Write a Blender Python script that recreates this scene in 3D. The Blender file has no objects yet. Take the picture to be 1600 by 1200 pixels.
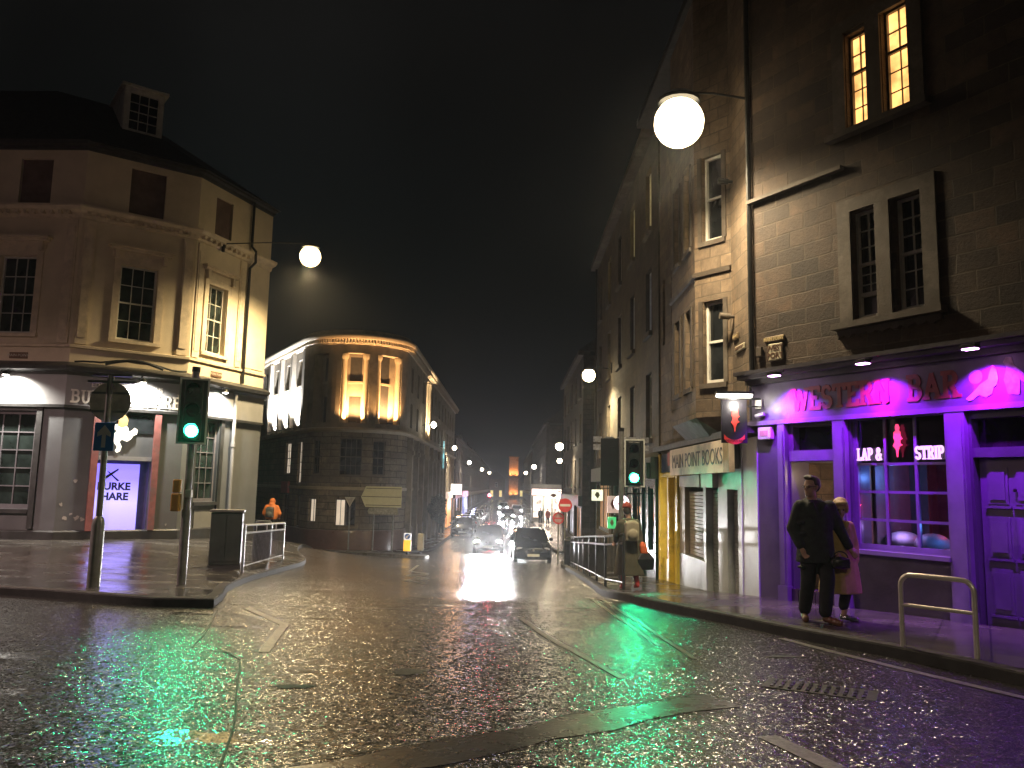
import bpy, bmesh, math, random
from mathutils import Vector, Matrix
random.seed(7)
R = math.radians
PI = math.pi
sc = bpy.context.scene
COL = sc.collection

# ------------------------------------------------------------ camera
cam_d = bpy.data.cameras.new('camera')
cam = bpy.data.objects.new('camera', cam_d)
COL.objects.link(cam)
sc.camera = cam
cam_d.sensor_width = 36.0
cam_d.lens = 36.0 * 1250.0 / 1600.0
cam_d.clip_start = 0.05
cam_d.clip_end = 3000
p_, r_ = R(7.3), R(1.2)
f = Vector((0, math.cos(p_), math.sin(p_)))
r0 = Vector((1, 0, 0))
u0 = r0.cross(f)
rt = r0 * math.cos(r_) + u0 * math.sin(r_)
up = u0 * math.cos(r_) - r0 * math.sin(r_)
cam.matrix_world = Matrix(((rt.x, up.x, -f.x, 0), (rt.y, up.y, -f.y, 0), (rt.z, up.z, -f.z, 1.67), (0, 0, 0, 1)))

# ------------------------------------------------------------ world (night sky glow over the town)
W = bpy.data.worlds.new('World')
sc.world = W
W.use_nodes = True
nt = W.node_tree
nt.nodes.clear()
out = nt.nodes.new('ShaderNodeOutputWorld')
bg = nt.nodes.new('ShaderNodeBackground')
tc = nt.nodes.new('ShaderNodeTexCoord')
sep = nt.nodes.new('ShaderNodeSeparateXYZ')
rmp = nt.nodes.new('ShaderNodeValToRGB')
e = rmp.color_ramp.elements
e[0].position = 0.0
e[0].color = (0.0022, 0.0030, 0.0062, 1)
e[1].position = 1.0
e[1].color = (0.0105, 0.0098, 0.0092, 1)
k = e.new(0.22)
k.color = (0.0042, 0.0068, 0.0070, 1)
k = e.new(0.5)
k.color = (0.0090, 0.0090, 0.0085, 1)
nt.links.new(tc.outputs['Generated'], sep.inputs[0])
nt.links.new(sep.outputs[2], rmp.inputs[0])
nzs = nt.nodes.new('ShaderNodeTexNoise')
nzs.inputs['Scale'].default_value = 2.2
nzs.inputs['Detail'].default_value = 5
nt.links.new(tc.outputs['Generated'], nzs.inputs['Vector'])
mrs = nt.nodes.new('ShaderNodeMapRange')
mrs.inputs[1].default_value = .35
mrs.inputs[2].default_value = .7
mrs.inputs[3].default_value = .65
mrs.inputs[4].default_value = 1.5
nt.links.new(nzs.outputs[0], mrs.inputs[0])
sclm = nt.nodes.new('ShaderNodeVectorMath')
sclm.operation = 'SCALE'
nt.links.new(rmp.outputs[0], sclm.inputs[0])
nt.links.new(mrs.outputs[0], sclm.inputs['Scale'])
nt.links.new(sclm.outputs[0], bg.inputs[0])
bg.inputs[1].default_value = 0.30
nt.links.new(bg.outputs[0], out.inputs[0])

sc.view_settings.view_transform = 'Standard'
sc.view_settings.look = 'None'
sc.view_settings.exposure = 0.72
sc.view_settings.gamma = 1.0
try:
    sc.cycles.use_denoising = True
    sc.cycles.denoiser = 'OPENIMAGEDENOISE'
    sc.cycles.max_bounces = 7
    sc.cycles.diffuse_bounces = 3
    sc.cycles.glossy_bounces = 3
    sc.cycles.volume_bounces = 0
    sc.cycles.sample_clamp_indirect = 4.0
    sc.cycles.sample_clamp_direct = 0.0
    sc.cycles.volume_max_steps = 64
    sc.cycles.use_light_tree = True
    sc.cycles.caustics_reflective = False
    sc.cycles.caustics_refractive = False
except Exception:
    pass

# ------------------------------------------------------------ terrain height
PT = [(-60, .15), (4, .15), (8, .10), (10, .04), (12.8, -.06), (15.8, -.36), (18, -.52), (20, -.63), (25, -.95), (32, -1.4), (40, -1.8),
      (47, -2.0), (60, -2.15), (100, -2.4), (400, -2.6), (3000, -2.6)]


def sm(t):
    t = max(0.0, min(1.0, t))
    return t * t * (3 - 2 * t)


def drop(y):
    for (a, za), (b, zb) in zip(PT, PT[1:]):
        if y <= b:
            return za + (zb - za) * max(0, (y - a)) / (b - a)
    return PT[-1][1]


def g(x, y):
    return drop(y) * (1 - .75 * sm((-3 - x) / 8) * (1 - sm((y - 28) / 12)))


# ------------------------------------------------------------ node helpers
def new_mat(name):
    m = bpy.data.materials.new(name)
    m.use_nodes = True
    return m, m.node_tree, m.node_tree.nodes['Principled BSDF']


def N(nt, kind, **kw):
    n = nt.nodes.new('ShaderNode' + kind)
    for a, b in kw.items():
        setattr(n, a, b)
    return n


def noise(nt, scale, detail=4, vec=None, rough=.55):
    n = N(nt, 'TexNoise')
    n.inputs['Scale'].default_value = scale
    n.inputs['Detail'].default_value = detail
    n.inputs['Roughness'].default_value = rough
    if vec:
        nt.links.new(vec, n.inputs['Vector'])
    return n


def ramp(nt, src, stops):
    r = N(nt, 'ValToRGB')
    el = r.color_ramp.elements
    el[0].position, el[1].position = stops[0][0], stops[-1][0]
    el[0].color = (*stops[0][1], 1) if len(stops[0][1]) == 3 else stops[0][1]
    el[1].color = (*stops[-1][1], 1)
    for p, c in stops[1:-1]:
        q = el.new(p)
        q.color = (*c, 1)
    nt.links.new(src, r.inputs[0])
    return r.outputs[0]


def mixc(nt, fac, a, b, mode='MIX'):
    m = N(nt, 'MixRGB', blend_type=mode)
    for i, v in ((0, fac), (1, a), (2, b)):
        if hasattr(v, 'links'):
            nt.links.new(v, m.inputs[i])
        else:
            m.inputs[i].default_value = v if i == 0 else (*v, 1)
    return m.outputs[0]


MATS = {}


def plain(name, col, rough=.5, metal=0.0, var=.25, scale=6, bump=.15, bscale=60, emit=None, es=0.0, dirt=None, coat=0.0):
    """procedural surface: base colour with noise wear and a fine bump"""
    if name in MATS:
        return MATS[name]
    m, nt, b = new_mat(name)
    tc = N(nt, 'TexCoord')
    v = tc.outputs['Object']
    n1 = noise(nt, scale, 6, v)
    lo = tuple(c * (1 - var) for c in col)
    hi = tuple(min(1, c * (1 + var)) for c in col)
    c = ramp(nt, n1.outputs[0], [(.3, lo), (.7, hi)])
    if dirt:
        n2 = noise(nt, scale * .35, 8, v, .7)
        f_ = ramp(nt, n2.outputs[0], [(.5, (0, 0, 0)), (.68, (1, 1, 1))])
        c = mixc(nt, f_, c, dirt)
    nt.links.new(c, b.inputs['Base Color'])
    b.inputs['Roughness'].default_value = rough
    b.inputs['Metallic'].default_value = metal
    b.inputs['Coat Weight'].default_value = coat
    n3 = noise(nt, scale * 2.3, 4, v)
    rr = N(nt, 'MapRange')
    rr.inputs[3].default_value = rough * .75
    rr.inputs[4].default_value = min(1, rough * 1.25)
    nt.links.new(n3.outputs[0], rr.inputs[0])
    nt.links.new(rr.outputs[0], b.inputs['Roughness'])
    if bump:
        n4 = noise(nt, bscale, 5, v)
        bp = N(nt, 'Bump')
        bp.inputs['Strength'].default_value = bump
        bp.inputs['Distance'].default_value = .01
        nt.links.new(n4.outputs[0], bp.inputs['Height'])
        nt.links.new(bp.outputs[0], b.inputs['Normal'])
    if emit:
        b.inputs['Emission Color'].default_value = (*emit, 1)
        b.inputs['Emission Strength'].default_value = es
    MATS[name] = m
    return m


def stone(name, c1, c2, mortar, bw=.55, bh=.26, bump=.6, rough=.8, ms=.012, stain=.5):
    m, nt, b = new_mat(name)
    tc = N(nt, 'TexCoord')
    br = N(nt, 'TexBrick')
    br.offset = .5
    nt.links.new(tc.outputs['UV'], br.inputs['Vector'])
    # wobble so that the courses are hand cut
    nz = noise(nt, 1.3, 3, tc.outputs['UV'])
    add = N(nt, 'VectorMath', operation='MULTIPLY_ADD')
    nt.links.new(nz.outputs['Color'], add.inputs[0])
    add.inputs[1].default_value = (.10, .06, 0)
    nt.links.new(tc.outputs['UV'], add.inputs[2])
    nt.links.new(add.outputs[0], br.inputs['Vector'])
    br.inputs['Color1'].default_value = (*c1, 1)
    br.inputs['Color2'].default_value = (*c2, 1)
    br.inputs['Mortar'].default_value = (*mortar, 1)
    br.inputs['Scale'].default_value = 1
    br.inputs['Mortar Size'].default_value = ms
    br.inputs['Mortar Smooth'].default_value = .3
    br.inputs['Brick Width'].default_value = bw
    br.inputs['Row Height'].default_value = bh
    n1 = noise(nt, 7, 8, tc.outputs['Object'], .65)
    c = mixc(nt, .75, br.outputs['Color'], ramp(nt, n1.outputs[0], [(.25, (.45, .45, .45)), (.75, (1.25, 1.2, 1.1))]), 'MULTIPLY')
    vr = N(nt, 'TexVoronoi')
    vr.inputs['Scale'].default_value = 2.6
    nt.links.new(add.outputs[0], vr.inputs['Vector'])
    c = mixc(nt, .45, c, ramp(nt, vr.outputs['Color'], [(.1, (.55, .5, .45)), (.5, (1, 1, 1)), (.9, (1.5, 1.35, 1.15))]), 'MULTIPLY')
    n2 = noise(nt, .9, 8, tc.outputs['Object'], .7)
    st = ramp(nt, n2.outputs[0], [(.45, (0, 0, 0)), (.62, (stain, stain, stain))])
    c = mixc(nt, st, c, tuple(v * .25 for v in c1))
    nt.links.new(c, b.inputs['Base Color'])
    b.inputs['Roughness'].default_value = rough
    n3 = noise(nt, 22, 8, tc.outputs['Object'], .7)
    hmix = N(nt, 'Math', operation='MULTIPLY_ADD')
    nt.links.new(n3.outputs[0], hmix.inputs[0])
    hmix.inputs[1].default_value = .55
    inv = N(nt, 'Math', operation='SUBTRACT')
    inv.inputs[0].default_value = 1
    nt.links.new(br.outputs['Fac'], inv.inputs[1])
    nt.links.new(inv.outputs[0], hmix.inputs[2])
    bp = N(nt, 'Bump')
    bp.inputs['Strength'].default_value = bump
    bp.inputs['Distance'].default_value = .025
    nt.links.new(hmix.outputs[0], bp.inputs['Height'])
    nt.links.new(bp.outputs[0], b.inputs['Normal'])
    return m


def glow(name, col, s, var=0.0, scale=3):
    if name in MATS:
        return MATS[name]
    m, nt, b = new_mat(name)
    b.inputs['Base Color'].default_value = (*[c * .5 for c in col], 1)
    b.inputs['Roughness'].default_value = .4
    tc = N(nt, 'TexCoord')
    n1 = noise(nt, scale, 3, tc.outputs['Object'])
    lo = tuple(c * (1 - var) for c in col)
    c = ramp(nt, n1.outputs[0], [(.35, lo), (.6, col)])
    nt.links.new(c, b.inputs['Emission Color'])
    b.inputs['Emission Strength'].default_value = s
    MATS[name] = m
    return m


def dark_glass(name='dark_window_glass', tint=(.012, .014, .016), rough=.06):
    if name in MATS:
        return MATS[name]
    m, nt, b = new_mat(name)
    tc = N(nt, 'TexCoord')
    n1 = noise(nt, 1.7, 3, tc.outputs['Object'])
    c = ramp(nt, n1.outputs[0], [(.35, tuple(v * .5 for v in tint)), (.7, tuple(v * 2.0 for v in tint))])  # opaque dark colour stands in for the unlit interior behind
    nt.links.new(c, b.inputs['Base Color'])
    b.inputs['Roughness'].default_value = rough
    n2 = noise(nt, 2.5, 2, tc.outputs['Object'])
    bp = N(nt, 'Bump')
    bp.inputs['Strength'].default_value = .08
    bp.inputs['Distance'].default_value = .02
    nt.links.new(n2.outputs[0], bp.inputs['Height'])
    nt.links.new(bp.outputs[0], b.inputs['Normal'])
    MATS[name] = m
    return m


def clear_glass():
    if 'clear_glass' in MATS:
        return MATS['clear_glass']
    m = bpy.data.materials.new('clear_glass')
    m.use_nodes = True
    nt = m.node_tree
    nt.nodes.clear()
    o = N(nt, 'OutputMaterial')
    mx = N(nt, 'MixShader')
    t = N(nt, 'BsdfTransparent')
    t.inputs[0].default_value = (.75, .75, .8, 1)
    gl = N(nt, 'BsdfGlossy')
    gl.inputs['Roughness'].default_value = .03
    fr = N(nt, 'Fresnel')
    nt.links.new(fr.outputs[0], mx.inputs[0])
    nt.links.new(t.outputs[0], mx.inputs[1])
    nt.links.new(gl.outputs[0], mx.inputs[2])
    nt.links.new(mx.outputs[0], o.inputs[0])
    MATS['clear_glass'] = m
    return m


def asphalt():
    m, nt, b = new_mat('wet_asphalt')
    tc = N(nt, 'TexCoord')
    v = tc.outputs['Object']
    big = noise(nt, .5, 6, v, .6)
    sx = N(nt, 'Mapping')
    sx.inputs['Scale'].default_value = (.45, 1.5, 1)
    nt.links.new(v, sx.inputs[0])
    pud = noise(nt, .9, 6, sx.outputs[0], .62)
    mask = ramp(nt, pud.outputs[0], [(.60, (0, 0, 0)), (.66, (1, 1, 1))])
    fine = N(nt, 'TexVoronoi')
    fine.inputs['Scale'].default_value = 70
    nt.links.new(v, fine.inputs['Vector'])
    n2 = noise(nt, 30, 4, v, .7)
    n3 = noise(nt, 3.0, 5, v, .6)
    col = ramp(nt, fine.outputs['Distance'], [(.0, (.105, .099, .088)), (.5, (.015, .014, .013))])
    col = mixc(nt, ramp(nt, big.outputs[0], [(.4, (0, 0, 0)), (.62, (.55, .55, .55))]), col, (.016, .0155, .015))
    nt.links.new(col, b.inputs['Base Color'])
    h = N(nt, 'Math', operation='MULTIPLY_ADD')
    nt.links.new(n2.outputs[0], h.inputs[0])
    h.inputs[1].default_value = .9
    inv = N(nt, 'Math', operation='MULTIPLY')
    nt.links.new(fine.outputs['Distance'], inv.inputs[0])
    inv.inputs[1].default_value = -.55
    nt.links.new(inv.outputs[0], h.inputs[2])
    h2 = N(nt, 'Math', operation='MULTIPLY_ADD')
    nt.links.new(n3.outputs[0], h2.inputs[0])
    h2.inputs[1].default_value = 2.2
    nt.links.new(h.outputs[0], h2.inputs[2])
    bp = N(nt, 'Bump')
    st = N(nt, 'MapRange')
    nt.links.new(mask, st.inputs[0])
    st.inputs[3].default_value = .9
    st.inputs[4].default_value = .10
    nt.links.new(st.outputs[0], bp.inputs['Strength'])
    bp.inputs['Distance'].default_value = .0016
    nt.links.new(h2.outputs[0], bp.inputs['Height'])
    geo = N(nt, 'NewGeometry')
    acc = geo.outputs['Normal']
    v2 = N(nt, 'TexVoronoi')
    v2.inputs['Scale'].default_value = 25
    nt.links.new(v, v2.inputs['Vector'])
    for src, k1, k3 in ((fine, .09, .25), (v2, .05, .10)):
        a1 = N(nt, 'VectorMath', operation='MULTIPLY_ADD')
        nt.links.new(src.outputs['Color'], a1.inputs[0])
        a1.inputs[1].default_value = (2, 2, 2)
        a1.inputs[2].default_value = (-1, -1, -1)
        a2 = N(nt, 'VectorMath', operation='MULTIPLY')
        nt.links.new(a1.outputs[0], a2.inputs[0])
        nt.links.new(a1.outputs[0], a2.inputs[1])
        a3 = N(nt, 'VectorMath', operation='MULTIPLY_ADD')
        nt.links.new(a2.outputs[0], a3.inputs[0])
        a3.inputs[1].default_value = (k3, k3, 0)
        a3.inputs[2].default_value = (k1, k1, 0)
        a4 = N(nt, 'VectorMath', operation='MULTIPLY')
        nt.links.new(a1.outputs[0], a4.inputs[0])
        nt.links.new(a3.outputs[0], a4.inputs[1])
        # calmer where water stands
        cm = N(nt, 'MapRange')
        nt.links.new(mask, cm.inputs[0])
        cm.inputs[3].default_value = 1
        cm.inputs[4].default_value = .12
        cb = N(nt, 'MapRange')
        nt.links.new(big.outputs[0], cb.inputs[0])
        cb.inputs[1].default_value = .35
        cb.inputs[2].default_value = .65
        cb.inputs[3].default_value = .65
        cb.inputs[4].default_value = 1.45
        cc_ = N(nt, 'Math', operation='MULTIPLY')
        nt.links.new(cm.outputs[0], cc_.inputs[0])
        nt.links.new(cb.outputs[0], cc_.inputs[1])
        a5 = N(nt, 'VectorMath', operation='SCALE')
        nt.links.new(a4.outputs[0], a5.inputs[0])
        nt.links.new(cc_.outputs[0], a5.inputs['Scale'])
        a6 = N(nt, 'VectorMath', operation='ADD')
        nt.links.new(acc, a6.inputs[0])
        nt.links.new(a5.outputs[0], a6.inputs[1])
        acc = a6.outputs[0]
    nm = N(nt, 'VectorMath', operation='NORMALIZE')
    nt.links.new(acc, nm.inputs[0])
    nt.links.new(nm.outputs[0], bp.inputs['Normal'])
    nt.links.new(bp.outputs[0], b.inputs['Normal'])
    rr = N(nt, 'MapRange')
    nt.links.new(mask, rr.inputs[0])
    rr.inputs[3].default_value = .19
    rr.inputs[4].default_value = .06
    nt.links.new(rr.outputs[0], b.inputs['Roughness'])
    b.inputs['IOR'].default_value = 1.62
    b.inputs['Coat Weight'].default_value = .22
    b.inputs['Coat Roughness'].default_value = .42
    return m


def paving(name, c1, c2, bw, bh, rot=0.0, rough=.16, bump=.25):
    m, nt, b = new_mat(name)
    tc = N(nt, 'TexCoord')
    mp = N(nt, 'Mapping')
    mp.inputs['Rotation'].default_value = (0, 0, rot)
    nt.links.new(tc.outputs['Object'], mp.inputs[0])
    br = N(nt, 'TexBrick')
    nt.links.new(mp.outputs[0], br.inputs['Vector'])
    br.inputs['Color1'].default_value = (*c1, 1)
    br.inputs['Color2'].default_value = (*c2, 1)
    br.inputs['Mortar'].default_value = (.02, .02, .02, 1)
    br.inputs['Scale'].default_value = 1
    br.inputs['Mortar Size'].default_value = .008
    br.inputs['Brick Width'].default_value = bw
    br.inputs['Row Height'].default_value = bh
    n1 = noise(nt, 3, 6, tc.outputs['Object'])
    c = mixc(nt, .6, br.outputs['Color'], ramp(nt, n1.outputs[0], [(.3, (.5, .5, .5)), (.7, (1.2, 1.2, 1.2))]), 'MULTIPLY')
    nt.links.new(c, b.inputs['Base Color'])
    n2 = noise(nt, 1.1, 4, tc.outputs['Object'])
    rr = N(nt, 'MapRange')
    nt.links.new(n2.outputs[0], rr.inputs[0])
    rr.inputs[1].default_value = .35
    rr.inputs[2].default_value = .65
    rr.inputs[3].default_value = rough * .6
    rr.inputs[4].default_value = rough * 2.0
    nt.links.new(rr.outputs[0], b.inputs['Roughness'])
    n3 = noise(nt, 14, 5, tc.outputs['Object'], .6)
    ad = N(nt, 'Math', operation='SUBTRACT')
    nt.links.new(n3.outputs[0], ad.inputs[0])
    nt.links.new(br.outputs['Fac'], ad.inputs[1])
    bp = N(nt, 'Bump')
    bp.inputs['Strength'].default_value = bump
    bp.inputs['Distance'].default_value = .008
    nt.links.new(ad.outputs[0], bp.inputs['Height'])
    nt.links.new(bp.outputs[0], b.inputs['Normal'])
    return m


# ------------------------------------------------------------ mesh builder
class MB:
    def __init__(s):
        s.v, s.f, s.uv = [], [], []

    def face(s, pts, uv=None):
        i = len(s.v)
        s.v += [tuple(p) for p in pts]
        s.f.append(tuple(range(i, i + len(pts))))
        s.uv.append(uv)
        return s

    def mesh_add(s, verts, faces):
        i = len(s.v)
        s.v += [tuple(p) for p in verts]
        for f_ in faces:
            s.f.append(tuple(i + q for q in f_))
            s.uv.append(None)
        return s

    def box(s, x0, x1, y0, y1, z0, z1, M=None):
        vs = [Vector(p) for p in ((x0, y0, z0), (x1, y0, z0), (x1, y1, z0), (x0, y1, z0), (x0, y0, z1), (x1, y0, z1), (x1, y1, z1), (x0, y1, z1))]
        if M:
            vs = [M @ p for p in vs]
        return s.mesh_add(vs, [(0, 3, 2, 1), (4, 5, 6, 7), (0, 1, 5, 4), (1, 2, 6, 5), (2, 3, 7, 6), (3, 0, 4, 7)])

    def prism(s, poly, y0, y1, M=None):
        """poly in (x, z); extruded along y"""
        n = len(poly)
        vs = [Vector((x, y0, z)) for x, z in poly] + [Vector((x, y1, z)) for x, z in poly]
        if M:
            vs = [M @ p for p in vs]
        fs = [tuple(range(n)), tuple(range(2 * n - 1, n - 1, -1))]
        fs += [(i, i + n, (i + 1) % n + n, (i + 1) % n) for i in range(n)]
        return s.mesh_add(vs, fs)

    def slab(s, poly, z0, z1):
        n = len(poly)
        vs = [(x, y, z0) for x, y in poly] + [(x, y, z1) for x, y in poly]
        fs = [tuple(range(n))[::-1], tuple(range(n, 2 * n))]
        fs += [(i, (i + 1) % n, (i + 1) % n + n, i + n) for i in range(n)]
        return s.mesh_add(vs, fs)

    def cyl(s, a, b, r0, r1=None, n=12, cap=True):
        a, b = Vector(a), Vector(b)
        r1 = r0 if r1 is None else r1
        d = (b - a)
        if d.length < 1e-7:
            return s
        d.normalize()
        t = Vector((0, 0, 1)) if abs(d.z) < .9 else Vector((1, 0, 0))
        x = d.cross(t).normalized()
        y = d.cross(x)
        vs = []
        for c, r in ((a, r0), (b, r1)):
            for i in range(n):
                w = 2 * PI * i / n
                vs.append(c + x * (math.cos(w) * r) + y * (math.sin(w) * r))
        fs = [(i, (i + 1) % n, (i + 1) % n + n, i + n) for i in range(n)]
        if cap:
            fs += [tuple(range(n))[::-1], tuple(range(n, 2 * n))]
        return s.mesh_add(vs, fs)

    def tube(s, pts, r, n=8):
        pts = [Vector(p) for p in pts]
        rings = []
        prev = None
        for i, p in enumerate(pts):
            d = (pts[min(i + 1, len(pts) - 1)] - pts[max(i - 1, 0)]).normalized()
            if prev is None:
                t = Vector((0, 0, 1)) if abs(d.z) < .9 else Vector((1, 0, 0))
                x = d.cross(t).normalized()
            else:
                x = (prev - d * prev.dot(d)).normalized()
            prev = x
            y = d.cross(x)
            rings.append([p + x * (math.cos(2 * PI * k / n) * r) + y * (math.sin(2 * PI * k / n) * r) for k in range(n)])
        vs = [q for rg in rings for q in rg]
        fs = []
        for i in range(len(rings) - 1):
            for k in range(n):
                fs.append((i * n + k, i * n + (k + 1) % n, (i + 1) * n + (k + 1) % n, (i + 1) * n + k))
        fs += [tuple(range(n))[::-1], tuple(range((len(rings) - 1) * n, len(rings) * n))]
        return s.mesh_add(vs, fs)

    def ell(s, c, rx, ry=None, rz=None, n=14, m=9, M=None):
        ry = rx if ry is None else ry
        rz = rx if rz is None else rz
        c = Vector(c)
        vs = [Vector((0, 0, -rz))]
        for j in range(1, m):
            a = -PI / 2 + PI * j / m
            for i in range(n):
                w = 2 * PI * i / n
                vs.append(Vector((rx * math.cos(a) * math.cos(w), ry * math.cos(a) * math.sin(w), rz * math.sin(a))))
        vs.append(Vector((0, 0, rz)))
        if M:
            vs = [M @ q for q in vs]
        vs = [q + c for q in vs]
        fs = [(0, 1 + (i + 1) % n, 1 + i) for i in range(n)]
        for j in range(m - 2):
            for i in range(n):
                a, b = 1 + j * n, 1 + (j + 1) * n
                fs.append((a + i, a + (i + 1) % n, b + (i + 1) % n, b + i))
        l = 1 + (m - 2) * n
        fs += [(l + i, l + (i + 1) % n, len(vs) - 1) for i in range(n)]
        return s.mesh_add(vs, fs)

    def lathe(s, c, prof, n=20, M=None):
        """prof [(r, z)] bottom to top"""
        c = Vector(c)
        vs = []
        for r, z in prof:
            for i in range(n):
                w = 2 * PI * i / n
                q = Vector((r * math.cos(w), r * math.sin(w), z))
                vs.append((M @ q if M else q) + c)
        fs = []
        for j in range(len(prof) - 1):
            for i in range(n):
                fs.append((j * n + i, j * n + (i + 1) % n, (j + 1) * n + (i + 1) % n, (j + 1) * n + i))
        fs += [tuple(range(n))[::-1], tuple(range((len(prof) - 1) * n, len(prof) * n))]
        return s.mesh_add(vs, fs)

    def loft(s, rings, cap=True):
        n = len(rings[0])
        vs = [q for rg in rings for q in rg]
        fs = []
        for j in range(len(rings) - 1):
            for i in range(n):
                fs.append((j * n + i, j * n + (i + 1) % n, (j + 1) * n + (i + 1) % n, (j + 1) * n + i))
        if cap:
            fs += [tuple(range(n))[::-1], tuple(range((len(rings) - 1) * n, len(rings) * n))]
        return s.mesh_add(vs, fs)

    def sweep(s, path, prof, zf=None):
        """profile [(out, z)] swept along a 2-D path whose outside is on the right of travel"""
        P = [Vector(p) for p in path]
        rings = []
        for i, p in enumerate(P):
            ns = []
            for a, b in ((i - 1, i), (i, i + 1)):
                if a >= 0 and b < len(P):
                    d = (P[b] - P[a]).normalized()
                    ns.append(Vector((d.y, -d.x)))
            nn = sum(ns, Vector((0, 0))).normalized()
            k = 1 / max(.35, nn.dot(ns[0]))
            z0 = zf(p.x, p.y) if zf else 0
            rings.append([(p.x + nn.x * o * k, p.y + nn.y * o * k, z + z0) for o, z in prof])
        return s.loft(rings)

    def wall(s, L, z0, z1, ops, t=.4, mp=None, seg=None):
        """wall from s=0..L with rectangular openings (s0,s1,z0,z1) cut right through; mp maps (s, depth, z) to a point"""
        mp = mp or (lambda a, d, z: (a, d, z))
        xs = {0, L}
        zs = {z0, z1}
        for o in ops:
            xs |= {o[0], o[1]}
            zs |= {o[2], o[3]}
        if seg:
            n = int(L / seg)
            xs |= {L * i / n for i in range(n)}
        xs = sorted(x for x in xs if -1e-6 <= x <= L + 1e-6)
        zs = sorted(z for z in zs if z0 - 1e-6 <= z <= z1 + 1e-6)

        def hole(a, b):
            return any(o[0] - 1e-5 < a < o[1] + 1e-5 and o[2] - 1e-5 < b < o[3] + 1e-5 for o in ops)
        solid = [[not hole((xs[i] + xs[i + 1]) / 2, (zs[j] + zs[j + 1]) / 2) if xs[i + 1] - xs[i] > 1e-6 else False for j in range(len(zs) - 1)] for i in range(len(xs) - 1)]

        def S(i, j):
            return 0 <= i < len(xs) - 1 and 0 <= j < len(zs) - 1 and solid[i][j]
        for i in range(len(xs) - 1):
            a, b = xs[i], xs[i + 1]
            for j in range(len(zs) - 1):
                if not S(i, j):
                    continue
                c, d = zs[j], zs[j + 1]
                s.face([mp(a, 0, c), mp(b, 0, c), mp(b, 0, d), mp(a, 0, d)], [(a, c), (b, c), (b, d), (a, d)])
                s.face([mp(b, t, c), mp(a, t, c), mp(a, t, d), mp(b, t, d)], [(b, c), (a, c), (a, d), (b, d)])
                if not S(i - 1, j):
                    s.face([mp(a, t, c), mp(a, 0, c), mp(a, 0, d), mp(a, t, d)], [(a - t, c), (a, c), (a, d), (a - t, d)])
                if not S(i + 1, j):
                    s.face([mp(b, 0, c), mp(b, t, c), mp(b, t, d), mp(b, 0, d)], [(b, c), (b + t, c), (b + t, d), (b, d)])
                if not S(i, j - 1):
                    s.face([mp(a, t, c), mp(b, t, c), mp(b, 0, c), mp(a, 0, c)], [(a, c - t), (b, c - t), (b, c), (a, c)])
                if not S(i, j + 1):
                    s.face([mp(a, 0, d), mp(b, 0, d), mp(b, t, d), mp(a, t, d)], [(a, d), (b, d), (b, d + t), (a, d + t)])
        return s

    def mesh(s, name, mat, smooth=None, weld=True):
        me = bpy.data.meshes.new(name)
        me.from_pydata([tuple(v) for v in s.v], [], s.f)
        uvl = me.uv_layers.new(name='UVMap')
        data = []
        for fc, uv in zip(s.f, s.uv):
            if uv:
                for q in uv:
                    data += [q[0], q[1]]
            else:
                ps = [Vector(s.v[i]) for i in fc]
                n = Vector((0, 0, 0))
                for i in range(len(ps)):
                    a, b = ps[i], ps[(i + 1) % len(ps)]
                    n += a.cross(b)
                ax, ay, az = abs(n.x), abs(n.y), abs(n.z)
                for q in ps:
                    if az > ax and az > ay:
                        data += [q.x, q.y]
                    elif ay >= ax:
                        data += [q.x, q.z]
                    else:
                        data += [q.y, q.z]
        uvl.data.foreach_set('uv', data)
        for mm in (mat if isinstance(mat, (list, tuple)) else [mat]):
            me.materials.append(mm)
        if weld:
            bm = bmesh.new()
            bm.from_mesh(me)
            bmesh.ops.remove_doubles(bm, verts=bm.verts, dist=2e-5)
            bm.to_mesh(me)
            bm.free()
        if smooth is not None:
            for p in me.polygons:
                p.use_smooth = True
            me.set_sharp_from_angle(angle=R(smooth))
        me.update()
        return me


def link(name, data, parent=None, M=None):
    o = bpy.data.objects.new(name, data)
    COL.objects.link(o)
    if parent:
        o.parent = parent
    if M is not None:
        o.matrix_basis = M
    return o


def part(name, mb, mat, parent=None, M=None, smooth=None, bevel=0, label=None):
    o = link(name, mb.mesh(name, mat, smooth), parent, M)
    if bevel:
        b = o.modifiers.new('bevel', 'BEVEL')
        b.width = bevel
        b.segments = 2
        b.limit_method = 'ANGLE'
    if label:
        o['label'] = label
    return o


def tag(o, label, cat, group=None):
    o['label'] = label
    o['category'] = cat
    if group:
        o['group'] = group
    return o


def thing(name, label, cat, loc=(0, 0, 0), rz=0.0, group=None):
    o = bpy.data.objects.new(name, None)
    COL.objects.link(o)
    o.location = loc
    o.rotation_euler = (0, 0, rz)
    o.empty_display_size = .2
    return tag(o, label, cat, group)


def struct(o, kind='structure'):
    o['kind'] = kind
    return o


def T(x=0, y=0, z=0):
    return Matrix.Translation((x, y, z))


def RZ(a):
    return Matrix.Rotation(a, 4, 'Z')


def RX(a):
    return Matrix.Rotation(a, 4, 'X')


def RY(a):
    return Matrix.Rotation(a, 4, 'Y')


def copy_tree(o, parent=None):
    c = o.copy()
    COL.objects.link(c)
    if parent:
        c.parent = parent
    for ch in list(o.children):
        copy_tree(ch, c)
    return c


def frame(x, y, z, hx, hy):
    """matrix whose x runs along heading (hx,hy), z up, -y outwards"""
    return T(x, y, z) @ RZ(math.atan2(hy, hx))


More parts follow.
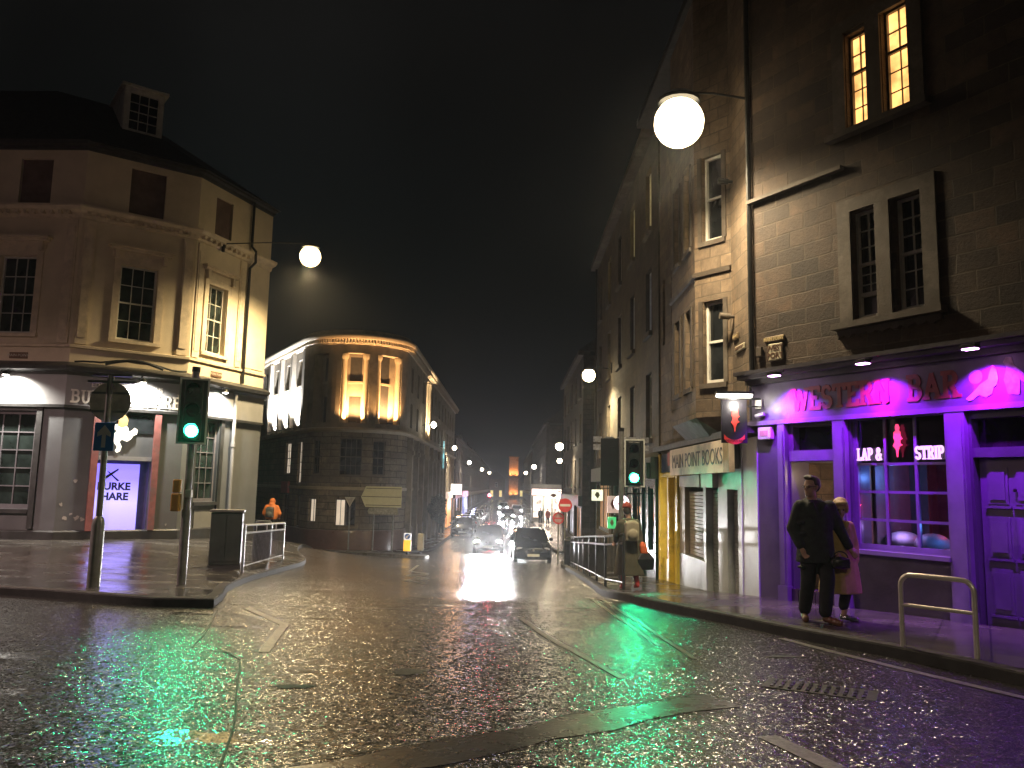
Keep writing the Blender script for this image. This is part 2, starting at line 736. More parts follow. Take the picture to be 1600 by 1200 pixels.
def light(name, kind, parent, loc, watt, col, size=.05, spot=None, blend=.3, aim=None):
    d = bpy.data.lights.new(name, kind)
    d.energy = watt
    d.color = col
    if kind == 'SPOT':
        d.spot_size = R(spot or 120)
        d.spot_blend = blend
        d.shadow_soft_size = size
    elif kind == 'POINT':
        d.shadow_soft_size = size
    o = link(name, d, parent)
    M = T(*loc)
    if aim is not None:
        M = M @ Vector(aim).to_track_quat('-Z', 'Y').to_matrix().to_4x4()
    o.matrix_basis = M
    return o


def text_part(body, size, mat, parent, M, ext=.006, off=0.0, name='lettering', align='CENTER', sx=1.0):
    c = bpy.data.curves.new(name, 'FONT')
    c.body = body
    c.size = size
    c.extrude = ext
    c.offset = off
    c.align_x = align
    c.align_y = 'CENTER'
    c.resolution_u = 3
    o = bpy.data.objects.new(name, c)
    COL.objects.link(o)
    bpy.context.view_layer.update()
    dg = bpy.context.evaluated_depsgraph_get()
    me = bpy.data.meshes.new_from_object(o.evaluated_get(dg))
    bpy.data.objects.remove(o)
    bpy.data.curves.remove(c)
    me.materials.clear()
    me.materials.append(mat)
    return link(name, me, parent, M @ RX(PI / 2) @ Matrix.Diagonal((sx, 1, 1, 1)))


def arc(cx, cy, rx, ry, a0, a1, n=7):
    return [(cx + rx * math.cos(R(a0 + (a1 - a0) * i / n)), cy + ry * math.sin(R(a0 + (a1 - a0) * i / n))) for i in range(n + 1)]


# slab letters: strokes on a unit-high grid, serif marks where a stroke ends
GL = {
    'W': (1.0, [[(0.08, 1), (.3, 0)], [(.3, 0), (.5, .9)], [(.5, .9), (.7, 0)], [(.7, 0), (.92, 1)]], [(.08, 1), (.92, 1)]),
    'E': (.62, [[(.15, 0), (.15, 1)], [(.02, 1), (.56, 1), (.56, .82)], [(.02, 0), (.58, 0), (.58, .2)], [(.15, .52), (.42, .52)]], []),
    'F': (.6, [[(.15, 0), (.15, 1)], [(.02, 1), (.56, 1), (.56, .82)], [(.15, .52), (.42, .52)]], [(.15, 0)]),
    'S': (.6, [arc(.3, .74, .22, .26, 20, 270) + arc(.3, .25, .24, .25, 90, -160)], []),
    'T': (.68, [[(.34, 0), (.34, 1)], [(.04, .8), (.04, 1), (.64, 1), (.64, .8)]], [(.34, 0)]),
    'R': (.7, [[(.15, 0), (.15, 1)], [(.02, 1), (.35, 1)] + arc(.38, .76, .2, .24, 90, -90) + [(.15, .52)], [(.38, .5), (.62, 0)]], [(.15, 0), (.64, 0)]),
    'N': (.76, [[(.15, 0), (.15, 1)], [(.15, 1), (.62, 0)], [(.62, 0), (.62, 1)]], [(.15, 0), (.12, 1), (.62, 1)]),
    'B': (.68, [[(.15, 0), (.15, 1)], [(.02, 1), (.35, 1)] + arc(.36, .77, .18, .23, 90, -90) + [(.15, .54)], [(.35, .54)] + arc(.37, .27, .22, .27, 90, -90) + [(.02, 0)]], []),
    'A': (.76, [[(.1, 0), (.38, 1)], [(.38, 1), (.66, 0)], [(.2, .34), (.56, .34)]], [(.1, 0), (.66, 0)]),
    'L': (.6, [[(.15, 1), (.15, 0)], [(.02, 0), (.56, 0), (.56, .22)]], [(.15, 1)]),
    'P': (.64, [[(.15, 0), (.15, 1)], [(.02, 1), (.35, 1)] + arc(.37, .74, .2, .26, 90, -90) + [(.15, .48)]], [(.15, 0)]),
    'I': (.3, [[(.15, 0), (.15, 1)]], [(.15, 0), (.15, 1)]),
    'U': (.72, [[(.15, 1), (.15, .25)] + arc(.36, .25, .21, .25, 180, 360) + [(.57, 1)]], [(.15, 1), (.57, 1)]),
    'K': (.74, [[(.15, 0), (.15, 1)], [(.15, .4), (.58, 1)], [(.28, .56), (.64, 0)]], [(.15, 0), (.15, 1), (.6, 1), (.64, 0)]),
    'H': (.78, [[(.15, 0), (.15, 1)], [(.6, 0), (.6, 1)], [(.15, .5), (.6, .5)]], [(.15, 0), (.15, 1), (.6, 0), (.6, 1)]),
    'D': (.72, [[(.15, 0), (.15, 1)], [(.02, 1), (.3, 1)] + arc(.32, .5, .28, .5, 90, -90) + [(.02, 0)]], []),
    'G': (.7, [arc(.36, .5, .28, .5, 45, 315) + [(.6, .42), (.42, .42)]], []),
    'M': (.9, [[(.15, 0), (.15, 1)], [(.15, 1), (.44, .2)], [(.44, .2), (.73, 1)], [(.73, 1), (.73, 0)]], [(.15, 0), (.12, 1), (.76, 1), (.73, 0)]),
    'O': (.74, [arc(.36, .5, .28, .5, 0, 360, 14)], []),
    '&': (.78, [[(.68, 0)] + [(.2, .68)] + arc(.33, .8, .15, .2, 200, -20) + [(.12, .4)] + arc(.3, .22, .24, .24, 150, 330) + [(.66, .5)]], []),
    ' ': (.35, [], []),
}


def slab_text(body, h, wt, parent, M, mat, sx=1.0, gap=.08, depth=.02, center=False, serif=.13, name='lettering', width=None):
    tot = sum(GL[c][0] + gap for c in body) - gap
    if width:
        sx = width / (tot * h)
    mb = MB()
    x = -tot / 2 if center else 0
    k = 0
    for c in body:
        wd, strokes, serifs = GL[c]
        for st in strokes:
            for (a, b) in zip(st, st[1:]):
                p, q = Vector(((x + a[0]) * h * sx, a[1] * h)), Vector(((x + b[0]) * h * sx, b[1] * h))
                d = q - p
                if d.length < 1e-6:
                    continue
                d.normalize()
                nn = Vector((-d.y, d.x)) * wt / 2
                p, q = p - d * wt * .3, q + d * wt * .3
                k += 1
                mb.prism([(p - nn)[:], (q - nn)[:], (q + nn)[:], (p + nn)[:]], -depth - .0004 * (k % 7), 0)
        for sx_, sy_ in serifs:
            k += 1
            px, py = (x + sx_) * h * sx, sy_ * h
            mb.box(px - serif * h * sx - wt * .3, px + serif * h * sx + wt * .3, -depth - .0004 * (k % 7) - .0003, 0, py - wt * .32, py + wt * .32)
        x += wd + gap
    return part(name, mb, mat, parent, M)


# ------------------------------------------------------------ shared materials
M_ROAD = asphalt()
M_FLAG = paving('wet_flagstones', (.075, .070, .066), (.05, .048, .046), .9, .6, .55)
M_FLAG2 = paving('wet_flagstones_right', (.085, .075, .068), (.05, .047, .045), .75, .5, -1.04)
M_ISLAND = paving('wet_island_setts', (.12, .115, .10), (.08, .078, .07), .4, .4, .2, .3)
M_KERB = plain('wet_kerb_granite', (.032, .031, .029), .9, var=.3, scale=5, bump=.3, bscale=40)
M_CREAM = plain('cream_render', (.62, .53, .39), .75, var=.08, scale=1.4, bump=.35, bscale=30, dirt=(.50, .42, .30))
M_CREAMTRIM = plain('cream_trim', (.64, .54, .40), .7, var=.12, scale=4, bump=.25, bscale=30, dirt=(.42, .35, .26))
M_GREY = plain('grey_shopfront_paint', (.115, .12, .125), .45, var=.14, scale=1.6, bump=.25, bscale=25, dirt=(.11, .11, .115))
M_GREYL = plain('grey_fascia_paint', (.24, .24, .245), .45, var=.12, scale=2, bump=.2, bscale=25)
M_RED = plain('faded_red_paint', (.24, .09, .085), .5, var=.25, scale=5, dirt=(.14, .12, .12))
M_BLIND = plain('boarded_window_brown', (.13, .085, .07), .8, var=.25, scale=3)
M_LEAD = plain('black_lead_cornice', (.035, .034, .034), .5, var=.4, scale=4, bump=.4, bscale=18)
M_SLATE = plain('roof_slate', (.028, .03, .033), .55, var=.35, scale=5, bump=.3)
M_WHITEP = plain('white_sash_paint', (.55, .54, .50), .5, var=.12, scale=6, dirt=(.3, .29, .26))
M_IRON = plain('black_iron', (.02, .021, .022), .35, .3, var=.3)
M_GALV = plain('galvanised_steel', (.42, .42, .41), .33, .9, var=.2, scale=9, bump=.1)
M_GREYPOST = plain('grey_painted_post', (.20, .20, .19), .35, .25, var=.25, scale=7)
M_BLACKPL = plain('black_plastic', (.016, .017, .018), .35, var=.2)
M_GLASS = dark_glass()
M_GLASSG = dark_glass('greenish_window_glass', (.016, .022, .02))
M_CLEAR = clear_glass()
M_BARSTONE = stone('brown_sandstone', (.085, .056, .039), (.022, .015, .011), (.075, .055, .04), .52, .25, 1.0, ms=.011)
M_BOOKSTONE = stone('buff_sandstone', (.19, .14, .098), (.125, .094, .068), (.10, .08, .06), .42, .24, .8, ms=.012, stain=.6)
M_TERR = stone('sooty_sandstone', (.085, .070, .054), (.055, .046, .036), (.05, .043, .035), .5, .28, .6)
M_CIVIC = stone('banded_ashlar', (.20, .17, .13), (.15, .128, .10), (.045, .04, .032), 1.1, .34, 1.0, ms=.02, stain=.4)
M_CIVICS = plain('smooth_ashlar', (.25, .215, .165), .75, var=.15, scale=2, bump=.3, bscale=24, dirt=(.13, .11, .085))
M_PLINTH = plain('brown_polished_plinth', (.10, .055, .042), .3, var=.2, scale=3)
M_WIN_WARM = glow('warm_lit_room', (1.0, .47, .14), 1.7, .6, 2.6)
M_WIN_YEL = glow('yellow_lit_room', (1.0, .78, .30), .75, .4, 2.0)
M_WIN_PALE = glow('pale_lit_blind', (1.0, .82, .62), .42, .25, 2.0)
M_WIN_COOL = glow('cool_lit_curtain', (.55, .6, .75), .16, .3, 3.0)

# ------------------------------------------------------------ ground


def grid_ground():
    xs, x = [], -160.0
    while x < 140:
        xs.append(x)
        x += .5 if -14 < x < 10 else (2.0 if -40 < x < 40 else 15)
    ys, y = [], -40.0
    while y < 640:
        ys.append(y)
        y += .5 if 0 < y < 50 else (2 if y < 110 else 15)
    vs = [(a, b, g(a, b)) for b in ys for a in xs]
    n = len(xs)
    fs = [(j * n + i, j * n + i + 1, (j + 1) * n + i + 1, (j + 1) * n + i) for j in range(len(ys) - 1) for i in range(n - 1)]
    mb = MB()
    mb.mesh_add(vs, fs)
    return mb


struct(part('road', grid_ground(), M_ROAD, smooth=80))


def resample(pts, n):
    P = [Vector(p) for p in pts]
    d = [0]
    for a, b in zip(P, P[1:]):
        d.append(d[-1] + (b - a).length)
    o = []
    for i in range(n + 1):
        t = d[-1] * i / n
        j = max(k for k in range(len(d) - 1) if d[k] <= t + 1e-9)
        o.append(P[j].lerp(P[j + 1], min(1, (t - d[j]) / max(1e-9, d[j + 1] - d[j]))))
    return o


def smooth_path(pts, it=2):
    P = [Vector(p) for p in pts]
    for _ in range(it):
        q = [P[0]]
        for a, b in zip(P, P[1:]):
            q += [a.lerp(b, .25), a.lerp(b, .75)]
        q.append(P[-1])
        P = q
    return P


def pavement(name, kerb_pts, inner, mat, h=.11, n=60, m=6, smooth=2):
    kp = smooth_path(kerb_pts, smooth)
    a = resample(kp, n)
    b = resample(inner, n)
    mb = MB()
    vs = []
    for p, q in zip(a, b):
        for j in range(m + 1):
            c = p.lerp(q, j / m)
            vs.append((c.x, c.y, g(c.x, c.y) + h))
    w = m + 1
    fs = [(i * w + j, (i + 1) * w + j, (i + 1) * w + j + 1, i * w + j + 1) for i in range(n) for j in range(m)]
    # flip if facing down
    v0, v1, v2 = (Vector(vs[q]) for q in fs[0][:3])
    if (v1 - v0).cross(v2 - v0).z < 0:
        fs = [q[::-1] for q in fs]
    mb.mesh_add(vs, fs)
    struct(part(name, mb, mat))
    kb = MB()
    # kerb stones: travel so that the road is on the right
    pts = [p for p in a]
    prof = [(0.005, -.15), (0.005, h - .012), (-.012, h + .004), (-.15, h + .004), (-.15, -.15)]
    d = pts[1] - pts[0]
    right = Vector((d.y, -d.x))
    if right.dot(b[0] - a[0]) > 0:
        pts = pts[::-1]
    kb.sweep([p[:] for p in pts], prof, zf=g)
    struct(part('kerb', kb, M_KERB, smooth=30))


# wall base lines of the near buildings
A = Vector((-12.88, 23.0))
d53 = Vector((math.sin(R(53)), math.cos(R(53))))
d18 = Vector((math.sin(R(18)), math.cos(R(18))))
B = A + d53 * 3.32
Cc = B + d18 * 2.62
D = B + d18 * 3.95
A0 = A + Vector((-1, .03)) * 8.0
W0 = Vector((3.95, 12.8))
dbar = Vector((math.sin(R(30.4)), -math.cos(R(30.4))))
dbook = Vector((math.sin(R(-1)), math.cos(R(-1))))
BK = W0 + dbook * 7.6

pavement('pavement_left', [(-40, 15.5), (-20, 13.3), (-7.45, 11.9), (-5.07, 10.95), (-4.1, 10.58), (-3.75, 10.75), (-4.35, 12.6), (-5.3, 16.3), (-5.5, 18.9), (-5.75, 23.2), (-6.15, 24.8), (-7.4, 28.0), (-9.2, 40), (-15, 55)],
         [(-40, 23.5), tuple(A0), tuple(A), tuple(B), tuple(Cc), tuple(D), (-12.5, 34), (-22, 55)], M_FLAG, n=90, m=9)
pavement('pavement_right', [(7.5, .8), (5.6, 3.9), (4.32, 6.85), (3.77, 8.0), (3.22, 9.05), (2.81, 10.1), (2.22, 11.5), (1.85, 12.7), (1.72, 14.6), (1.88, 17.5), (1.98, 23.8), (2.05, 33.0), (2.4, 35.5), (4.2, 37.0), (9, 37.5)],
         [tuple(W0 + dbar * 9), tuple(W0 + dbar * 6), tuple(W0 + dbar * 4), tuple(W0 + dbar * 2), tuple(W0), tuple(W0 + dbook * 4), tuple(BK), (3.7, 26), (3.75, 33), (4.5, 35.2), (9, 35.5)], M_FLAG2, n=90, m=7)
pavement('pavement_far_right', [(9, 41), (4.0, 41.6), (2.5, 43.5), (2.5, 60), (2.6, 95), (2.4, 140), (2.2, 300)],
         [(9, 43), (5, 43.2), (3.9, 44), (3.95, 60), (4.5, 95), (4.0, 140), (3.5, 300)], M_FLAG2, n=60, m=4)
pavement('pavement_far_left', [(-22, 57), (-14.2, 45), (-11.4, 41.4), (-8.6, 40.1), (-6.2, 40.7), (-4.6, 42.7), (-4.2, 45.5), (-4.3, 60), (-4.4, 120), (-4.0, 300)],
         [(-20, 58), (-11.5, 44), (-10.8, 42.8), (-8.6, 41.9), (-6.6, 42.7), (-5.9, 44.5), (-5.8, 46), (-5.8, 60), (-5.9, 120), (-5.5, 300)], M_FLAG, n=90, m=4)
# traffic island in front of the round corner building
isl = [(-10.4, 43.2), (-8.6, 39.9), (-6.0, 37.6), (-4.35, 36.3), (-3.75, 36.5), (-3.6, 37.8), (-4.3, 39.6), (-6.6, 41.3), (-8.8, 42.6)]
mb = MB()
isp = [tuple(p) for p in smooth_path(isl + [isl[0]], 2)][:-1]
n_ = len(isp)
cx_, cy_ = sum(p[0] for p in isp) / n_, sum(p[1] for p in isp) / n_
for i in range(n_):
    a, b = isp[i], isp[(i + 1) % n_]
    za, zb, zc = g(*a) + .1, g(*b) + .1, g(cx_, cy_) + .1
    ms = []
    for q in range(5):
        t0, t1 = q / 5, (q + 1) / 5
        A1 = [a[j] + (((cx_, cy_)[j]) - a[j]) * t0 for j in range(2)]
        B1 = [b[j] + (((cx_, cy_)[j]) - b[j]) * t0 for j in range(2)]
        A2 = [a[j] + (((cx_, cy_)[j]) - a[j]) * t1 for j in range(2)]
        B2 = [b[j] + (((cx_, cy_)[j]) - b[j]) * t1 for j in range(2)]
        mb.face([(*A1, g(*A1) + .12), (*B1, g(*B1) + .12), (*B2, g(*B2) + .12), (*A2, g(*A2) + .12)])
    mb.face([(*a, g(*a) - .1), (*b, g(*b) - .1), (*b, g(*b) + .12), (*a, g(*a) + .12)])
struct(part('traffic_island', mb, M_ISLAND))

# painted marks, repairs and dark puddle patches on the road
M_PAINT = plain('worn_white_road_paint', (.16, .155, .145), .32, var=.6, scale=22, bump=.5, bscale=60, dirt=(.05, .05, .05))
M_PAINTY = plain('worn_yellow_road_paint', (.09, .08, .05), .34, var=.6, scale=22, bump=.4, bscale=60, dirt=(.06, .055, .05))
M_SEAM = plain('bitumen_seam', (.010, .010, .011), .6, var=.3, bump=.3)
M_PATCH = plain('smooth_tarmac_patch', (.05, .046, .04), .28, var=.35, scale=3, bump=.35, bscale=30, dirt=(.018, .018, .02))
M_PUDDLE = plain('puddle_dark_reflection', (.010, .010, .011), .6, var=.4, scale=20, bump=.9, bscale=90)  # dark colour stands in for puddles mirroring the dark sky


def road_strip(name, pts, w, mat, h=.004, smooth=0, taper=False):
    P = smooth_path(pts, smooth) if smooth else [Vector(p) for p in pts]
    L = sum((b - a).length for a, b in zip(P, P[1:]))
    P = resample(P, max(2, int(L / .4)))
    vs, fs = [], []
    for i, p in enumerate(P):
        d = (P[min(i + 1, len(P) - 1)] - P[max(0, i - 1)]).normalized()
        nn = Vector((-d.y, d.x))
        wi = w / 2 * (1 + (.25 * math.sin(i * 2.3) if taper else 0))
        for sgn in (-1, 0, 1):
            q = p + nn * wi * sgn
            vs.append((q.x, q.y, g(q.x, q.y) + h))
    for i in range(len(P) - 1):
        for j in (0, 1):
            a, b = i * 3 + j, (i + 1) * 3 + j
            fs.append((a, b, b + 1, a + 1)[::-1])
    mb = MB()
    mb.mesh_add(vs, fs)
    return struct(part(name, mb, mat))


def blob(name, cx, cy, rx, ry, mat, h=.004, seed=1):
    rnd = random.Random(seed)
    n = 26
    ph = [rnd.random() * 6 for _ in range(5)]
    mb = MB()
    vs = [(cx, cy, g(cx, cy) + h)]
    for i in range(n):
        a = 2 * PI * i / n
        k = 1 + .22 * math.sin(2 * a + ph[0]) + .16 * math.sin(5 * a + ph[1]) + .12 * math.sin(9 * a + ph[2])
        x, y = cx + rx * k * math.cos(a), cy + ry * k * math.sin(a)
        vs.append((x, y, g(x, y) + h))
    mb.mesh_add(vs, [(0, 1 + i, 1 + (i + 1) % n) for i in range(n)])
    return struct(part(name, mb, mat))



for i_, (pts_, w_, m_, s_) in enumerate([
        ([(-3.3, 30.0), (-2.95, 24.6), (-2.2, 23.0), (-2.7, 21.8), (-2.0, 20.6), (-2.5, 19.6), (-1.86, 18.5)], .10, M_PAINT, 0),
        ([(-3.42, 10.8), (-2.52, 9.35), (-2.24, 7.65)], .10, M_PAINT, 0),
        ([(3.03, 9.1), (3.33, 8.05), (3.75, 7.1), (4.3, 5.9)], .10, M_PAINT, 1),
        ([(1.66, 5.3), (1.86, 4.7)], .14, M_PAINT, 0),
        ([(0.16, 10.4), (0.46, 8.7), (0.67, 7.95), (0.97, 6.85)], .07, M_PAINT, 1),
        ([(1.45, 13.6), (1.63, 10.1), (1.76, 7.75)], .05, M_PAINTY, 1),
        ([(1.30, 13.6), (1.46, 10.1), (1.55, 8.4)], .05, M_PAINTY, 1)]):
    road_strip('road_marking', pts_, w_, m_, .005, s_)
road_strip('road_seam', [(-3.71, 10.55), (-3.2, 8.85), (-2.96, 7.8)], .014, M_SEAM, .004, 1, True)
road_strip('road_seam', [(-3.0, 7.72), (-2.45, 7.6), (-2.2, 6.9), (-2.04, 6.3), (-1.7, 5.3), (-1.5, 4.4)], .014, M_SEAM, .0045, 1, True)
0 and road_strip('road_seam', [(1.92, 6.3), (1.92, 5.95), (2.51, 5.85), (3.1, 6.1)], .05, M_SEAM, .0045, 1, True)
road_strip('road_seam', [(-4.0, 11.3), (-1.9, 11.1), (0.0, 10.9), (1.7, 11.4)], .02, M_SEAM, .0045, 1, True)
road_strip('tarmac_trench_patch', [(-1.5, 4.05), (-.72, 4.62), (-.2, 4.95), (.3, 5.33), (.9, 5.8), (1.6, 6.22)], .36, M_PATCH, .0045, 1, True)
road_strip('road_seam', [(-1.6, 4.25), (-.82, 4.82), (-.3, 5.13), (.2, 5.52), (.8, 5.98), (1.5, 6.4)], .014, M_SEAM, .0075, 1, True)
for i_, (x_, y_, a_, b_) in enumerate([(-.81, 6.95, .16, .10), (-1.61, 6.35, .13, .07), 
                                       (2.66, 7.95, .22, .04)]):
    blob('puddle_dark_patch', x_, y_, a_, b_, M_PUDDLE if i_ not in (8, 9) else M_SEAM, .0045 + .0003 * i_, i_)
# cast-iron carriageway cover
cov = thing('utility_cover', 'long cast iron cover with raised bars in the wet road near the bike rack', 'manhole cover', (2.5, 6.62, g(2.5, 6.62)), R(-28))
mb = MB()
mb.box(-.42, .42, -.17, .17, -.05, .007)
part('cover_frame', mb, M_SEAM, cov)
mb = MB()
for j_ in range(3):
    for i_ in range(11):
        mb.box(-.36 + i_ * .068, -.335 + i_ * .068, -.13 + j_ * .09, -.06 + j_ * .09, 0, .016)
part('tread_bars', mb, plain('cast_iron', (.05, .05, .05), .3, .6, var=.3), cov)


# ------------------------------------------------------------ windows
def sash(parent, M, x0, x1, z0, z1, cols=2, rows=(2, 2), frame_m=M_WHITEP, pane_m=M_GLASS, fw=.05, bar=.022, inset=.16, open_gap=0.0, label=None, rail=None):
    """timber sash window set into an opening: frame mesh with one pane mesh as its sub-part"""
    w, h = x1 - x0, z1 - z0
    mb = MB()
    y = inset
    mb.box(0, fw, y - .03, y + .04, 0, h)
    mb.box(w - fw, w, y - .03, y + .04, 0, h)
    mb.box(fw, w - fw, y - .028, y + .038, 0, fw * 1.3)
    mb.box(fw, w - fw, y - .028, y + .038, h - fw, h)
    if len(rows) == 2:
        zm = fw * 1.3 + (h - fw * 2.3) * (rail if rail else rows[1] / (rows[0] + rows[1]))
        segs = [(fw * 1.3 + open_gap, zm, rows[1], 0.012), (zm, h - fw, rows[0], 0)]
        mb.box(fw, w - fw, y - .022, y + .034, zm - .022, zm + .022)
        if open_gap:
            mb.box(fw, w - fw, y - .018, y + .03, fw * 1.3 + open_gap - .03, fw * 1.3 + open_gap + .03)
    else:
        segs = [(fw * 1.3, h - fw, rows[0], 0)]
    for a, b, r, dy in segs:
        for i in range(1, cols):
            cx = fw + (w - 2 * fw) * i / cols
            mb.box(cx - bar / 2, cx + bar / 2, y - .008 + dy, y + .022 + dy, a, b)
        for j in range(1, r):
            cz = a + (b - a) * j / r
            mb.box(fw, w - fw, y - .006 + dy, y + .02 + dy, cz - bar / 2, cz + bar / 2)
    MM = M @ T(x0, 0, z0)
    o = part('window', mb, frame_m, parent, MM, label=label)
    pb = MB()
    pb.box(fw * .6, w - fw * .6, y + .012 + .012, y + .03 + .01, fw + open_gap, h - fw * .8)
    part('pane', pb, pane_m, o)
    if open_gap:
        pb = MB()
        pb.box(fw * .6, w - fw * .6, y + .07, y + .08, fw * .5, fw * 1.3 + open_gap)
        part('opening', pb, M_BLACKPL, o)  # black sheet stands in for the dark room behind the gap
    return o


# ============================================================ corner pub on the left
pub = thing('corner_pub', 'cream three storey corner pub with grey shopfront, lit fascia and slate roof on the left', 'pub building', (A.x, A.y, -.3))
pl = Matrix.Translation((-A.x, -A.y, .3))
FL = pl @ frame(A0.x, A0.y, 0, *(A - A0))
FM = pl @ frame(A.x, A.y, 0, *d53)
FR = pl @ frame(B.x, B.y, 0, *d18)
FS = pl @ frame(Cc.x, Cc.y, 0, *d18)
LL = (A - A0).length
# left facet: s measured from its left end, so s = LL - distance from the corner
wl = [(LL - 2.32, LL - 1.23, 5.83, 8.15), (LL - 4.8, LL - 3.71, 5.83, 8.15), (LL - 7.3, LL - 6.2, 5.83, 8.15)]
wl2 = [(LL - 2.0, LL - 1.02, 9.78, 11.15), (LL - 4.6, LL - 3.6, 9.78, 11.15), (LL - 7.0, LL - 6.1, 9.78, 11.15)]
bigl = (LL - 3.35, LL - .78, .75, 3.55)
mb = MB(); mb.wall(LL, 4.6, 11.55, wl + wl2)
part('wall', mb, M_CREAM, pub, FL, label='left face with a purple cast')
mb = MB(); mb.wall(LL, -1.2, 4.6, [bigl])
part('shopfront_wall', mb, M_GREY, pub, FL)
wm = [(1.17, 2.22, 5.83, 8.13)]
wm2 = [(1.24, 2.27, 9.78, 11.22)]
mb = MB(); mb.wall(3.32, 4.6, 11.55, wm + wm2)
part('wall', mb, M_CREAM, pub, FM)
door = (.98, 2.44, -.9, 2.18)
mb = MB(); mb.wall(3.32, -1.2, 4.6, [door])
part('shopfront_wall', mb, M_GREY, pub, FM)
wr = [(.68, 1.62, 5.81, 8.06)]
wr2 = [(.80, 1.66, 9.78, 11.1)]
mb = MB(); mb.wall(2.62, 4.6, 11.55, wr + wr2)
part('wall', mb, M_CREAM, pub, FR)
winr = (.60, 1.70, .98, 3.62)
mb = MB(); mb.wall(2.62, -1.4, 4.6, [winr])
part('shopfront_wall', mb, M_GREY, pub, FR)
mb = MB(); mb.wall(1.33, 4.6, 11.55, [])
mb.box(.15, 1.2, -.03, .02, 5.6, 11.4)
part('wall', mb, M_CREAM, pub, FS)
mb = MB(); mb.wall(1.33, -1.4, 4.6, [])
part('shopfront_wall', mb, M_GREY, pub, FS)
# hidden sides close the building
Eb = D + Vector((-6.0, 3.2))
mb = MB()
FB = pl @ frame(D.x, D.y, 0, *(Eb - D))
mb.wall((Eb - D).length, -1.4, 11.55, [])
part('side_wall', mb, M_CREAM, pub, FB)
# mouldings swept round all facets
path = [(p.x - A.x, p.y - A.y) for p in (A0, A, B, Cc, D)]


def band(name, prof, mat, smooth=None):
    m_ = MB()
    m_.sweep(path, [(o, z + .3) for o, z in prof])
    return part(name, m_, mat, pub, smooth=smooth)


band('shop_cornice', [(-.05, 4.62), (.10, 4.62), (.14, 4.70), (.30, 4.74), (.34, 4.84), (.12, 4.96), (-.05, 5.02)], M_LEAD)
band('fascia', [(-.05, 3.74), (.07, 3.74), (.07, 4.62), (-.05, 4.62)], M_GREYL)
band('fascia_mould', [(-.05, 3.64), (.12, 3.66), (.13, 3.74), (-.05, 3.738)], M_LEAD)
band('string_course', [(-.03, 5.42), (.07, 5.43), (.08, 5.50), (-.03, 5.53)], M_CREAMTRIM)
band('plinth', [(-.03, -1.2), (.06, -1.2), (.06, .12), (.03, .16), (-.03, .16)], M_LEAD)
band('main_cornice', [(-.03, 9.30), (.06, 9.34), (.10, 9.46), (.24, 9.52), (.30, 9.60), (.30, 9.66), (-.03, 9.72)], M_CREAMTRIM)
band('gutter', [(-.03, 11.42), (.05, 11.44), (.07, 11.54), (.2, 11.56), (.22, 11.68), (-.03, 11.68)], M_LEAD)
# dentils under the cornice
mb = MB()
for Fx, L_ in ((FL, LL), (FM, 3.32), (FR, 2.62)):
    for i_ in range(int(L_ / .26)):
        mb.box(.1 + i_ * .26, .2 + i_ * .26, -.22, -.05, 9.40, 9.50, Fx)
part('dentils', mb, M_CREAMTRIM, pub)
# pilaster panels at each end of the facets
for Fx, L_ in ((FL, LL), (FM, 3.32), (FR, 2.62)):
    for x_ in (.08, L_ - .40):
        mb = MB()
        mb.box(x_, x_ + .32, -.045, .02, 5.55, 9.28, Fx)
        mb.box(x_ + .05, x_ + .27, -.065, -.04, 5.75, 9.05, Fx)
        part('pilaster', mb, M_CREAMTRIM, pub)


def hood(parent, F_, x0, x1, z0, z1):
    """moulded architrave with bracketed hood over a window, plus sill"""
    mb = MB()
    mb.box(x0 - .2, x0 - .01, -.05, .05, z0 - .02, z1 + .2, F_)
    mb.box(x1 + .01, x1 + .2, -.05, .05, z0 - .02, z1 + .2, F_)
    mb.box(x0 - .01, x1 + .01, -.052, .05, z1 + .002, z1 + .2, F_)
    mb.box(x0 - .26, x1 + .26, -.06, .05, z1 + .2, z1 + .42, F_)
    mb.box(x0 - .36, x1 + .36, -.20, .05, z1 + .42, z1 + .50, F_)
    mb.box(x0 - .42, x1 + .42, -.26, .05, z1 + .50, z1 + .56, F_)
    for s_ in (x0 - .22, x1 + .10):
        mb.box(s_, s_ + .12, -.17, .05, z1 + .14, z1 + .42, F_)
    part('window_surround', mb, M_CREAMTRIM, parent)
    mb = MB()
    mb.box(x0 - .22, x1 + .22, -.10, .05, z0 - .12, z0 - .02, F_)
    part('sill', mb, M_CREAMTRIM, parent)


for (a_, b_, c_, e_) in wl:
    sash(pub, FL, a_, b_, c_, e_, 3, (2, 2), pane_m=M_GLASSG); hood(pub, FL, a_, b_, c_, e_)
for (a_, b_, c_, e_) in wm:
    sash(pub, FM, a_, b_, c_, e_, 3, (2, 2), pane_m=M_GLASSG); hood(pub, FM, a_, b_, c_, e_)
for (a_, b_, c_, e_) in wr:
    sash(pub, FR, a_, b_, c_, e_, 3, (2, 2), pane_m=M_GLASSG); hood(pub, FR, a_, b_, c_, e_)
for Fx, ws in ((FL, wl2), (FM, wm2), (FR, wr2)):
    for (a_, b_, c_, e_) in ws:
        mb = MB(); mb.box(a_, b_, .10, .2, c_, e_, Fx)
        part('blind_window', mb, M_BLIND, pub)
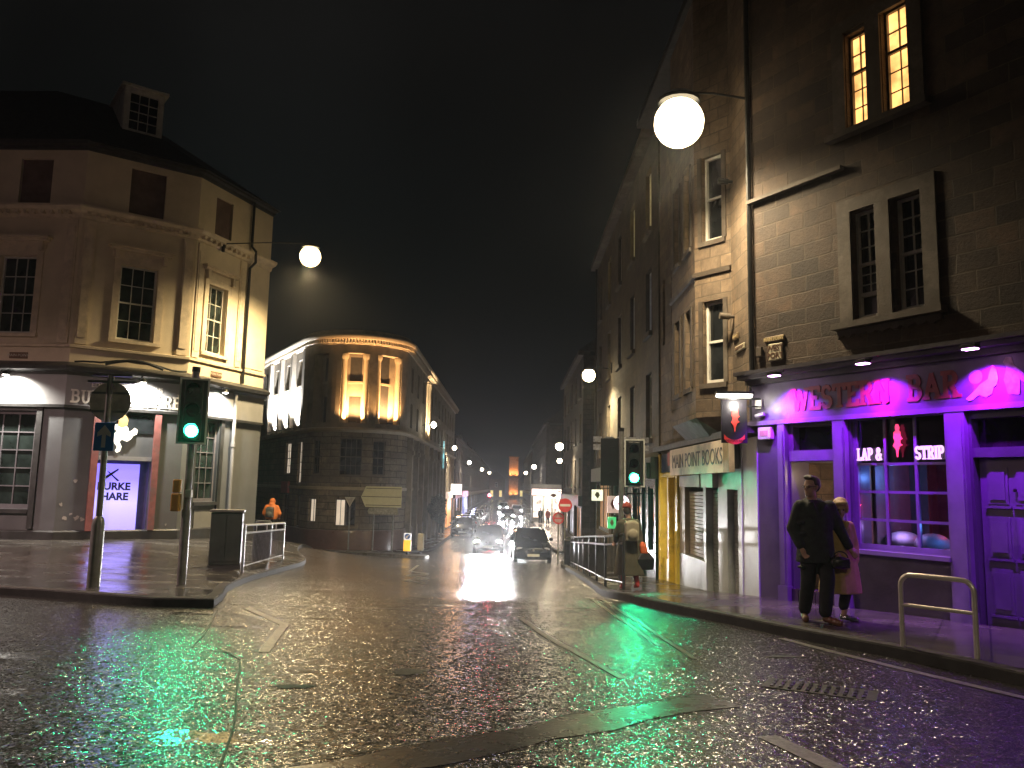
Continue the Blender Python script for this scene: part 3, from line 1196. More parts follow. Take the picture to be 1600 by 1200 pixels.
# ground floor windows
sash(pub, FL, *bigl, 5, (5,), frame_m=plain('dark_shop_window_frame', (.13, .12, .13), .4, var=.2), pane_m=M_GLASSG, fw=.1, bar=.035, inset=.12)
sash(pub, FR, *winr, 3, (5,), frame_m=MATS['dark_shop_window_frame'], pane_m=M_GLASSG, fw=.08, bar=.03, inset=.12)
for Fx, (a_, b_, c_, e_), zt in ((FL, bigl, .14), (FR, winr, .10)):
    for q0, q1 in ((a_ - .2, a_ - .02), (b_ + .02, b_ + .18)):
        mb = MB(); mb.box(q0, q1, -.07, .05, .2, 3.70, Fx)
        part('window_post', mb, M_LEAD, pub)
    mb = MB(); mb.box(a_ - .02, b_ + .02, -.10, .05, c_ - .12, c_ - .01, Fx)
    part('window_sill', mb, M_LEAD, pub)
mb = MB(); mb.box(.72, 1.58, -.03, .02, .1, .72, FR)
part('stall_panel', mb, M_GREYL, pub)
# red pilasters beside the door, lintel and signboard panel over it
mb = MB()
mb.box(.78, .965, -.10, .05, .14, 3.62, FM); mb.box(2.455, 2.64, -.10, .05, .14, 3.62, FM)
part('door_pilasters', mb, M_RED, pub)
mb = MB(); mb.box(.98, 2.44, -.06, .05, 2.2, 2.32, FM)
part('door_lintel', mb, M_GREYL, pub)
mb = MB(); mb.box(.98, 2.44, -.03, .02, 3.02, 3.6, FM)
part('fanlight', mb, M_GLASS, pub)
mb = MB()
mb.box(.98, 2.44, .40, .44, -.9, 2.4, FM)
mb.box(2.42, 2.46, .05, 1.0, -.9, 2.3, FM)
part('door_lobby', mb, plain('lobby_paint', (.10, .09, .14), .4), pub)
mb = MB(); mb.box(.9, 2.52, -.22, .38, -.9, .02 - .18, FM)
part('door_step', mb, M_KERB, pub)
for x_, z_, s_ in ((.30, .35, 1), (.42, .8, .8), (.62, .42, 1.3), (.16, 1.1, .5), (.52, 1.6, .7)):
    pass
# chipped paint scars near the door
mb = MB()
rnd = random.Random(5)
for (x_, z_, r_2) in ((.10, .50, .05), (.24, .62, .04), (.40, .50, .07), (.55, .48, .05), (.30, 1.55, .05), (-.02, .9, .05), (2.85, .3, .03), (3.0, 1.3, .02)):
    pts = []
    for i_ in range(9):
        a_ = 2 * PI * i_ / 9
        k_ = r_2 * (.5 + rnd.random())
        pts.append((x_ + .15 + k_ * math.cos(a_), z_ + k_ * math.sin(a_)))
    mb.prism(pts, -.006, .002, FM)
part('chipped_paint', mb, plain('bare_plaster', (.38, .36, .33), .7), pub)
# roof: slate slopes drawn in from the eaves, top deck
rp = [(p.x - A.x, p.y - A.y) for p in (A0, A, B, Cc, D, Eb, A0 + Vector((0, 8)))]
cxr, cyr = -6.0, 6.0
mb = MB()
low = [(x * 1.0, y * 1.0, 11.93) for x, y in rp]
low = [(x + (x - cxr) * .03, y + (y - cyr) * .03, z) for x, y, z in low]
hi = [(cxr + (x - cxr) * .52, cyr + (y - cyr) * .52, 15.0) for x, y, z in low]
top = [(cxr + (x - cxr) * .2, cyr + (y - cyr) * .2, 15.6) for x, y, z in low]
mb.loft([low, hi, top])
roof = part('roof', mb, M_SLATE, pub)
# dormer window on the front slope
dm = pl @ frame(A.x, A.y, 0, *d53) @ T(1.15, 1.7, 12.95)
mb = MB()
mb.wall(1.22, 0, 1.62, [(.18, 1.04, .2, 1.45)], t=.12)
mb.box(-.02, .10, .12, 2.2, -.6, 1.6); mb.box(1.12, 1.24, .12, 2.2, -.6, 1.6); mb.box(-.12, 1.34, -.12, 2.2, 1.62, 1.70)
dorm = part('dormer', mb, M_WHITEP, roof, dm)
mb = MB()
for i_ in (1, 2):
    mb.box(.18 + .86 * i_ / 3 - .012, .18 + .86 * i_ / 3 + .012, .04, .07, .2, 1.45)
for z_ in (.52, .83, 1.14):
    mb.box(.18, 1.04, .042, .068, z_ - .014, z_ + .014)
mb2 = MB(); mb2.box(.17, 1.05, .075, .09, .19, 1.46)
part('dormer_bars', mb, M_WHITEP, roof, dm)
part('dormer_pane', mb2, M_GLASS, roof, dm)
# downpipes
mb = MB()
mb.tube([FS @ Vector((.02, -.12, 11.5)), FS @ Vector((.02, -.12, 9.9)), FS @ Vector((.02, -.30, 9.7)), FS @ Vector((.02, -.32, 9.3)), FS @ Vector((.02, -.10, 9.1)), FS @ Vector((.02, -.10, 5.0))], .05)
part('downpipe', mb, M_IRON, pub, smooth=40)
mb = MB()
mb.tube([FR @ Vector((2.30, -.12, 4.6)), FR @ Vector((2.30, -.12, 3.2)), FR @ Vector((2.30, -.12, -.6))], .06)
mb.cyl(FR @ Vector((2.30, -.12, 2.8)), FR @ Vector((2.30, -.12, 2.95)), .08)
part('downpipe', mb, M_GREYL, pub, smooth=40)
# cables sagging above the shop cornice
mb = MB()
cab = []
for i_ in range(15):
    t_ = i_ / 14
    cab.append(FM @ Vector((.1 + 3.1 * t_, -.30 - .05 * math.sin(t_ * 9), 4.98 + .16 * math.sin(t_ * PI) ** 2 + .02 * math.sin(t_ * 20))))
mb.tube(cab, .03, 6)
mb.tube([FM @ Vector((.9 + .1 * i_, -.36, 4.99 + (.17 * math.sin(PI * i_ / 16)))) for i_ in range(17)], .05, 6)
part('cable', mb, M_IRON, pub)
# small brown name plates
for Fx, x_, z_ in ((FL, LL - 1.5, 5.16), (FR, 1.35, 5.14)):
    mb = MB(); mb.box(x_ - .27, x_ + .27, -.03, .02, z_ - .09, z_ + .09, Fx)
    n_o = part('name_plate', mb, plain('brown_plate', (.13, .07, .04), .5), pub, bevel=.01)
    text_part('MAIN POINT', .11, plain('plate_letter_white', (.5, .48, .42), .5), n_o, Fx @ T(x_, -.032, z_), ext=.003)
# fascia lettering
M_LET = plain('white_raised_letters', (.62, .60, .55), .5, var=.08)
slab_text('BURKE & HARE', .34, .055, pub, FM @ T(.12, -.075, 3.84), M_LET, width=3.02)
slab_text('EDINBURGHS FAMOUS'.replace('C', ''), .15, .022, pub, FM @ T(.55, -.075, 4.28), M_LET, width=2.1) if False else None
text_part("EDINBURGH'S FAMOUS", .19, M_LET, pub, FM @ T(1.62, -.078, 4.37), ext=.008, off=.004)
# ghost-white dancer cut-out over the door
fig = [(0, 0), (.10, .05), (.14, .20), (.06, .34), (.13, .42), (.30, .36), (.42, .44), (.50, .56), (.60, .60), (.62, .74), (.52, .80), (.44, .72), (.34, .66), (.30, .80), (.18, .90), (.02, .92), (-.14, .86), (-.16, .74), (-.04, .68), (-.18, .52), (-.10, .30), (.0, .18), (-.06, .06)]
mb = MB(); mb.prism([(1.45 + x * .85, 2.42 + z * .95) for x, z in fig], -.09, -.06, FM)
part('dancer_figure', mb, plain('glowing_white_cutout', (.75, .72, .66), .5, var=.05, emit=(1, .93, .8), es=.8), pub)  # glow added to the white, standing in for the fascia lamps' light
mb = MB(); mb.prism([(1.42 + x, 3.22 + z) for x, z in ((0, 0), (.12, -.05), (.26, .02), (.28, .18), (.22, .30), (.13, .36), (.03, .24))], -.095, -.06, FM)
part('figure_hair', mb, plain('gold_cutout', (.45, .32, .12), .5), pub)
# lit lilac poster in the doorway
def lilac():
    m, nt, b = new_mat('backlit_lilac_poster')
    tc = N(nt, 'TexCoord')
    sp = N(nt, 'SeparateXYZ')
    nt.links.new(tc.outputs['Generated'], sp.inputs[0])
    c = ramp(nt, sp.outputs[2], [(0, (.26, .20, 1.0)), (.45, (.42, .36, 1.0)), (.8, (.20, .15, .95))])
    nt.links.new(c, b.inputs['Emission Color'])
    b.inputs['Emission Strength'].default_value = 1.15
    b.inputs['Base Color'].default_value = (.3, .3, .5, 1)
    return m


mb = MB(); mb.box(1.02, 2.20, .28, .32, -.02, 2.1, FM)
post = part('poster', mb, lilac(), pub)
M_INK = plain('black_ink', (.01, .01, .02), .5)
text_part('BURKE', .30, M_INK, post, FM @ T(1.52, .278, 1.42), off=.012, ext=.003)
text_part('HARE', .30, M_INK, post, FM @ T(1.56, .278, 1.12), off=.012, ext=.003)
mb = MB()
mb.prism([(1.12, 1.62), (1.22, 1.58), (1.62, 1.92), (1.60, 1.96)], .274, .281, FM)
mb.prism([(1.30, 1.88), (1.36, 1.86), (1.66, 1.60), (1.60, 1.58)], .273, .2805, FM)
part('logo_cross', mb, M_INK, post)
light('poster_light', 'POINT', post, FM @ Vector((1.6, .0, 1.2)), 5, (.38, .30, 1.0), .35)

# white lamps washing the fascia
def fascia_lamp(F_, x, lab, watt, col=(1, .93, .82), z=4.58, emis=30):
    P_ = (Matrix.Translation((A.x, A.y, -.3)) @ F_) @ Vector((x, -.42, z))
    t = thing('fascia_lamp', lab, 'spotlight', P_, math.atan2((F_ @ Vector((1, 0, 0)) - F_ @ Vector((0, 0, 0))).y, (F_ @ Vector((1, 0, 0)) - F_ @ Vector((0, 0, 0))).x), 'white lamps over the left pub fascia')
    mb = MB(); mb.tube([(0, .34, .10), (0, .1, .12), (0, .0, .06)], .018); mb.lathe((0, 0, -.05), [(.10, 0), (.11, .03), (.07, .10), (.03, .12)], 14)
    part('lamp_arm', mb, M_IRON, t, smooth=40)
    mb = MB(); mb.ell((0, 0, -.05), .08, .08, .03)
    part('lamp_lens', mb, glow('white_lens', (1, .95, .85), emis), t, smooth=60)
    light('lamp_light', 'SPOT', t, (0, -.02, -.12), watt, col, .06, 150, .7, aim=(0, .55, -1))
    return t


fascia_lamp(FL, LL - 1.55, 'white lamp glaring on the grey fascia at the far left edge', 800)
fascia_lamp(FM, 1.95, 'white lamp over the middle of the lettered fascia above the pub doorway', 560)
fascia_lamp(FR, 1.35, 'white lamp on the fascia just right of the green signal', 520)

# ============================================================ purple bar building on the right
bar = thing('bar_building', 'brown sandstone tenement with purple lit bar front and paired sash windows on the right', 'bar building', (W0.x, W0.y, -.1))
bl = Matrix.Translation((-W0.x, -W0.y, .1))
FB_ = bl @ frame(W0.x, W0.y, 0, *dbar)
M_BARPAINT = plain('slate_violet_shop_paint', (.105, .088, .135), .38, var=.16, scale=2.2, bump=.3, bscale=22, dirt=(.06, .05, .075))
M_BARTRIM = plain('violet_trim_paint', (.19, .15, .25), .33, var=.15, scale=4, bump=.2, bscale=22)
M_BARDARK = plain('dark_weathered_cornice', (.05, .045, .05), .5, var=.4, scale=4, bump=.4, bscale=15)
M_TRIMST = plain('dressed_sandstone', (.052, .039, .029), .75, var=.18, scale=3, bump=.4, bscale=26, dirt=(.12, .10, .08))
up1 = [(1.84, 2.20, 4.15, 5.72), (2.50, 2.90, 4.15, 5.72)]
up2 = [(1.83, 2.16, 7.02, 8.46), (2.42, 2.82, 6.99, 8.55)]
up3 = [(5.6, 6.0, 4.15, 5.72), (6.3, 6.7, 4.15, 5.72), (5.6, 6.0, 7.0, 8.5), (6.3, 6.7, 7.0, 8.5)]
mb = MB(); mb.wall(9, 3.5, 11.6, up1 + up2 + up3)
part('wall', mb, M_BARSTONE, bar, FB_)
ops = [(.65, 1.44, -.4, 2.13), (.70, 1.42, 2.30, 2.66), (1.70, 3.10, .92, 2.74), (3.42, 4.95, -.4, 2.14), (3.42, 4.95, 2.26, 2.62), (6.1, 7.6, .9, 2.7)]
mb = MB(); mb.wall(9, -.5, 3.5, ops)
part('shopfront_wall', mb, M_BARPAINT, bar, FB_)
# returns, back and roof
Wb = W0 + dbar * 9
mb = MB()
nrm = Vector((-dbar.y, dbar.x))
for P_, Q_ in ((W0 + nrm * 7 - dbar * 0, W0 + nrm * .4), (Wb + nrm * .4, Wb + nrm * 7), (Wb + nrm * 7, W0 + nrm * 7)):
    a_, b_ = P_ - W0, Q_ - W0
    mb.face([(a_.x, a_.y, -.6), (b_.x, b_.y, -.6), (b_.x, b_.y, 11.7), (a_.x, a_.y, 11.7)])
part('side_wall', mb, M_BARSTONE, bar)
mb = MB()
q_ = [(0 - .1, -.2), (9.1, -.2), (9.1, 7.2), (-.1, 7.2)]
mb.loft([[(FB_ @ Vector((x, y, 11.6)))[:] for x, y in q_], [(FB_ @ Vector((x, y, 11.8)))[:] for x, y in q_], [(FB_ @ Vector((.1 * 9 + x * .8, 3.5 + (y - 3.5) * .2, 14.2)))[:] for x, y in q_]])
part('roof', mb, M_SLATE, bar)
mb = MB(); mb.box(-.14, 9.05, -.30, .02, 3.44, 3.50, FB_); mb.box(-.16, 9.07, -.36, .02, 3.502, 3.56, FB_); mb.box(-.10, 9.0, -.16, .02, 3.36, 3.438, FB_)
part('shop_cornice', mb, M_BARDARK, bar)
mb = MB(); mb.box(-.10, 9.0, -.07, -.002, 2.78, 3.36, FB_)
part('fascia', mb, M_BARPAINT, bar)
mb = MB(); mb.box(-.11, 9.01, -.10, .01, 2.71, 2.778, FB_)
part('fascia_mould', mb, M_BARTRIM, bar)
for x0_, x1_ in ((.47, .61), (1.47, 1.67), (3.13, 3.38), (4.99, 5.2)):
    mb = MB(); mb.box(x0_, x1_, -.09, .01, -.2, 2.708, FB_); mb.box(x0_ + .03, x1_ - .03, -.105, -.091, .3, 2.6, FB_); mb.box(x0_ - .02, x1_ + .02, -.12, .012, -.2, .28, FB_)
    part('pilaster', mb, M_BARTRIM, bar)
mb = MB(); mb.box(.645, 1.445, -.03, .25, 2.14, 2.29, FB_)
part('door_transom', mb, M_BARTRIM, bar)
for x0_, x1_, z0_, z1_ in ((.70, 1.42, 2.31, 2.655), (3.43, 4.94, 2.265, 2.615)):
    mb = MB(); mb.box(x0_, x1_, .14, .16, z0_, z1_, FB_)
    part('fanlight', mb, M_GLASS, bar)
mb = MB()
for i_ in range(7):
    mb.box(.46 + .15 * i_, .595 + .15 * i_, -.03, .3, -.2, .245, FB_)
part('door_step', mb, plain('wet_dark_step_tile', (.07, .05, .06), .25), bar)
# lobby inside the open door
M_LOBBY = plain('lobby_dark_wall', (.06, .05, .05), .6)
mb = MB()
mb.box(.2, 2.0, 1.3, 1.35, .1, 2.6, FB_); mb.box(.2, 1.68, .42, 1.3, 2.55, 2.6, FB_); mb.box(.2, 1.68, .31, 1.3, .1, .16, FB_); mb.box(.2, .25, .42, 1.3, .1, 2.6, FB_)
part('lobby', mb, M_LOBBY, bar)
mb = MB(); mb.box(1.40, 1.66, .42, 1.3, .16, 2.5, FB_)
part('lobby_panel', mb, plain('brown_lobby_panel', (.30, .13, .07), .5), bar)
mb = MB(); mb.box(1.37, 1.395, .55, .75, 1.25, 1.7, FB_)
fr_ = part('notice_frame', mb, M_WHITEP, bar)
mb = MB(); mb.box(1.36, 1.369, .58, .72, 1.29, 1.66, FB_)
part('notice', mb, plain('dark_notice', (.04, .05, .05), .4), fr_)
mb = MB(); mb.box(1.22, 1.40, .46, .66, 1.99, 2.04, FB_)
part('lobby_lamp', mb, glow('warm_white_lamp', (1, .82, .6), 9), bar)
light('lobby_light', 'POINT', bar, FB_ @ Vector((1.25, .55, 1.9)), 5, (1, .72, .45), .05)
# lap & strip window: glazing bars, clear glass, dim room with coloured lights
mb = MB()
for x0_, x1_, z0_, z1_ in ((1.70, 1.76, .92, 2.74), (3.04, 3.10, .92, 2.74)):
    mb.box(x0_, x1_, .06, .14, z0_, z1_, FB_)
mb.box(1.76, 3.04, .062, .138, .92, .99, FB_); mb.box(1.76, 3.04, .062, .138, 2.70, 2.74, FB_)
for x_ in (2.18, 2.62):
    mb.box(x_ - .018, x_ + .018, .075, .125, .99, 2.70, FB_)
for z_ in (1.32, 1.70, 2.08):
    mb.box(1.76, 3.04, .078, .122, z_ - .018, z_ + .018, FB_)
wn = part('window', mb, M_BARTRIM, bar)
mb = MB(); mb.box(1.76, 3.04, .098, .104, .99, 2.70, FB_)
part('pane', mb, M_CLEAR, wn)
mb = MB(); mb.box(1.62, 3.14, -.13, .05, .86, .915, FB_)
part('window_sill', mb, M_BARTRIM, bar)
mb = MB(); mb.box(1.77, 3.03, .126, .14, 2.10, 2.70, FB_)
part('sign_backing', mb, plain('dark_sign_backing', (.03, .022, .035), .4), wn)
mb = MB()
mb.box(1.70, 3.3, 2.0, 2.05, .3, 2.8, FB_); mb.box(1.69, 1.72, .5, 2.0, .3, 2.8, FB_); mb.box(3.28, 3.3, .5, 2.0, .3, 2.8, FB_); mb.box(1.7, 3.3, .42, 2.0, 2.78, 2.82, FB_); mb.box(1.7, 3.3, .42, 2.0, .28, .32, FB_)
part('bar_room', mb, plain('dim_room', (.14, .11, .13), .6), bar)
mb = MB()
mb.ell(FB_ @ Vector((1.95, .75, 1.02)), .24, .20, .14); mb.ell(FB_ @ Vector((2.35, .8, 1.0)), .24, .2, .15)
mb.ell(FB_ @ Vector((2.9, .9, 1.0)), .2, .2, .18); mb.box(1.8, 3.1, .7, 1.1, .5, .95, FB_)
part('padded_seat', mb, plain('padded_vinyl', (.4, .38, .4), .35), bar, smooth=50)
for p_, w_, c_ in (((1.95, .55, 1.9), 2.2, (.15, .35, 1)), ((2.6, 1.2, 1.5), 1.8, (1, .06, .10)), ((2.95, .6, 1.25), 1.8, (.1, .3, 1)), ((2.1, .5, 1.2), 1.1, (.6, .35, 1))):
    light('party_light', 'POINT', bar, FB_ @ Vector(p_), w_ * 3.5, c_, .03)
M_NEONP = glow('pink_white_letters', (1.0, .62, 1.0), .75)
slab_text('LAP &', .155, .022, wn, FB_ @ T(1.775, .05, 2.14), M_NEONP, width=.38)
slab_text('STRIP', .155, .024, wn, FB_ @ T(2.645, .05, 2.14), M_NEONP, width=.385)


def girl(x, z, h, yy, F_, parent, mat, name='dancer_silhouette'):
    o_ = [(.0, 0), (.03, .0), (.05, .18), (.10, .32), (.20, .36), (.12, .42), (.13, .52), (.20, .55), (.15, .62), (.13, .78), (.09, .80), (.11, .9), (.07, 1.0), (0, 1.0), (-.03, .9), (-.01, .80), (-.08, .76), (-.09, .58), (-.05, .48), (-.12, .34), (-.08, .30), (-.02, .22)]
    mb = MB(); mb.prism([(x + a * h, z + b * h) for a, b in o_], yy - .012, yy, F_)
    return part(name, mb, mat, parent)


M_NEONR = glow('red_lit_figure', (1.0, .05, .16), 1.1)
girl(2.38, 2.17, .44, .05, FB_, wn, M_NEONR)
# WESTERN BAR lettering and picture on the fascia
M_LRED = plain('red_sign_letters', (.20, .035, .03), .5, var=.25, scale=12)
slab_text('WESTERN', .30, .058, bar, FB_ @ T(.77, -.072, 2.91), M_LRED, width=1.62, depth=.012)
slab_text('BAR', .30, .06, bar, FB_ @ T(2.65, -.072, 2.91), M_LRED, width=.68, depth=.012)
M_PIC = plain('pale_sign_picture', (.55, .50, .52), .5, var=.25, scale=10)
mb = MB(); mb.prism([(3.42, 2.86), (3.50, 2.92), (3.60, 3.02), (3.70, 3.08), (3.72, 3.16), (3.76, 3.24), (3.80, 3.18), (3.82, 3.08), (3.80, 3.0), (3.76, 2.98), (3.74, 2.90), (3.66, 2.86), (3.58, 2.90), (3.50, 2.84), (3.46, 2.83)], -.085, -.071, FB_)
part('hat_picture', mb, M_PIC, bar)
mb = MB(); mb.prism([(3.88, 3.05), (3.92, 3.2), (3.88, 3.26), (3.92, 3.32), (3.98, 3.31), (4.0, 3.22), (4.08, 3.14), (4.18, 3.02), (4.16, 2.96), (4.06, 3.04), (4.05, 2.86), (3.92, 2.88)], -.082, -.071, FB_)
part('cowgirl_picture', mb, plain('sign_picture_skin', (.38, .26, .27), .5, var=.4, scale=16), bar)
mb = MB(); mb.cyl(FB_ @ Vector((3.55, -.08, 3.12)), FB_ @ Vector((3.55, -.071, 3.12)), .085, n=24)
part('moon_picture', mb, plain('sign_picture_moon', (.35, .28, .33), .5), bar)
# double door with raised panels
dr = MB(); dr.box(3.44, 4.175, .10, .15, .12, 2.13, FB_); dr2 = MB(); dr2.box(4.185, 4.93, .10, .15, .12, 2.13, FB_)
for x_, q in ((3.44, dr), (4.185, dr2)):
    do = part('door', q, M_BARTRIM, bar)
    for z0_, z1_ in ((.30, .82), (.96, 1.42), (1.58, 2.02)):
        mb = MB()
        for a_, b_ in ((x_ + .09, x_ + .33), (x_ + .41, x_ + .66)):
            mb.box(a_, b_, .085, .098, z0_, z1_, FB_)
            mb.box(a_ - .03, b_ + .03, .07, .099, z0_ - .05, z0_ - .02, FB_)
            mb.box(a_ + .03, b_ - .03, .072, .084, z0_ + .05, z1_ - .05, FB_)
        part('door_panel', mb, M_BARTRIM, do)
mb = MB(); mb.ell(FB_ @ Vector((3.86, .06, 1.75)), .022)
part('peephole', mb, M_BLACKPL, bar)
sash(bar, FB_, 6.1, 7.6, .9, 2.7, 3, (3,), frame_m=M_BARTRIM, pane_m=M_GLASS)
# upper windows
for i_, o_ in enumerate(up1):
    sash(bar, FB_, *o_, 2, (3, 3) if i_ else (3, 3), frame_m=M_WHITEP, pane_m=M_GLASS, fw=.035, bar=.014, open_gap=.30 if i_ == 0 else 0, inset=.13)
for o_ in up2:
    sash(bar, FB_, *o_, 2, (2, 3), frame_m=plain('dark_sash_paint', (.10, .08, .06), .5), pane_m=M_WIN_WARM, fw=.03, bar=.014, inset=.13, label='warmly lit sash window')
for o_ in up3:
    sash(bar, FB_, *o_, 2, (3, 3), frame_m=M_WHITEP, pane_m=M_GLASS, fw=.035, bar=.014, inset=.13)
for (a_, b_, z0_, z1_) in ((1.84, 2.90, 4.15, 5.72), (1.83, 2.82, 7.0, 8.5), (5.6, 6.7, 4.15, 5.72), (5.6, 6.7, 7.0, 8.5)):
    m0 = a_ + (b_ - a_) * .345 + .01
    mb = MB(); mb.box(a_ - .22, a_ - .01, -.035, .02, z0_ - .05, z1_ + .2, FB_)
    part('jamb', mb, M_TRIMST, bar)
    mb = MB(); mb.box(b_ + .01, b_ + .22, -.035, .02, z0_ - .05, z1_ + .2, FB_)
    part('jamb', mb, M_TRIMST, bar)
    mb = MB(); mb.box(m0 + .01, m0 + .27 - .04, -.035, .02, z0_ - .05, z1_ + .01, FB_)
    part('mullion', mb, M_TRIMST, bar)
    mb = MB(); mb.box(a_ - .01, b_ + .01, -.036, .02, z1_ + .012, z1_ + .2, FB_)
    part('lintel', mb, M_TRIMST, bar)
    mb = MB(); mb.box(a_ - .3, b_ + .3, -.15, .02, z0_ - .14, z0_ - .052, FB_)
    part('sill', mb, M_TRIMST, bar)
mb = MB()
pts = [(1.58, 4.0)]
for i_ in range(31):
    pts.append((1.58 + 1.56 * i_ / 30, 3.88 + .05 * math.sin(i_ * .9) ** 2))
pts.append((3.14, 4.0))
mb.prism(pts[::-1], -.06, .02, FB_)
part('carved_apron', mb, M_TRIMST, bar)
mb = MB(); mb.box(-.06, 1.75, -.10, .02, 6.40, 6.46, FB_)
part('string_course', mb, M_TRIMST, bar)


def plate(F_, x, z, w, h, body, size, label, pm, lm, root_loc, cat='street sign', lines=None):
    """small enamel or cast plate screwed to a wall: its own thing"""
    P_ = F_ @ Vector((x, -.02, z))
    hx = (F_ @ Vector((1, 0, 0)) - F_ @ Vector((0, 0, 0)))
    t = thing('street_name_sign', label, cat, (P_.x + root_loc[0], P_.y + root_loc[1], P_.z + root_loc[2]), math.atan2(hx.y, hx.x))
    mb = MB(); mb.box(-w / 2, w / 2, -.02, .02, -h / 2, h / 2)
    part('plate', mb, pm, t, bevel=min(w, h) * .18)
    if body:
        for i, ln in enumerate(body.split('\n')):
            nn = len(body.split('\n'))
            text_part(ln, size, lm, t, T(0, -.022, (nn / 2 - .5 - i) * size * .95), ext=.003, off=.004)
    return t


M_CREAMPL = plain('cream_enamel_plate', (.42, .38, .28), .4, var=.12, scale=12)
M_BROWNL = plain('brown_sign_letter', (.09, .05, .03), .5)
M_BROWNPL = plain('brown_cast_plate', (.13, .09, .05), .5, var=.2)
M_GOLDL = plain('gold_sign_letter', (.40, .31, .16), .5)
rb = (W0.x, W0.y, -.1)
plate(FB_, .42, 3.86, .28, .28, 'WEST\nPORT', .125, 'square cream WEST PORT street sign at the left end of the brown stone wall', M_CREAMPL, M_BROWNL, rb)
plate(FB_, .40, 4.07, .40, .10, 'MAIN POINT', .07, 'narrow brown MAIN POINT plate just above the square cream street sign', M_BROWNPL, M_GOLDL, rb)

# purple spots on the bar fascia
def purple_spot(x, lab, watt, emis=14):
    P_ = Vector((W0.x, W0.y, -.1)) + (FB_ @ Vector((x, -.5, 3.40)))
    t = thing('purple_spotlight', lab, 'spotlight', P_, math.atan2(dbar.y, dbar.x), 'purple spotlights over the bar fascia')
    mb = MB(); mb.box(-.09, .09, -.06, .06, 0, .05); mb.tube([(0, .02, .05), (0, .20, .08), (0, .36, .06)], .012)
    part('lamp_body', mb, M_IRON, t, bevel=.006)
    mb = MB(); mb.box(-.075, .075, -.05, .05, -.012, -.001)
    part('lamp_lens', mb, glow('purple_lens', (.85, .35, 1.0), emis), t)
    light('lamp_light', 'SPOT', t, (0, 0, -.03), watt * 3.4, (.33, .010, 1.0), .03, 104, .5, aim=(0, .42, -1))
    light('lamp_beam', 'SPOT', t, (0, 0, -.03), watt * 1.9, (.85, .0, 1.0), .03, 50, .8, aim=(0, 1.15, -1))


purple_spot(.80, 'purple spotlight over the first letters of the bar sign', 62)
purple_spot(2.30, 'purple spotlight over the middle of the bar sign', 66)
purple_spot(3.74, 'purple spotlight over the picture at the right end of the bar sign', 78)
purple_spot(5.6, 'purple spotlight past the double door, beyond the right picture edge', 50)

# alarm boxes and camera on the bar's left pier
def wall_box(nm, F_, x, z, w, h, d, lab, cat, mat, rl, face=None):
    P_ = Vector(rl) + (F_ @ Vector((x, -.01, z)))
    hx = (F_ @ Vector((1, 0, 0)) - F_ @ Vector((0, 0, 0)))
    t = thing(nm, lab, cat, P_, math.atan2(hx.y, hx.x))
    mb = MB(); mb.box(-w / 2, w / 2, -d, 0, -h / 2, h / 2)
    part('casing', mb, mat, t, bevel=.012)
    if face:
        mb = MB(); mb.box(-w * .30, w * .30, -d - .008, -d - .001, -h * .22, h * .22)
        part('badge', mb, face, t)
    return t


M_WPLAST = plain('white_plastic', (.55, .53, .50), .4, var=.08)
wall_box('alarm_box', FB_, .22, 2.58, .26, .19, .09, 'white alarm box with pinkish badge on the pier left of the bar doorway', 'alarm box', M_WPLAST, rb, plain('pink_badge', (.45, .22, .2), .5))
wall_box('junction_box', FB_, .12, 3.05, .14, .15, .10, 'small white box lit by the hanging sign lamp at the corner of the bar fascia', 'junction box', M_WPLAST, rb)
cc = thing('security_camera', 'small dark bullet camera under the white box at the bar corner', 'security camera', Vector(rb) + (FB_ @ Vector((.16, -.07, 2.86))), math.atan2(dbar.y, dbar.x))
mb = MB(); mb.cyl((0, .06, 0), (0, -.06, 0), .02); mb.cyl((-.05, -.09, -.01), (.09, -.05, .02), .035)
part('camera_body', mb, plain('grey_camera', (.25, .25, .25), .3), cc, smooth=40)

# hanging sign with strip lamp
hs = thing('hanging_sign', 'black square hanging sign with red dancer under a white strip lamp at the bar corner', 'hanging sign', (3.93, 12.55, 2.4), R(-4))
mb = MB(); mb.box(-.62, -.22, -.02, .02, .02, .70)
bd = part('sign_board', mb, plain('black_sign_board', (.022, .02, .024), .35), hs)
M_SRED = plain('red_paint_glow', (.6, .05, .04), .5, emit=(1, .05, .03), es=.12)  # red paint with a faint glow of its own added
for yy_, M_ in ((-.021, T(-.42, 0, .19)),):
    girl(0, 0, .44, yy_, M_, bd, M_SRED)
mb = MB()
nn_ = 14
rb1 = [(-.42 + .16 * math.cos(R(210 + 120 * i / nn_)) * 1.15, .24 + .17 * math.sin(R(210 + 120 * i / nn_))) for i in range(nn_ + 1)]
rb0 = [(x, z - .07) for x, z in rb1]
mb.prism(rb0 + rb1[::-1], -.031, -.021)
part('red_scroll', mb, M_SRED, bd)
text_part('WESTERN BAR', .045, M_INK, bd, T(-.42, -.033, .055), ext=.002)
mb = MB(); mb.tube([(0, 0, .72), (-.66, 0, .72)], .015); mb.tube([(-.2, 0, .98), (-.22, -.03, .80)], .01); mb.tube([(0, 0, .6), (-.2, 0, .6)], .012)
part('bracket', mb, M_IRON, hs)
mb = MB(); mb.box(-.70, -.12, -.09, .09, .79, .83)
part('lamp_hood', mb, M_IRON, hs)
mb = MB(); mb.box(-.68, -.14, -.07, .07, .75, .785)
part('strip_lamp', mb, glow('strip_white', (1, .92, .78), 11), hs)
light('strip_light', 'POINT', hs, (-.4, -.14, .62), 13, (1, .93, .8), .06)

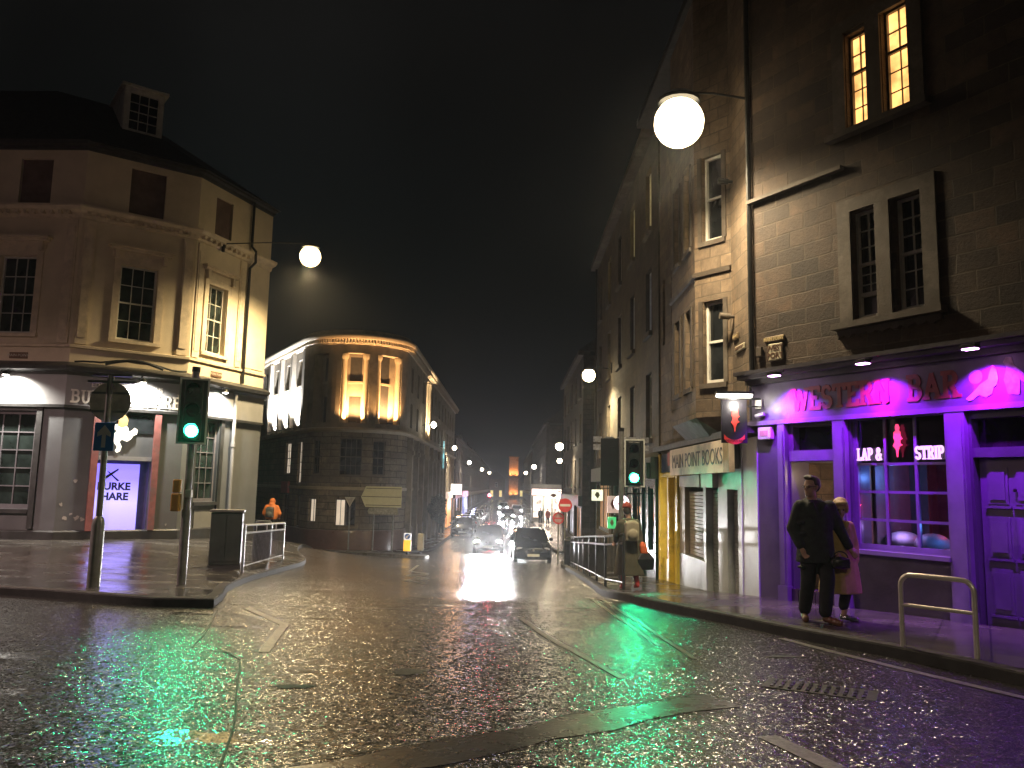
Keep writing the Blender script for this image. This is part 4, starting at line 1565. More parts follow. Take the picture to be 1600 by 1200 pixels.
# ============================================================ bookshop building
bk = thing('bookshop_building', 'buff sandstone tenement with bay window, yellow doorway and shuttered bookshop next to the purple bar', 'shop building', (BK.x, BK.y, -.5))
kl = Matrix.Translation((-BK.x, -BK.y, .5))
dk = -dbook
FK = kl @ frame(BK.x, BK.y, 0, *dk)
LK = 7.6


def ks(v):
    return LK - v


H_ = 11.3
mb = MB(); mb.wall(ks(4.75), 2.75, H_, [(1.3, 1.75, 5.3, 7.0), (1.3, 1.75, 3.5, 4.9), (1.3, 1.75, 7.9, 9.4), (.3, .6, 5.3, 7.0)])
part('wall', mb, M_BOOKSTONE, bk, FK)
mb = MB(); mb.wall(1.30, 2.75, H_, [], mp=lambda a, d, z: (a + ks(1.30), d, z))
part('wall', mb, M_BOOKSTONE, bk, FK)
for o_ in ((1.3, 1.75, 5.3, 7.0), (1.3, 1.75, 3.5, 4.9), (1.3, 1.75, 7.9, 9.4), (.3, .6, 5.3, 7.0)):
    sash(bk, FK, *o_, 1, (1, 1), fw=.06, pane_m=M_GLASS)
# canted bay: three facets
bp = [(ks(4.75), 0), (ks(4.15), -.46), (ks(1.95), -.50), (ks(1.30), 0)]
bays = []
for i_ in range(3):
    p, q = Vector(bp[i_]), Vector(bp[i_ + 1])
    F_ = FK @ frame(p.x, p.y, 0, *(q - p))
    L_ = (q - p).length
    if i_ == 1:
        op = [(.35, .85, 3.62, 5.15), (1.35, 1.85, 3.62, 5.15), (.35, .85, 6.35, 8.0), (1.35, 1.85, 6.35, 8.0)]
    else:
        op = [(L_ / 2 - .22, L_ / 2 + .22, 3.62, 5.15), (L_ / 2 - .22, L_ / 2 + .22, 6.3, 7.95)]
    mb = MB(); mb.wall(L_, 3.0, H_, op, t=.25)
    part('bay_wall', mb, M_BOOKSTONE, bk, F_)
    for o_ in op:
        lit = i_ == 1 and o_[0] > 1 and o_[2] > 6
        sash(bk, F_, *o_, 1, (1, 1), fw=.05, pane_m=M_WIN_YEL if lit else M_GLASS, inset=.12)
        mb = MB(); mb.box(o_[0] - .08, o_[1] + .08, -.05, .02, o_[2] - .10, o_[2] - .012, F_)
        part('sill', mb, M_TRIMST, bk)
        mb = MB(); mb.box(o_[0] - .10, o_[0] - .01, -.025, .02, o_[2], o_[3] + .01, F_)
        part('jamb', mb, M_TRIMST, bk)
        mb = MB(); mb.box(o_[1] + .01, o_[1] + .10, -.025, .02, o_[2], o_[3] + .01, F_)
        part('jamb', mb, M_TRIMST, bk)
mb = MB()
sg = [(p[0], p[1]) for p in bp]
mb.sweep(sg, [(-.05, 5.62), (.05, 5.64), (.06, 5.72), (-.05, 5.74)])
part('string_course', mb, M_TRIMST, bk, FK)
mb = MB()
mb.loft([[(x, y, 3.0) for x, y in bp] + [(ks(1.3), .3, 3.0), (ks(4.75), .3, 3.0)], [((x - ks(3)) * .8 + ks(3), y * .3, 2.62) for x, y in bp] + [(ks(1.3), .3, 2.62), (ks(4.75), .3, 2.62)]])
part('bay_corbel', mb, M_TRIMST, bk, FK)
mb = MB(); mb.wall(LK, 2.55, 2.8, [])
part('lintel_course', mb, M_LEAD, bk, FK)
mb = MB(); mb.box(0, LK, -.20, .01, 2.60, 2.72)
part('shop_cornice', mb, M_LEAD, bk, FK)
# end gable, back and roof
mb = MB()
mb.box(-.0, LK, .41, 8.0, -1.2, H_ - .01)
part('side_wall', mb, M_BOOKSTONE, bk, FK)
mb = MB(); mb.loft([[(-.1, -.6, H_), (LK, -.6, H_), (LK, 8.2, H_), (-.1, 8.2, H_)], [(-.1, -.6, H_ + .2), (LK, -.6, H_ + .2), (LK, 8.2, H_ + .2), (-.1, 8.2, H_ + .2)], [(-.1, 3.6, H_ + 3), (LK, 3.6, H_ + 3), (LK, 4, H_ + 3), (-.1, 4, H_ + 3)]])
part('roof', mb, M_SLATE, bk, FK)
# shopfront: yellow doorway, two shutters, grey boarded panels
M_YEL = plain('yellow_shop_paint', (.85, .66, .09), .4, var=.12, scale=3, bump=.2, dirt=(.36, .27, .06))
M_SHUT = plain('roller_shutter_steel', (.33, .33, .32), .35, .5, var=.15)
M_SHUTC = plain('cream_shutter', (.40, .34, .27), .5, var=.12, dirt=(.25, .20, .16))
M_GREYB = plain('pale_grey_boarding', (.46, .49, .50), .38, var=.12, scale=2, bump=.1, dirt=(.2, .22, .23))


def cell(name, v1, v0, z0, z1, mat, y=.0, d=.12, sub=None):
    mb = MB(); mb.box(ks(v1), ks(v0), y, y + d, z0, z1)
    return part(name, mb, mat, bk, FK)


cell('pier', 1.0, 0, -.8, 2.548, M_GREYB, -.02, .4)
cell('pier', 7.6, 7.42, -1.2, 2.548, M_YEL, -.06, .4)
# yellow front
cell('door', 6.6, 5.8, -.6, 1.95, M_YEL, .10)
cell('door_frame', 5.75, 5.55, -.9, 2.55, M_YEL, -.05, .3)
cell('shop_panel', 7.4, 6.65, -.9, .0, M_YEL, .02)
cell('shop_rail', 7.4, 5.76, 1.97, 2.08, M_YEL, -.06, .2)
cell('window_bar', 6.68, 6.58, -.8, 1.96, M_YEL, -.02, .2)
pn = cell('window_pane', 7.4, 6.7, .02, 1.96, M_WIN_PALE, .12, .03)
cell('door_pane', 6.35, 6.05, .35, 1.7, plain('yellowed_glass', (.25, .2, .06), .1), .09, .012)
po = cell('poster_panel', 7.4, 5.76, 2.09, 2.54, plain('blue_poster', (.05, .08, .19), .4, var=.5, scale=7), -.02, .06)
mb = MB()
for i_ in range(5):
    for j_ in range(2):
        mb.box(ks(7.3) + i_ * .3, ks(7.3) + i_ * .3 + .22, -.028, -.0205, 2.14 + j_ * .2, 2.28 + j_ * .2)
part('poster_picture', mb, plain('faded_poster_print', (.35, .36, .4), .5, var=.6, scale=14), po, FK)


def shutter(v1, v0, z0, z1, mat, y=.10, pitch=.075):
    """corrugated roller shutter"""
    n = int((z1 - z0) / pitch)
    mb = MB()
    for i in range(n):
        a = z0 + i * pitch
        mb.prism([(a * 0 + 0, 0)] * 0 or [(ks(v1), a), (ks(v0), a), (ks(v0), a + pitch * .82), (ks(v1), a + pitch * .82)], y, y + .03)
        mb.face([(ks(v1), y, a + pitch * .82), (ks(v0), y, a + pitch * .82), (ks(v0), y + .02, a + pitch), (ks(v1), y + .02, a + pitch)])
    return part('roller_shutter', mb, mat, bk, FK)


shutter(5.0, 3.45, .30, 1.72, M_SHUTC)
mb = MB(); mb.box(ks(5.1), ks(3.35), -.10, .12, 1.74, 1.98)
part('shutter_housing', mb, M_SHUTC, bk, FK)
cell('stall_riser', 5.45, 3.2, -.9, .28, M_GREYB, -.02, .3)
cell('pier', 5.5, 5.02, .29, 1.98, M_SHUTC, -.0, .3)
cell('pier', 3.43, 3.2, .29, 1.98, M_GREYB, -.0, .3)
shutter(3.1, 2.35, -.7, 1.72, M_SHUT)
mb = MB(); mb.box(ks(3.15), ks(2.3), -.12, .1, 1.73, 2.02)
part('shutter_housing', mb, M_WPLAST, bk, FK)
cell('pier', 3.2, 3.12, -.8, 1.98, M_GREYB, -.03, .3)
cell('boarding', 2.32, 1.72, -.8, 2.548, M_GREYB, -.01, .3)
shutter(1.68, 1.02, -.5, 1.68, M_SHUT)
cell('boarding', 1.71, 1.01, 1.70, 2.548, M_GREYB, -.012, .3)
cell('pier', 1.0, .78, -.7, 2.54, M_GREYB, -.035, .2)
# bookshop sign: cream board
sgn = thing('bookshop_sign', 'long cream MAIN POINT BOOKS signboard over the grey shutters', 'shop sign', (BK.x, BK.y, 0), math.atan2(dk.y, dk.x))
M_SIGNC = plain('cream_signboard', (.85, .70, .52), .45, var=.08, scale=2.5, dirt=(.42, .33, .24))
mb = MB(); mb.box(ks(5.4), ks(.80), -.24, -.14, 1.99, 2.56)
sb = part('sign_board', mb, M_SIGNC, sgn)
mb = MB(); mb.box(ks(5.40), ks(.80), -.139, -.05, 2.05, 2.50)
part('sign_frame', mb, M_LEAD, sgn)
mb = MB(); mb.box(ks(1.12), ks(.80), -.246, -.241, 2.0, 2.56)
part('end_panel', mb, plain('tan_sign_panel', (.36, .28, .17), .5), sb)
M_THIN = plain('sign_brush_letters', (.06, .05, .045), .5)
text_part('MAIN POINT BOOKS', .42, M_THIN, sb, T(ks(3.15), -.244, 2.27), ext=.003, sx=1.02)
mb = MB(); mb.box(ks(5.75), ks(5.45), -.22, -.12, 2.22, 2.52)
part('casing', mb, plain('red_bell_box', (.35, .04, .03), .4), sgn)
for v_, z_ in ((3.4, 2.66), (2.3, 2.66)):
    pass
# bookshop wall fittings
rk = (BK.x, BK.y, -.5)
plate(FK, ks(.78), 4.12, .5, .12, 'WEST PORT', .08, 'thin white street plate high on the buff stone strip beside the bay window', M_CREAMPL, M_BROWNL, rk)
plate(FK, ks(1.02), 4.36, .3, .12, 'MAIN POINT', .04, 'tiny brown plate just above the thin white street plate on buff stone', M_BROWNPL, M_GOLDL, rk)
wall_box('utility_box', FB_, .10, 4.05 - .15, .12, .16, .05, 'small stone coloured box on the brown wall left of the WEST PORT sign', 'wall box', M_TRIMST, rb)
for z_, lb in ((4.75, 'lower wall lamp stub on the buff strip beside the bay window'), (7.25, 'upper dark wall lamp stub near the top bay window')):
    wlp = thing('wall_stub_lamp', lb, 'wall lamp', Vector(rk) + (FK @ Vector((ks(1.16), 0, z_ + .5 - .5))), math.atan2(dk.y, dk.x))
    mb = MB(); mb.cyl((0, .02, 0), (0, -.12, 0), .03); mb.cyl((0, -.08, .0), (0, -.26, .01), .055, .06)
    part('lamp_body', mb, M_IRON if z_ > 5 else M_TRIMST, wlp, smooth=40)
mb = MB()
mb.tube([FK @ Vector((ks(.04), -.06, 2.8)), FK @ Vector((ks(.04), -.06, 11.2))], .045)
part('downpipe', mb, M_IRON, bk, smooth=40)

# ============================================================ round-cornered civic building in the middle distance
M_COL = plain('pale_column_stone', (.34, .29, .21), .7, var=.12, scale=3, bump=.3, bscale=24)
civ = thing('round_corner_building', 'grey banded stone building with rounded corner, orange floodlit columns and white lit side bays', 'stone building', (-8.6, 44.5, -2.2))
cv = Matrix.Translation((8.6, -44.5, 2.2))
CR = 2.8
CX, CY = -8.6, 44.5
aL = 210.0
LT = Vector((CX + CR * math.cos(R(aL)), CY + CR * math.sin(R(aL))))
dl = Vector((math.cos(R(aL + 90)), math.sin(R(aL + 90))))
LW = 13.0
L0 = LT - dl * LW
FCL = cv @ frame(L0.x, L0.y, 0, *dl)
RT = Vector((CX + CR, CY))
RW = 38.0
FCR = cv @ frame(RT.x, RT.y, 0, 0, 1)
ARC = CR * R(150)


def cmap(rad):
    def mp(a, d, z):
        w = R(aL) + a / CR
        r = rad - d
        return (r * math.cos(w), r * math.sin(w), z + 2.2)
    return mp


def adeg(a):
    return R(a - aL) * CR


def fcurve(a0, rad=CR):
    """frame tangent to the nose at angle a0 (degrees)"""
    w = R(a0)
    return Matrix.Translation((rad * math.cos(w), rad * math.sin(w), 2.2)) @ RZ(w + PI / 2)


Z1, Z2 = 4.45, 8.75
lowo = [(adeg(264), adeg(288), 2.05, 4.0), (adeg(300), adeg(315), 2.1, 3.9), (adeg(228), adeg(240), 2.1, 3.9), (adeg(262), adeg(284), -.55, .85), (adeg(226), adeg(238), -.4, .85)]
mb = MB(); mb.wall(ARC, -3.2, Z1, lowo, t=.4, mp=cmap(CR), seg=.25)
part('rusticated_wall', mb, M_CIVIC, civ)
upo = [(adeg(262), adeg(292), Z1 + .35, Z2 - .25), (adeg(301), adeg(336), Z1 + .35, Z2 - .25), (adeg(224), adeg(246), Z1 + .35, Z2 - .25)]
mb = MB(); mb.wall(ARC, Z1, 9.0, upo, t=.5, mp=cmap(CR), seg=.25)
part('upper_wall', mb, M_CIVICS, civ)
# recessed bay backs with windows
for a0_, a1_, lit in ((262, 292, 1), (301, 336, 1), (224, 246, 0)):
    mid = (a0_ + a1_) / 2
    F_ = fcurve(mid, (CR - .5) * math.cos(R((a1_ - a0_) / 2)) + .02)
    wd = 2 * (CR - .45) * math.sin(R((a1_ - a0_) / 2)) + .3
    ww = .62 if a1_ - a0_ > 25 else .45
    op = [(wd / 2 - ww / 2, wd / 2 + ww / 2, 4.85, 6.25), (wd / 2 - ww / 2, wd / 2 + ww / 2, 7.05, 8.35)]
    mb = MB(); mb.wall(wd, Z1 + .3, Z2 - .2, op, t=.2)
    F2 = F_ @ T(-wd / 2, 0, 0)
    part('bay_back', mb, M_CIVICS, civ, F2)
    for o_ in op:
        sash(civ, F2, *o_, 3, (2, 3), frame_m=plain('dark_metal_window', (.07, .055, .04), .4), pane_m=M_GLASS if (not lit or o_[2] > 6) else M_WIN_YEL, fw=.04, bar=.02, inset=.06)
        mb = MB(); mb.box(o_[0] - .08, o_[1] + .08, -.10, .01, o_[2] - .12, o_[2] - .01)
        part('sill', mb, M_COL, civ, F2)
    if lit:
        # round column standing in each bay edge
        for ac in (a0_ + 2.5, a1_ - 3):
            w = R(ac)
            c_ = Vector(((CR - .16) * math.cos(w), (CR - .16) * math.sin(w), 2.2))
            mb = MB(); mb.lathe(c_, [(.19, Z1 + .35), (.19, Z1 + .42), (.15, Z1 + .48), (.15, Z1 + 1.5), (.125, Z2 - .62), (.15, Z2 - .56), (.20, Z2 - .46), (.21, Z2 - .28)], 16)
            part('column', mb, M_COL, civ, smooth=35)
        fl = fcurve(mid, CR - .02)
        mb = MB(); mb.box(-.16, .16, -.12, .02, Z1 + .37, Z1 + .45)
        part('floodlight', mb, M_IRON, civ, fl)
        for dx_ in (-.35, .25):
            light('flood_light', 'SPOT', civ, fl @ Vector((dx_, -.10, Z1 + .5)), 1100 if dx_ > 0 else 700, (1, .52, .20), .08, 125, .8, aim=tuple((fl.to_3x3() @ Vector((0, .28, 1)))))
mb = MB()
arcp = [(CR * math.cos(R(aL + 150 * i / 36)), CR * math.sin(R(aL + 150 * i / 36))) for i in range(37)]
full = [((L0 - Vector((CX, CY))).x, (L0 - Vector((CX, CY))).y)] + arcp + [(RT.x - CX, RW)]


def cband(name, prof, mat):
    m_ = MB()
    m_.sweep(full, [(o, z + 2.2) for o, z in prof])
    return part(name, m_, mat, civ, smooth=30)


cband('upper_cornice', [(-.05, 8.95), (.06, 8.98), (.10, 9.12), (.34, 9.22), (.40, 9.34), (.40, 9.42), (.1, 9.5), (-.05, 9.5)], M_COL)
cband('parapet', [(-.28, 9.5), (.02, 9.5), (.02, 9.66), (.05, 9.67), (.05, 9.73), (-.28, 9.73)], M_CIVICS)
cband('middle_cornice', [(-.05, Z1 - .16), (.12, Z1 - .12), (.22, Z1 - .02), (.22, Z1 + .06), (-.05, Z1 + .12)], M_COL)
cband('string_course', [(-.03, 1.30), (.06, 1.32), (.06, 1.46), (-.03, 1.48)], M_COL)
for a_ in (268, 284, 300, 318, 336):
    fo = fcurve(a_, CR + .32)
    light('cornice_light', 'SPOT', civ, fo @ Vector((0, 0, Z1 + .25)), 170, (1, .50, .15), .06, 60, .8, aim=(0, 0, 1))
cband('plinth', [(-.03, -3.2), (.08, -3.2), (.08, -.85), (.04, -.75), (-.03, -.75)], M_PLINTH)
mb = MB()
for i_ in range(50):
    w = R(aL + 3 * i_ + 1.5)
    F_ = fcurve(aL + 3 * i_ + 1.5)
    mb.box(-.04, .04, -.30, 0, 9.02, 9.18, F_)
for F_, L_ in ((FCL, LW), (FCR, RW)):
    for i_ in range(int(L_ / .16)):
        mb.box(i_ * .16, i_ * .16 + .08, -.30, 0, 9.02, 9.18, F_)
part('dentils', mb, M_COL, civ)
for a0_, a1_, z0_, z1_, pm_ in ((264, 288, 2.05, 4.0, M_GLASS), (300, 315, 2.1, 3.9, M_GLASS), (228, 240, 2.1, 3.9, M_GLASS), (262, 273, -.55, .85, M_WIN_PALE), (273.5, 284, -.55, .85, M_GLASS), (226, 238, -.4, .85, M_WIN_PALE)):
    mid = (a0_ + a1_) / 2
    wd = 2 * CR * math.sin(R((a1_ - a0_) / 2))
    sash(civ, fcurve(mid, CR * math.cos(R((a1_ - a0_) / 2)) - .05), -wd / 2, wd / 2, z0_, z1_, 4 if wd > .9 else 2, (2, 2) if z0_ > 0 else (1,), frame_m=plain('dark_metal_window', (.07, .055, .04), .4), pane_m=pm_, fw=.05, bar=.025, inset=.08)
# left flank
op = []
for c_ in (LW - 1.75, LW - 4.3, LW - 6.9, LW - 9.5):
    op += [(c_ - .55, c_ + .55, 4.95, 6.35), (c_ - .55, c_ + .55, 7.0, 8.5)]
op2 = [(LW - 1.4, LW - .55, 1.6, 3.9), (LW - 4.1, LW - 2.9, 2.1, 3.9), (LW - 1.4, LW - .55, -2.4, 1.0), (LW - 4.1, LW - 2.9, -2.2, 1.0)]
mb = MB(); mb.wall(LW, Z1, 9.0, op, t=.5)
part('upper_wall', mb, M_CIVICS, civ, FCL)
mb = MB(); mb.wall(LW, -3.2, Z1, op2, t=.4)
part('rusticated_wall', mb, M_CIVIC, civ, FCL)
for o_ in op:
    sash(civ, FCL, *o_, 2, (1, 2), frame_m=M_WHITEP, pane_m=M_GLASS, fw=.06, bar=.03, inset=.3)
    if o_[2] > 6.5:
        mb = MB(); mb.box(o_[0] - .1, o_[1] + .1, -.08, .2, o_[2] - .14, o_[2] - .01)
        part('sill', mb, M_COL, civ, FCL)
for o_, pm_ in zip(op2, (M_WIN_PALE, M_WIN_PALE, M_GLASS, M_GLASS)):
    sash(civ, FCL, *o_, 3, (2, 2), frame_m=MATS['dark_metal_window'], pane_m=pm_, fw=.05, bar=.03, inset=.12)
mb = MB(); mb.box(LW - 4.2, LW - 2.8, -.12, .02, 1.05, 1.7)
part('red_shop_fascia', mb, plain('dull_red_fascia', (.30, .03, .03), .4), civ, FCL)
for c_ in (LW - .45, LW - 3.0, LW - 5.6, LW - 8.2, LW - 10.8):
    mb = MB(); mb.box(c_ - .22, c_ + .22, -.22, .02, Z1 + .12, 8.94)
    part('pilaster', mb, M_CIVICS, civ, FCL)
for c_ in (LW - 1.75, LW - 4.3, LW - 6.9):
    mb = MB(); mb.box(c_ - .2, c_ + .2, -.42, -.26, Z1 + .12, Z1 + .2)
    part('floodlight', mb, M_IRON, civ, FCL)
    light('flood_light', 'SPOT', civ, FCL @ Vector((c_, -.40, Z1 + .28)), 4500, (.93, .95, 1), .1, 120, .7, aim=tuple(FCL.to_3x3() @ Vector((0, .32, 1))))
# right flank along the street
op = []
pil = []
x_ = .8
while x_ < RW - 3:
    op += [(x_ + .5, x_ + 1.5, 4.9, 6.3), (x_ + .5, x_ + 1.5, 6.95, 8.4)]
    pil.append(x_)
    x_ += 3.0
recess = (9.6, 13.2)
op = [o_ for o_ in op if not (recess[0] - .6 < (o_[0] + o_[1]) / 2 < recess[1] + .6)]
op2 = [(q_ + .45, q_ + 2.45, -1.7, 3.2) for q_ in [pp for pp in pil]]
mb = MB(); mb.wall(RW, Z1, 9.0, op + [(recess[0], recess[1], Z1 + .3, Z2)], t=.5)
part('upper_wall', mb, M_CIVICS, civ, FCR)
mb = MB(); mb.wall(RW, -3.2, Z1, op2, t=.5)
part('rusticated_wall', mb, M_CIVIC, civ, FCR)
for o_ in op:
    sash(civ, FCR, *o_, 2, (2, 2), frame_m=MATS['dark_metal_window'], pane_m=M_GLASS, fw=.06, bar=.03, inset=.2)
M_SHOPLIT = glow('dim_shop_interior', (1.0, .55, .22), .16, .8, 1.4)
M_SHOPLIT2 = glow('white_shop_interior', (.9, .9, 1.0), .5, .9, 1.1)
for i_, o_ in enumerate(op2):
    sash(civ, FCR, *o_, 2, (2,), frame_m=MATS['dark_metal_window'], pane_m=(M_GLASS, M_SHOPLIT, M_SHOPLIT2)[(0, 1, 0, 2, 1, 1, 2, 1, 0, 1, 2, 1)[i_ % 12]], fw=.08, bar=.05, inset=.3)
for i_, q_ in enumerate(pil):
    mb = MB(); mb.box(q_ - .28, q_ + .28, -.30, .02, -3.0, Z1 - .2)
    mb.box(q_ - .36, q_ + .36, -.38, .022, 3.3, 3.55)
    part('shop_pilaster', mb, M_CIVICS, civ, FCR)
mb = MB(); mb.box(recess[0] - .1, recess[1] + .1, 1.0, 1.1, Z1 + .2, 9.0)
part('recess_back', mb, M_COL, civ, FCR)
for q_ in (recess[0] + .25, (recess[0] + recess[1]) / 2, recess[1] - .25):
    mb = MB(); mb.lathe((q_, .2, 0), [(.24, Z1 + .31), (.2, Z1 + .5), (.17, Z2 - .4), (.25, Z2 - .05)], 14)
    part('column', mb, M_COL, civ, FCR, smooth=35)
for q_ in (recess[0] + .9, recess[1] - .9):
    light('flood_light', 'SPOT', civ, FCR @ Vector((q_, .25, Z1 + .5)), 2200, (1, .72, .42), .1, 140, .8, aim=tuple(FCR.to_3x3() @ Vector((0, .25, 1))))
wlp = light('wall_light', 'POINT', civ, FCR @ Vector((7.6, -.75, 5.55)), 60, (1, .78, .5), .12)
mb = MB(); mb.ell((7.6, -.75, 5.55), .17, .17, .2); 
part('wall_globe', mb, glow('bright_globe', (1, .86, .62), 22), civ, FCR, smooth=60)
mb = MB(); mb.tube([(7.6, 0, 5.5), (7.6, -.4, 5.6), (7.6, -.75, 5.8)], .025)
part('globe_bracket', mb, M_IRON, civ, FCR)
# body and roof behind the facades
bodyp = [(x * .96, y if i_ else y, ) for i_, (x, y) in enumerate(full)] 
mb = MB()
core = [(L0.x - CX + .6, L0.y - CY + .7)] + [(p[0] * .8, p[1] * .8) for p in arcp] + [(RT.x - CX - .6, RW), (-14, RW)]
mb.slab(core, -1.0, 11.6)
part('inner_walls', mb, plain('soot_dark_core', (.03, .028, .025), .9), civ)
mb = MB(); mb.loft([[(x * 1.0, y, 11.61) for x, y in core], [(x * .7 - 1.5, y * .9 + 3, 12.0) for x, y in core]])
part('roof', mb, M_SLATE, civ)
mb = MB(); mb.wall(6, -3.2, 9.4, [], mp=lambda a, d, z: (RT.x - CX - a, RW - d * 0 - d, z + 2.2))
part('end_wall', mb, M_CIVICS, civ)


# ============================================================ terraces further down the street
def terrace(x, y0, y1, side, h, floors, spacing, label, mat, lit, base=None, shop=None, gh=3.0, wm=M_WHITEP, ww=.95, grp='terraces lining the far street', chim=2, end_near=True):
    """side=+1: stands on the right of the street and faces left"""
    zb = base if base is not None else g(x, y0) + .1
    L_ = y1 - y0
    t = thing('terraced_building', label, 'terraced building', (x, y1 if side > 0 else y0, zb), -PI / 2 if side > 0 else PI / 2, grp)
    ops, info = [], []
    n = max(1, int(L_ / spacing))
    fh = (h - gh - .4) / floors
    for i in range(n):
        c = L_ * (i + .5) / n
        for k_ in range(floors):
            z0 = gh + .6 + k_ * fh
            ops.append((c - ww / 2, c + ww / 2, z0, z0 + fh * .62))
    sh = []
    ns = max(1, int(L_ / 4.5))
    for i in range(ns):
        a = L_ * i / ns
        sh.append((a + .35, a + L_ / ns - .35, .5, gh - .55))
    mb = MB(); mb.wall(L_, -1.2, h, ops + sh, t=.4)
    part('wall', mb, mat, t)
    rr = random.Random(int(y0 * 7 + x * 3))
    first = None
    for o_ in ops:
        pm = rr.choice(lit)
        w_ = sash(t, T(), *o_, 2, (1, 1) if y0 < 70 else (1,), frame_m=wm, pane_m=pm, fw=.07, bar=.03, inset=.14)
        if y0 < 70:
            mb = MB(); mb.box(o_[0] - .12, o_[1] + .12, -.10, .02, o_[2] - .14, o_[2] - .01)
            part('sill', mb, M_TRIMST, t)
    for i, o_ in enumerate(sh):
        pm = (shop or [M_GLASS])[i % len(shop or [1])]
        w_ = sash(t, T(), *o_, 3, (1,), frame_m=plain('dark_shop_paint', (.03, .05, .045), .35, var=.3), pane_m=pm, fw=.1, bar=.05, inset=.12)
        w_.name = 'shop_window'
    mb = MB(); mb.box(-.05, L_ + .05, -.22, .01, gh - .5, gh + .05)
    part('shop_fascia', mb, plain('dark_shop_paint', (.03, .05, .045), .35), t)
    mb = MB(); mb.box(-.1, L_ + .1, -.30, .01, h - .18, h + .06)
    part('cornice', mb, M_TRIMST, t)
    mb = MB(); mb.box(.0, L_, .41, 8.5, -1.2, h - .19)
    part('side_wall', mb, mat, t)
    mb = MB()
    mb.loft([[(-.1, -.3, h + .062), (L_ + .1, -.3, h + .062), (L_ + .1, 8.8, h + .062), (-.1, 8.8, h + .062)], [(-.1, 3.4, h + 2.8), (L_ + .1, 3.4, h + 2.8), (L_ + .1, 4.6, h + 2.8), (-.1, 4.6, h + 2.8)]])
    rf = part('roof', mb, M_SLATE, t)
    for i in range(chim):
        c = L_ * (i + .5) / chim
        mb = MB(); mb.box(c - .9, c + .9, 3.5, 4.4, h + 1.8, h + 4.2)
        for q in range(4):
            mb.cyl((c - .6 + .4 * q, 3.95, h + 4.2), (c - .6 + .4 * q, 3.95, h + 4.75), .13, .11, 8)
        part('chimney', mb, mat, rf)
    mb = MB(); mb.tube([(.25, -.07, gh), (.25, -.07, h - .1)], .05, 6)
    part('downpipe', mb, M_IRON, t)
    return t


G_ = M_GLASS
tr1 = terrace(3.78, 20.45, 35.4, 1, 12.2, 3, 2.6, 'tall dark sandstone tenement between the yellow doorway and the first side street on the right', M_TERR, [G_, G_, G_, M_WIN_COOL, M_WIN_YEL], shop=[M_SHOPLIT, G_, G_], ww=.9)
terrace(3.95, 44.0, 60.0, 1, 11.0, 3, 2.7, 'sooty tenement just past the side street on the right with a few yellow windows', M_TERR, [G_, G_, M_WIN_YEL, M_WIN_PALE], shop=[M_SHOPLIT, M_SHOPLIT2])
terrace(7.8, 61.0, 93.0, 1, 11.5, 3, 3.0, 'set back tenement behind the yellow lit pavement on the right', M_TERR, [G_, G_, M_WIN_YEL], shop=[M_SHOPLIT, M_SHOPLIT2, G_])
terrace(4.2, 95.0, 150.0, 1, 11.5, 3, 3.4, 'long tenement beyond the bright shopfront on the right side of the far street', M_TERR, [G_, M_WIN_YEL, G_, M_WIN_PALE], shop=[M_SHOPLIT, M_SHOPLIT2])
terrace(4.0, 152.0, 235.0, 1, 11.0, 3, 4.6, 'most distant tenement row on the right before the lit tower', M_TERR, [G_, M_WIN_YEL, G_], shop=[M_SHOPLIT])
terrace(-5.9, 84.5, 118.0, -1, 9.0, 2, 3.0, 'lower dark block directly beyond the rounded corner building on the left', M_TERR, [G_, G_, M_WIN_YEL], shop=[M_SHOPLIT, M_SHOPLIT2, M_SHOPLIT])
terrace(-6.1, 120.0, 170.0, -1, 9.5, 2, 3.6, 'middle block of the far left row with warm shops below', M_TERR, [G_, M_WIN_YEL, G_], shop=[M_SHOPLIT2, M_SHOPLIT])
terrace(-6.3, 172.0, 245.0, -1, 9.5, 2, 4.6, 'most distant block at the end of the left row', M_TERR, [G_, M_WIN_YEL], shop=[M_SHOPLIT])
# dark side-street shopfront with drainpipes beside the yellow door
gs = thing('dark_shopfront', 'dark green timber shopfront beside the yellow doorway', 'shopfront', (3.70, 24.6, g(3.7, 22) + .1), -PI / 2)
mb = MB(); mb.wall(4.1, -.3, 3.1, [(.3, 1.7, .7, 2.4), (2.0, 2.8, -.1, 2.4), (3.0, 3.9, .7, 2.4)], t=.16)
part('shop_panel', mb, plain('dark_green_gloss', (.012, .045, .038), .25, var=.2), gs)
sash(gs, T(), .3, 1.7, .7, 2.4, 2, (1,), frame_m=MATS['dark_green_gloss'], pane_m=M_GLASS, inset=.05)
sash(gs, T(), 3.0, 3.9, .7, 2.4, 1, (1,), frame_m=MATS['dark_green_gloss'], pane_m=M_GLASS, inset=.05)
mb = MB(); mb.box(2.0, 2.8, .06, .1, -.1, 2.4)
part('door', mb, MATS['dark_green_gloss'], gs)
mb = MB(); mb.box(-.1, 4.15, -.24, .0, 2.6, 3.0)
part('fascia', mb, MATS['dark_green_gloss'], gs)

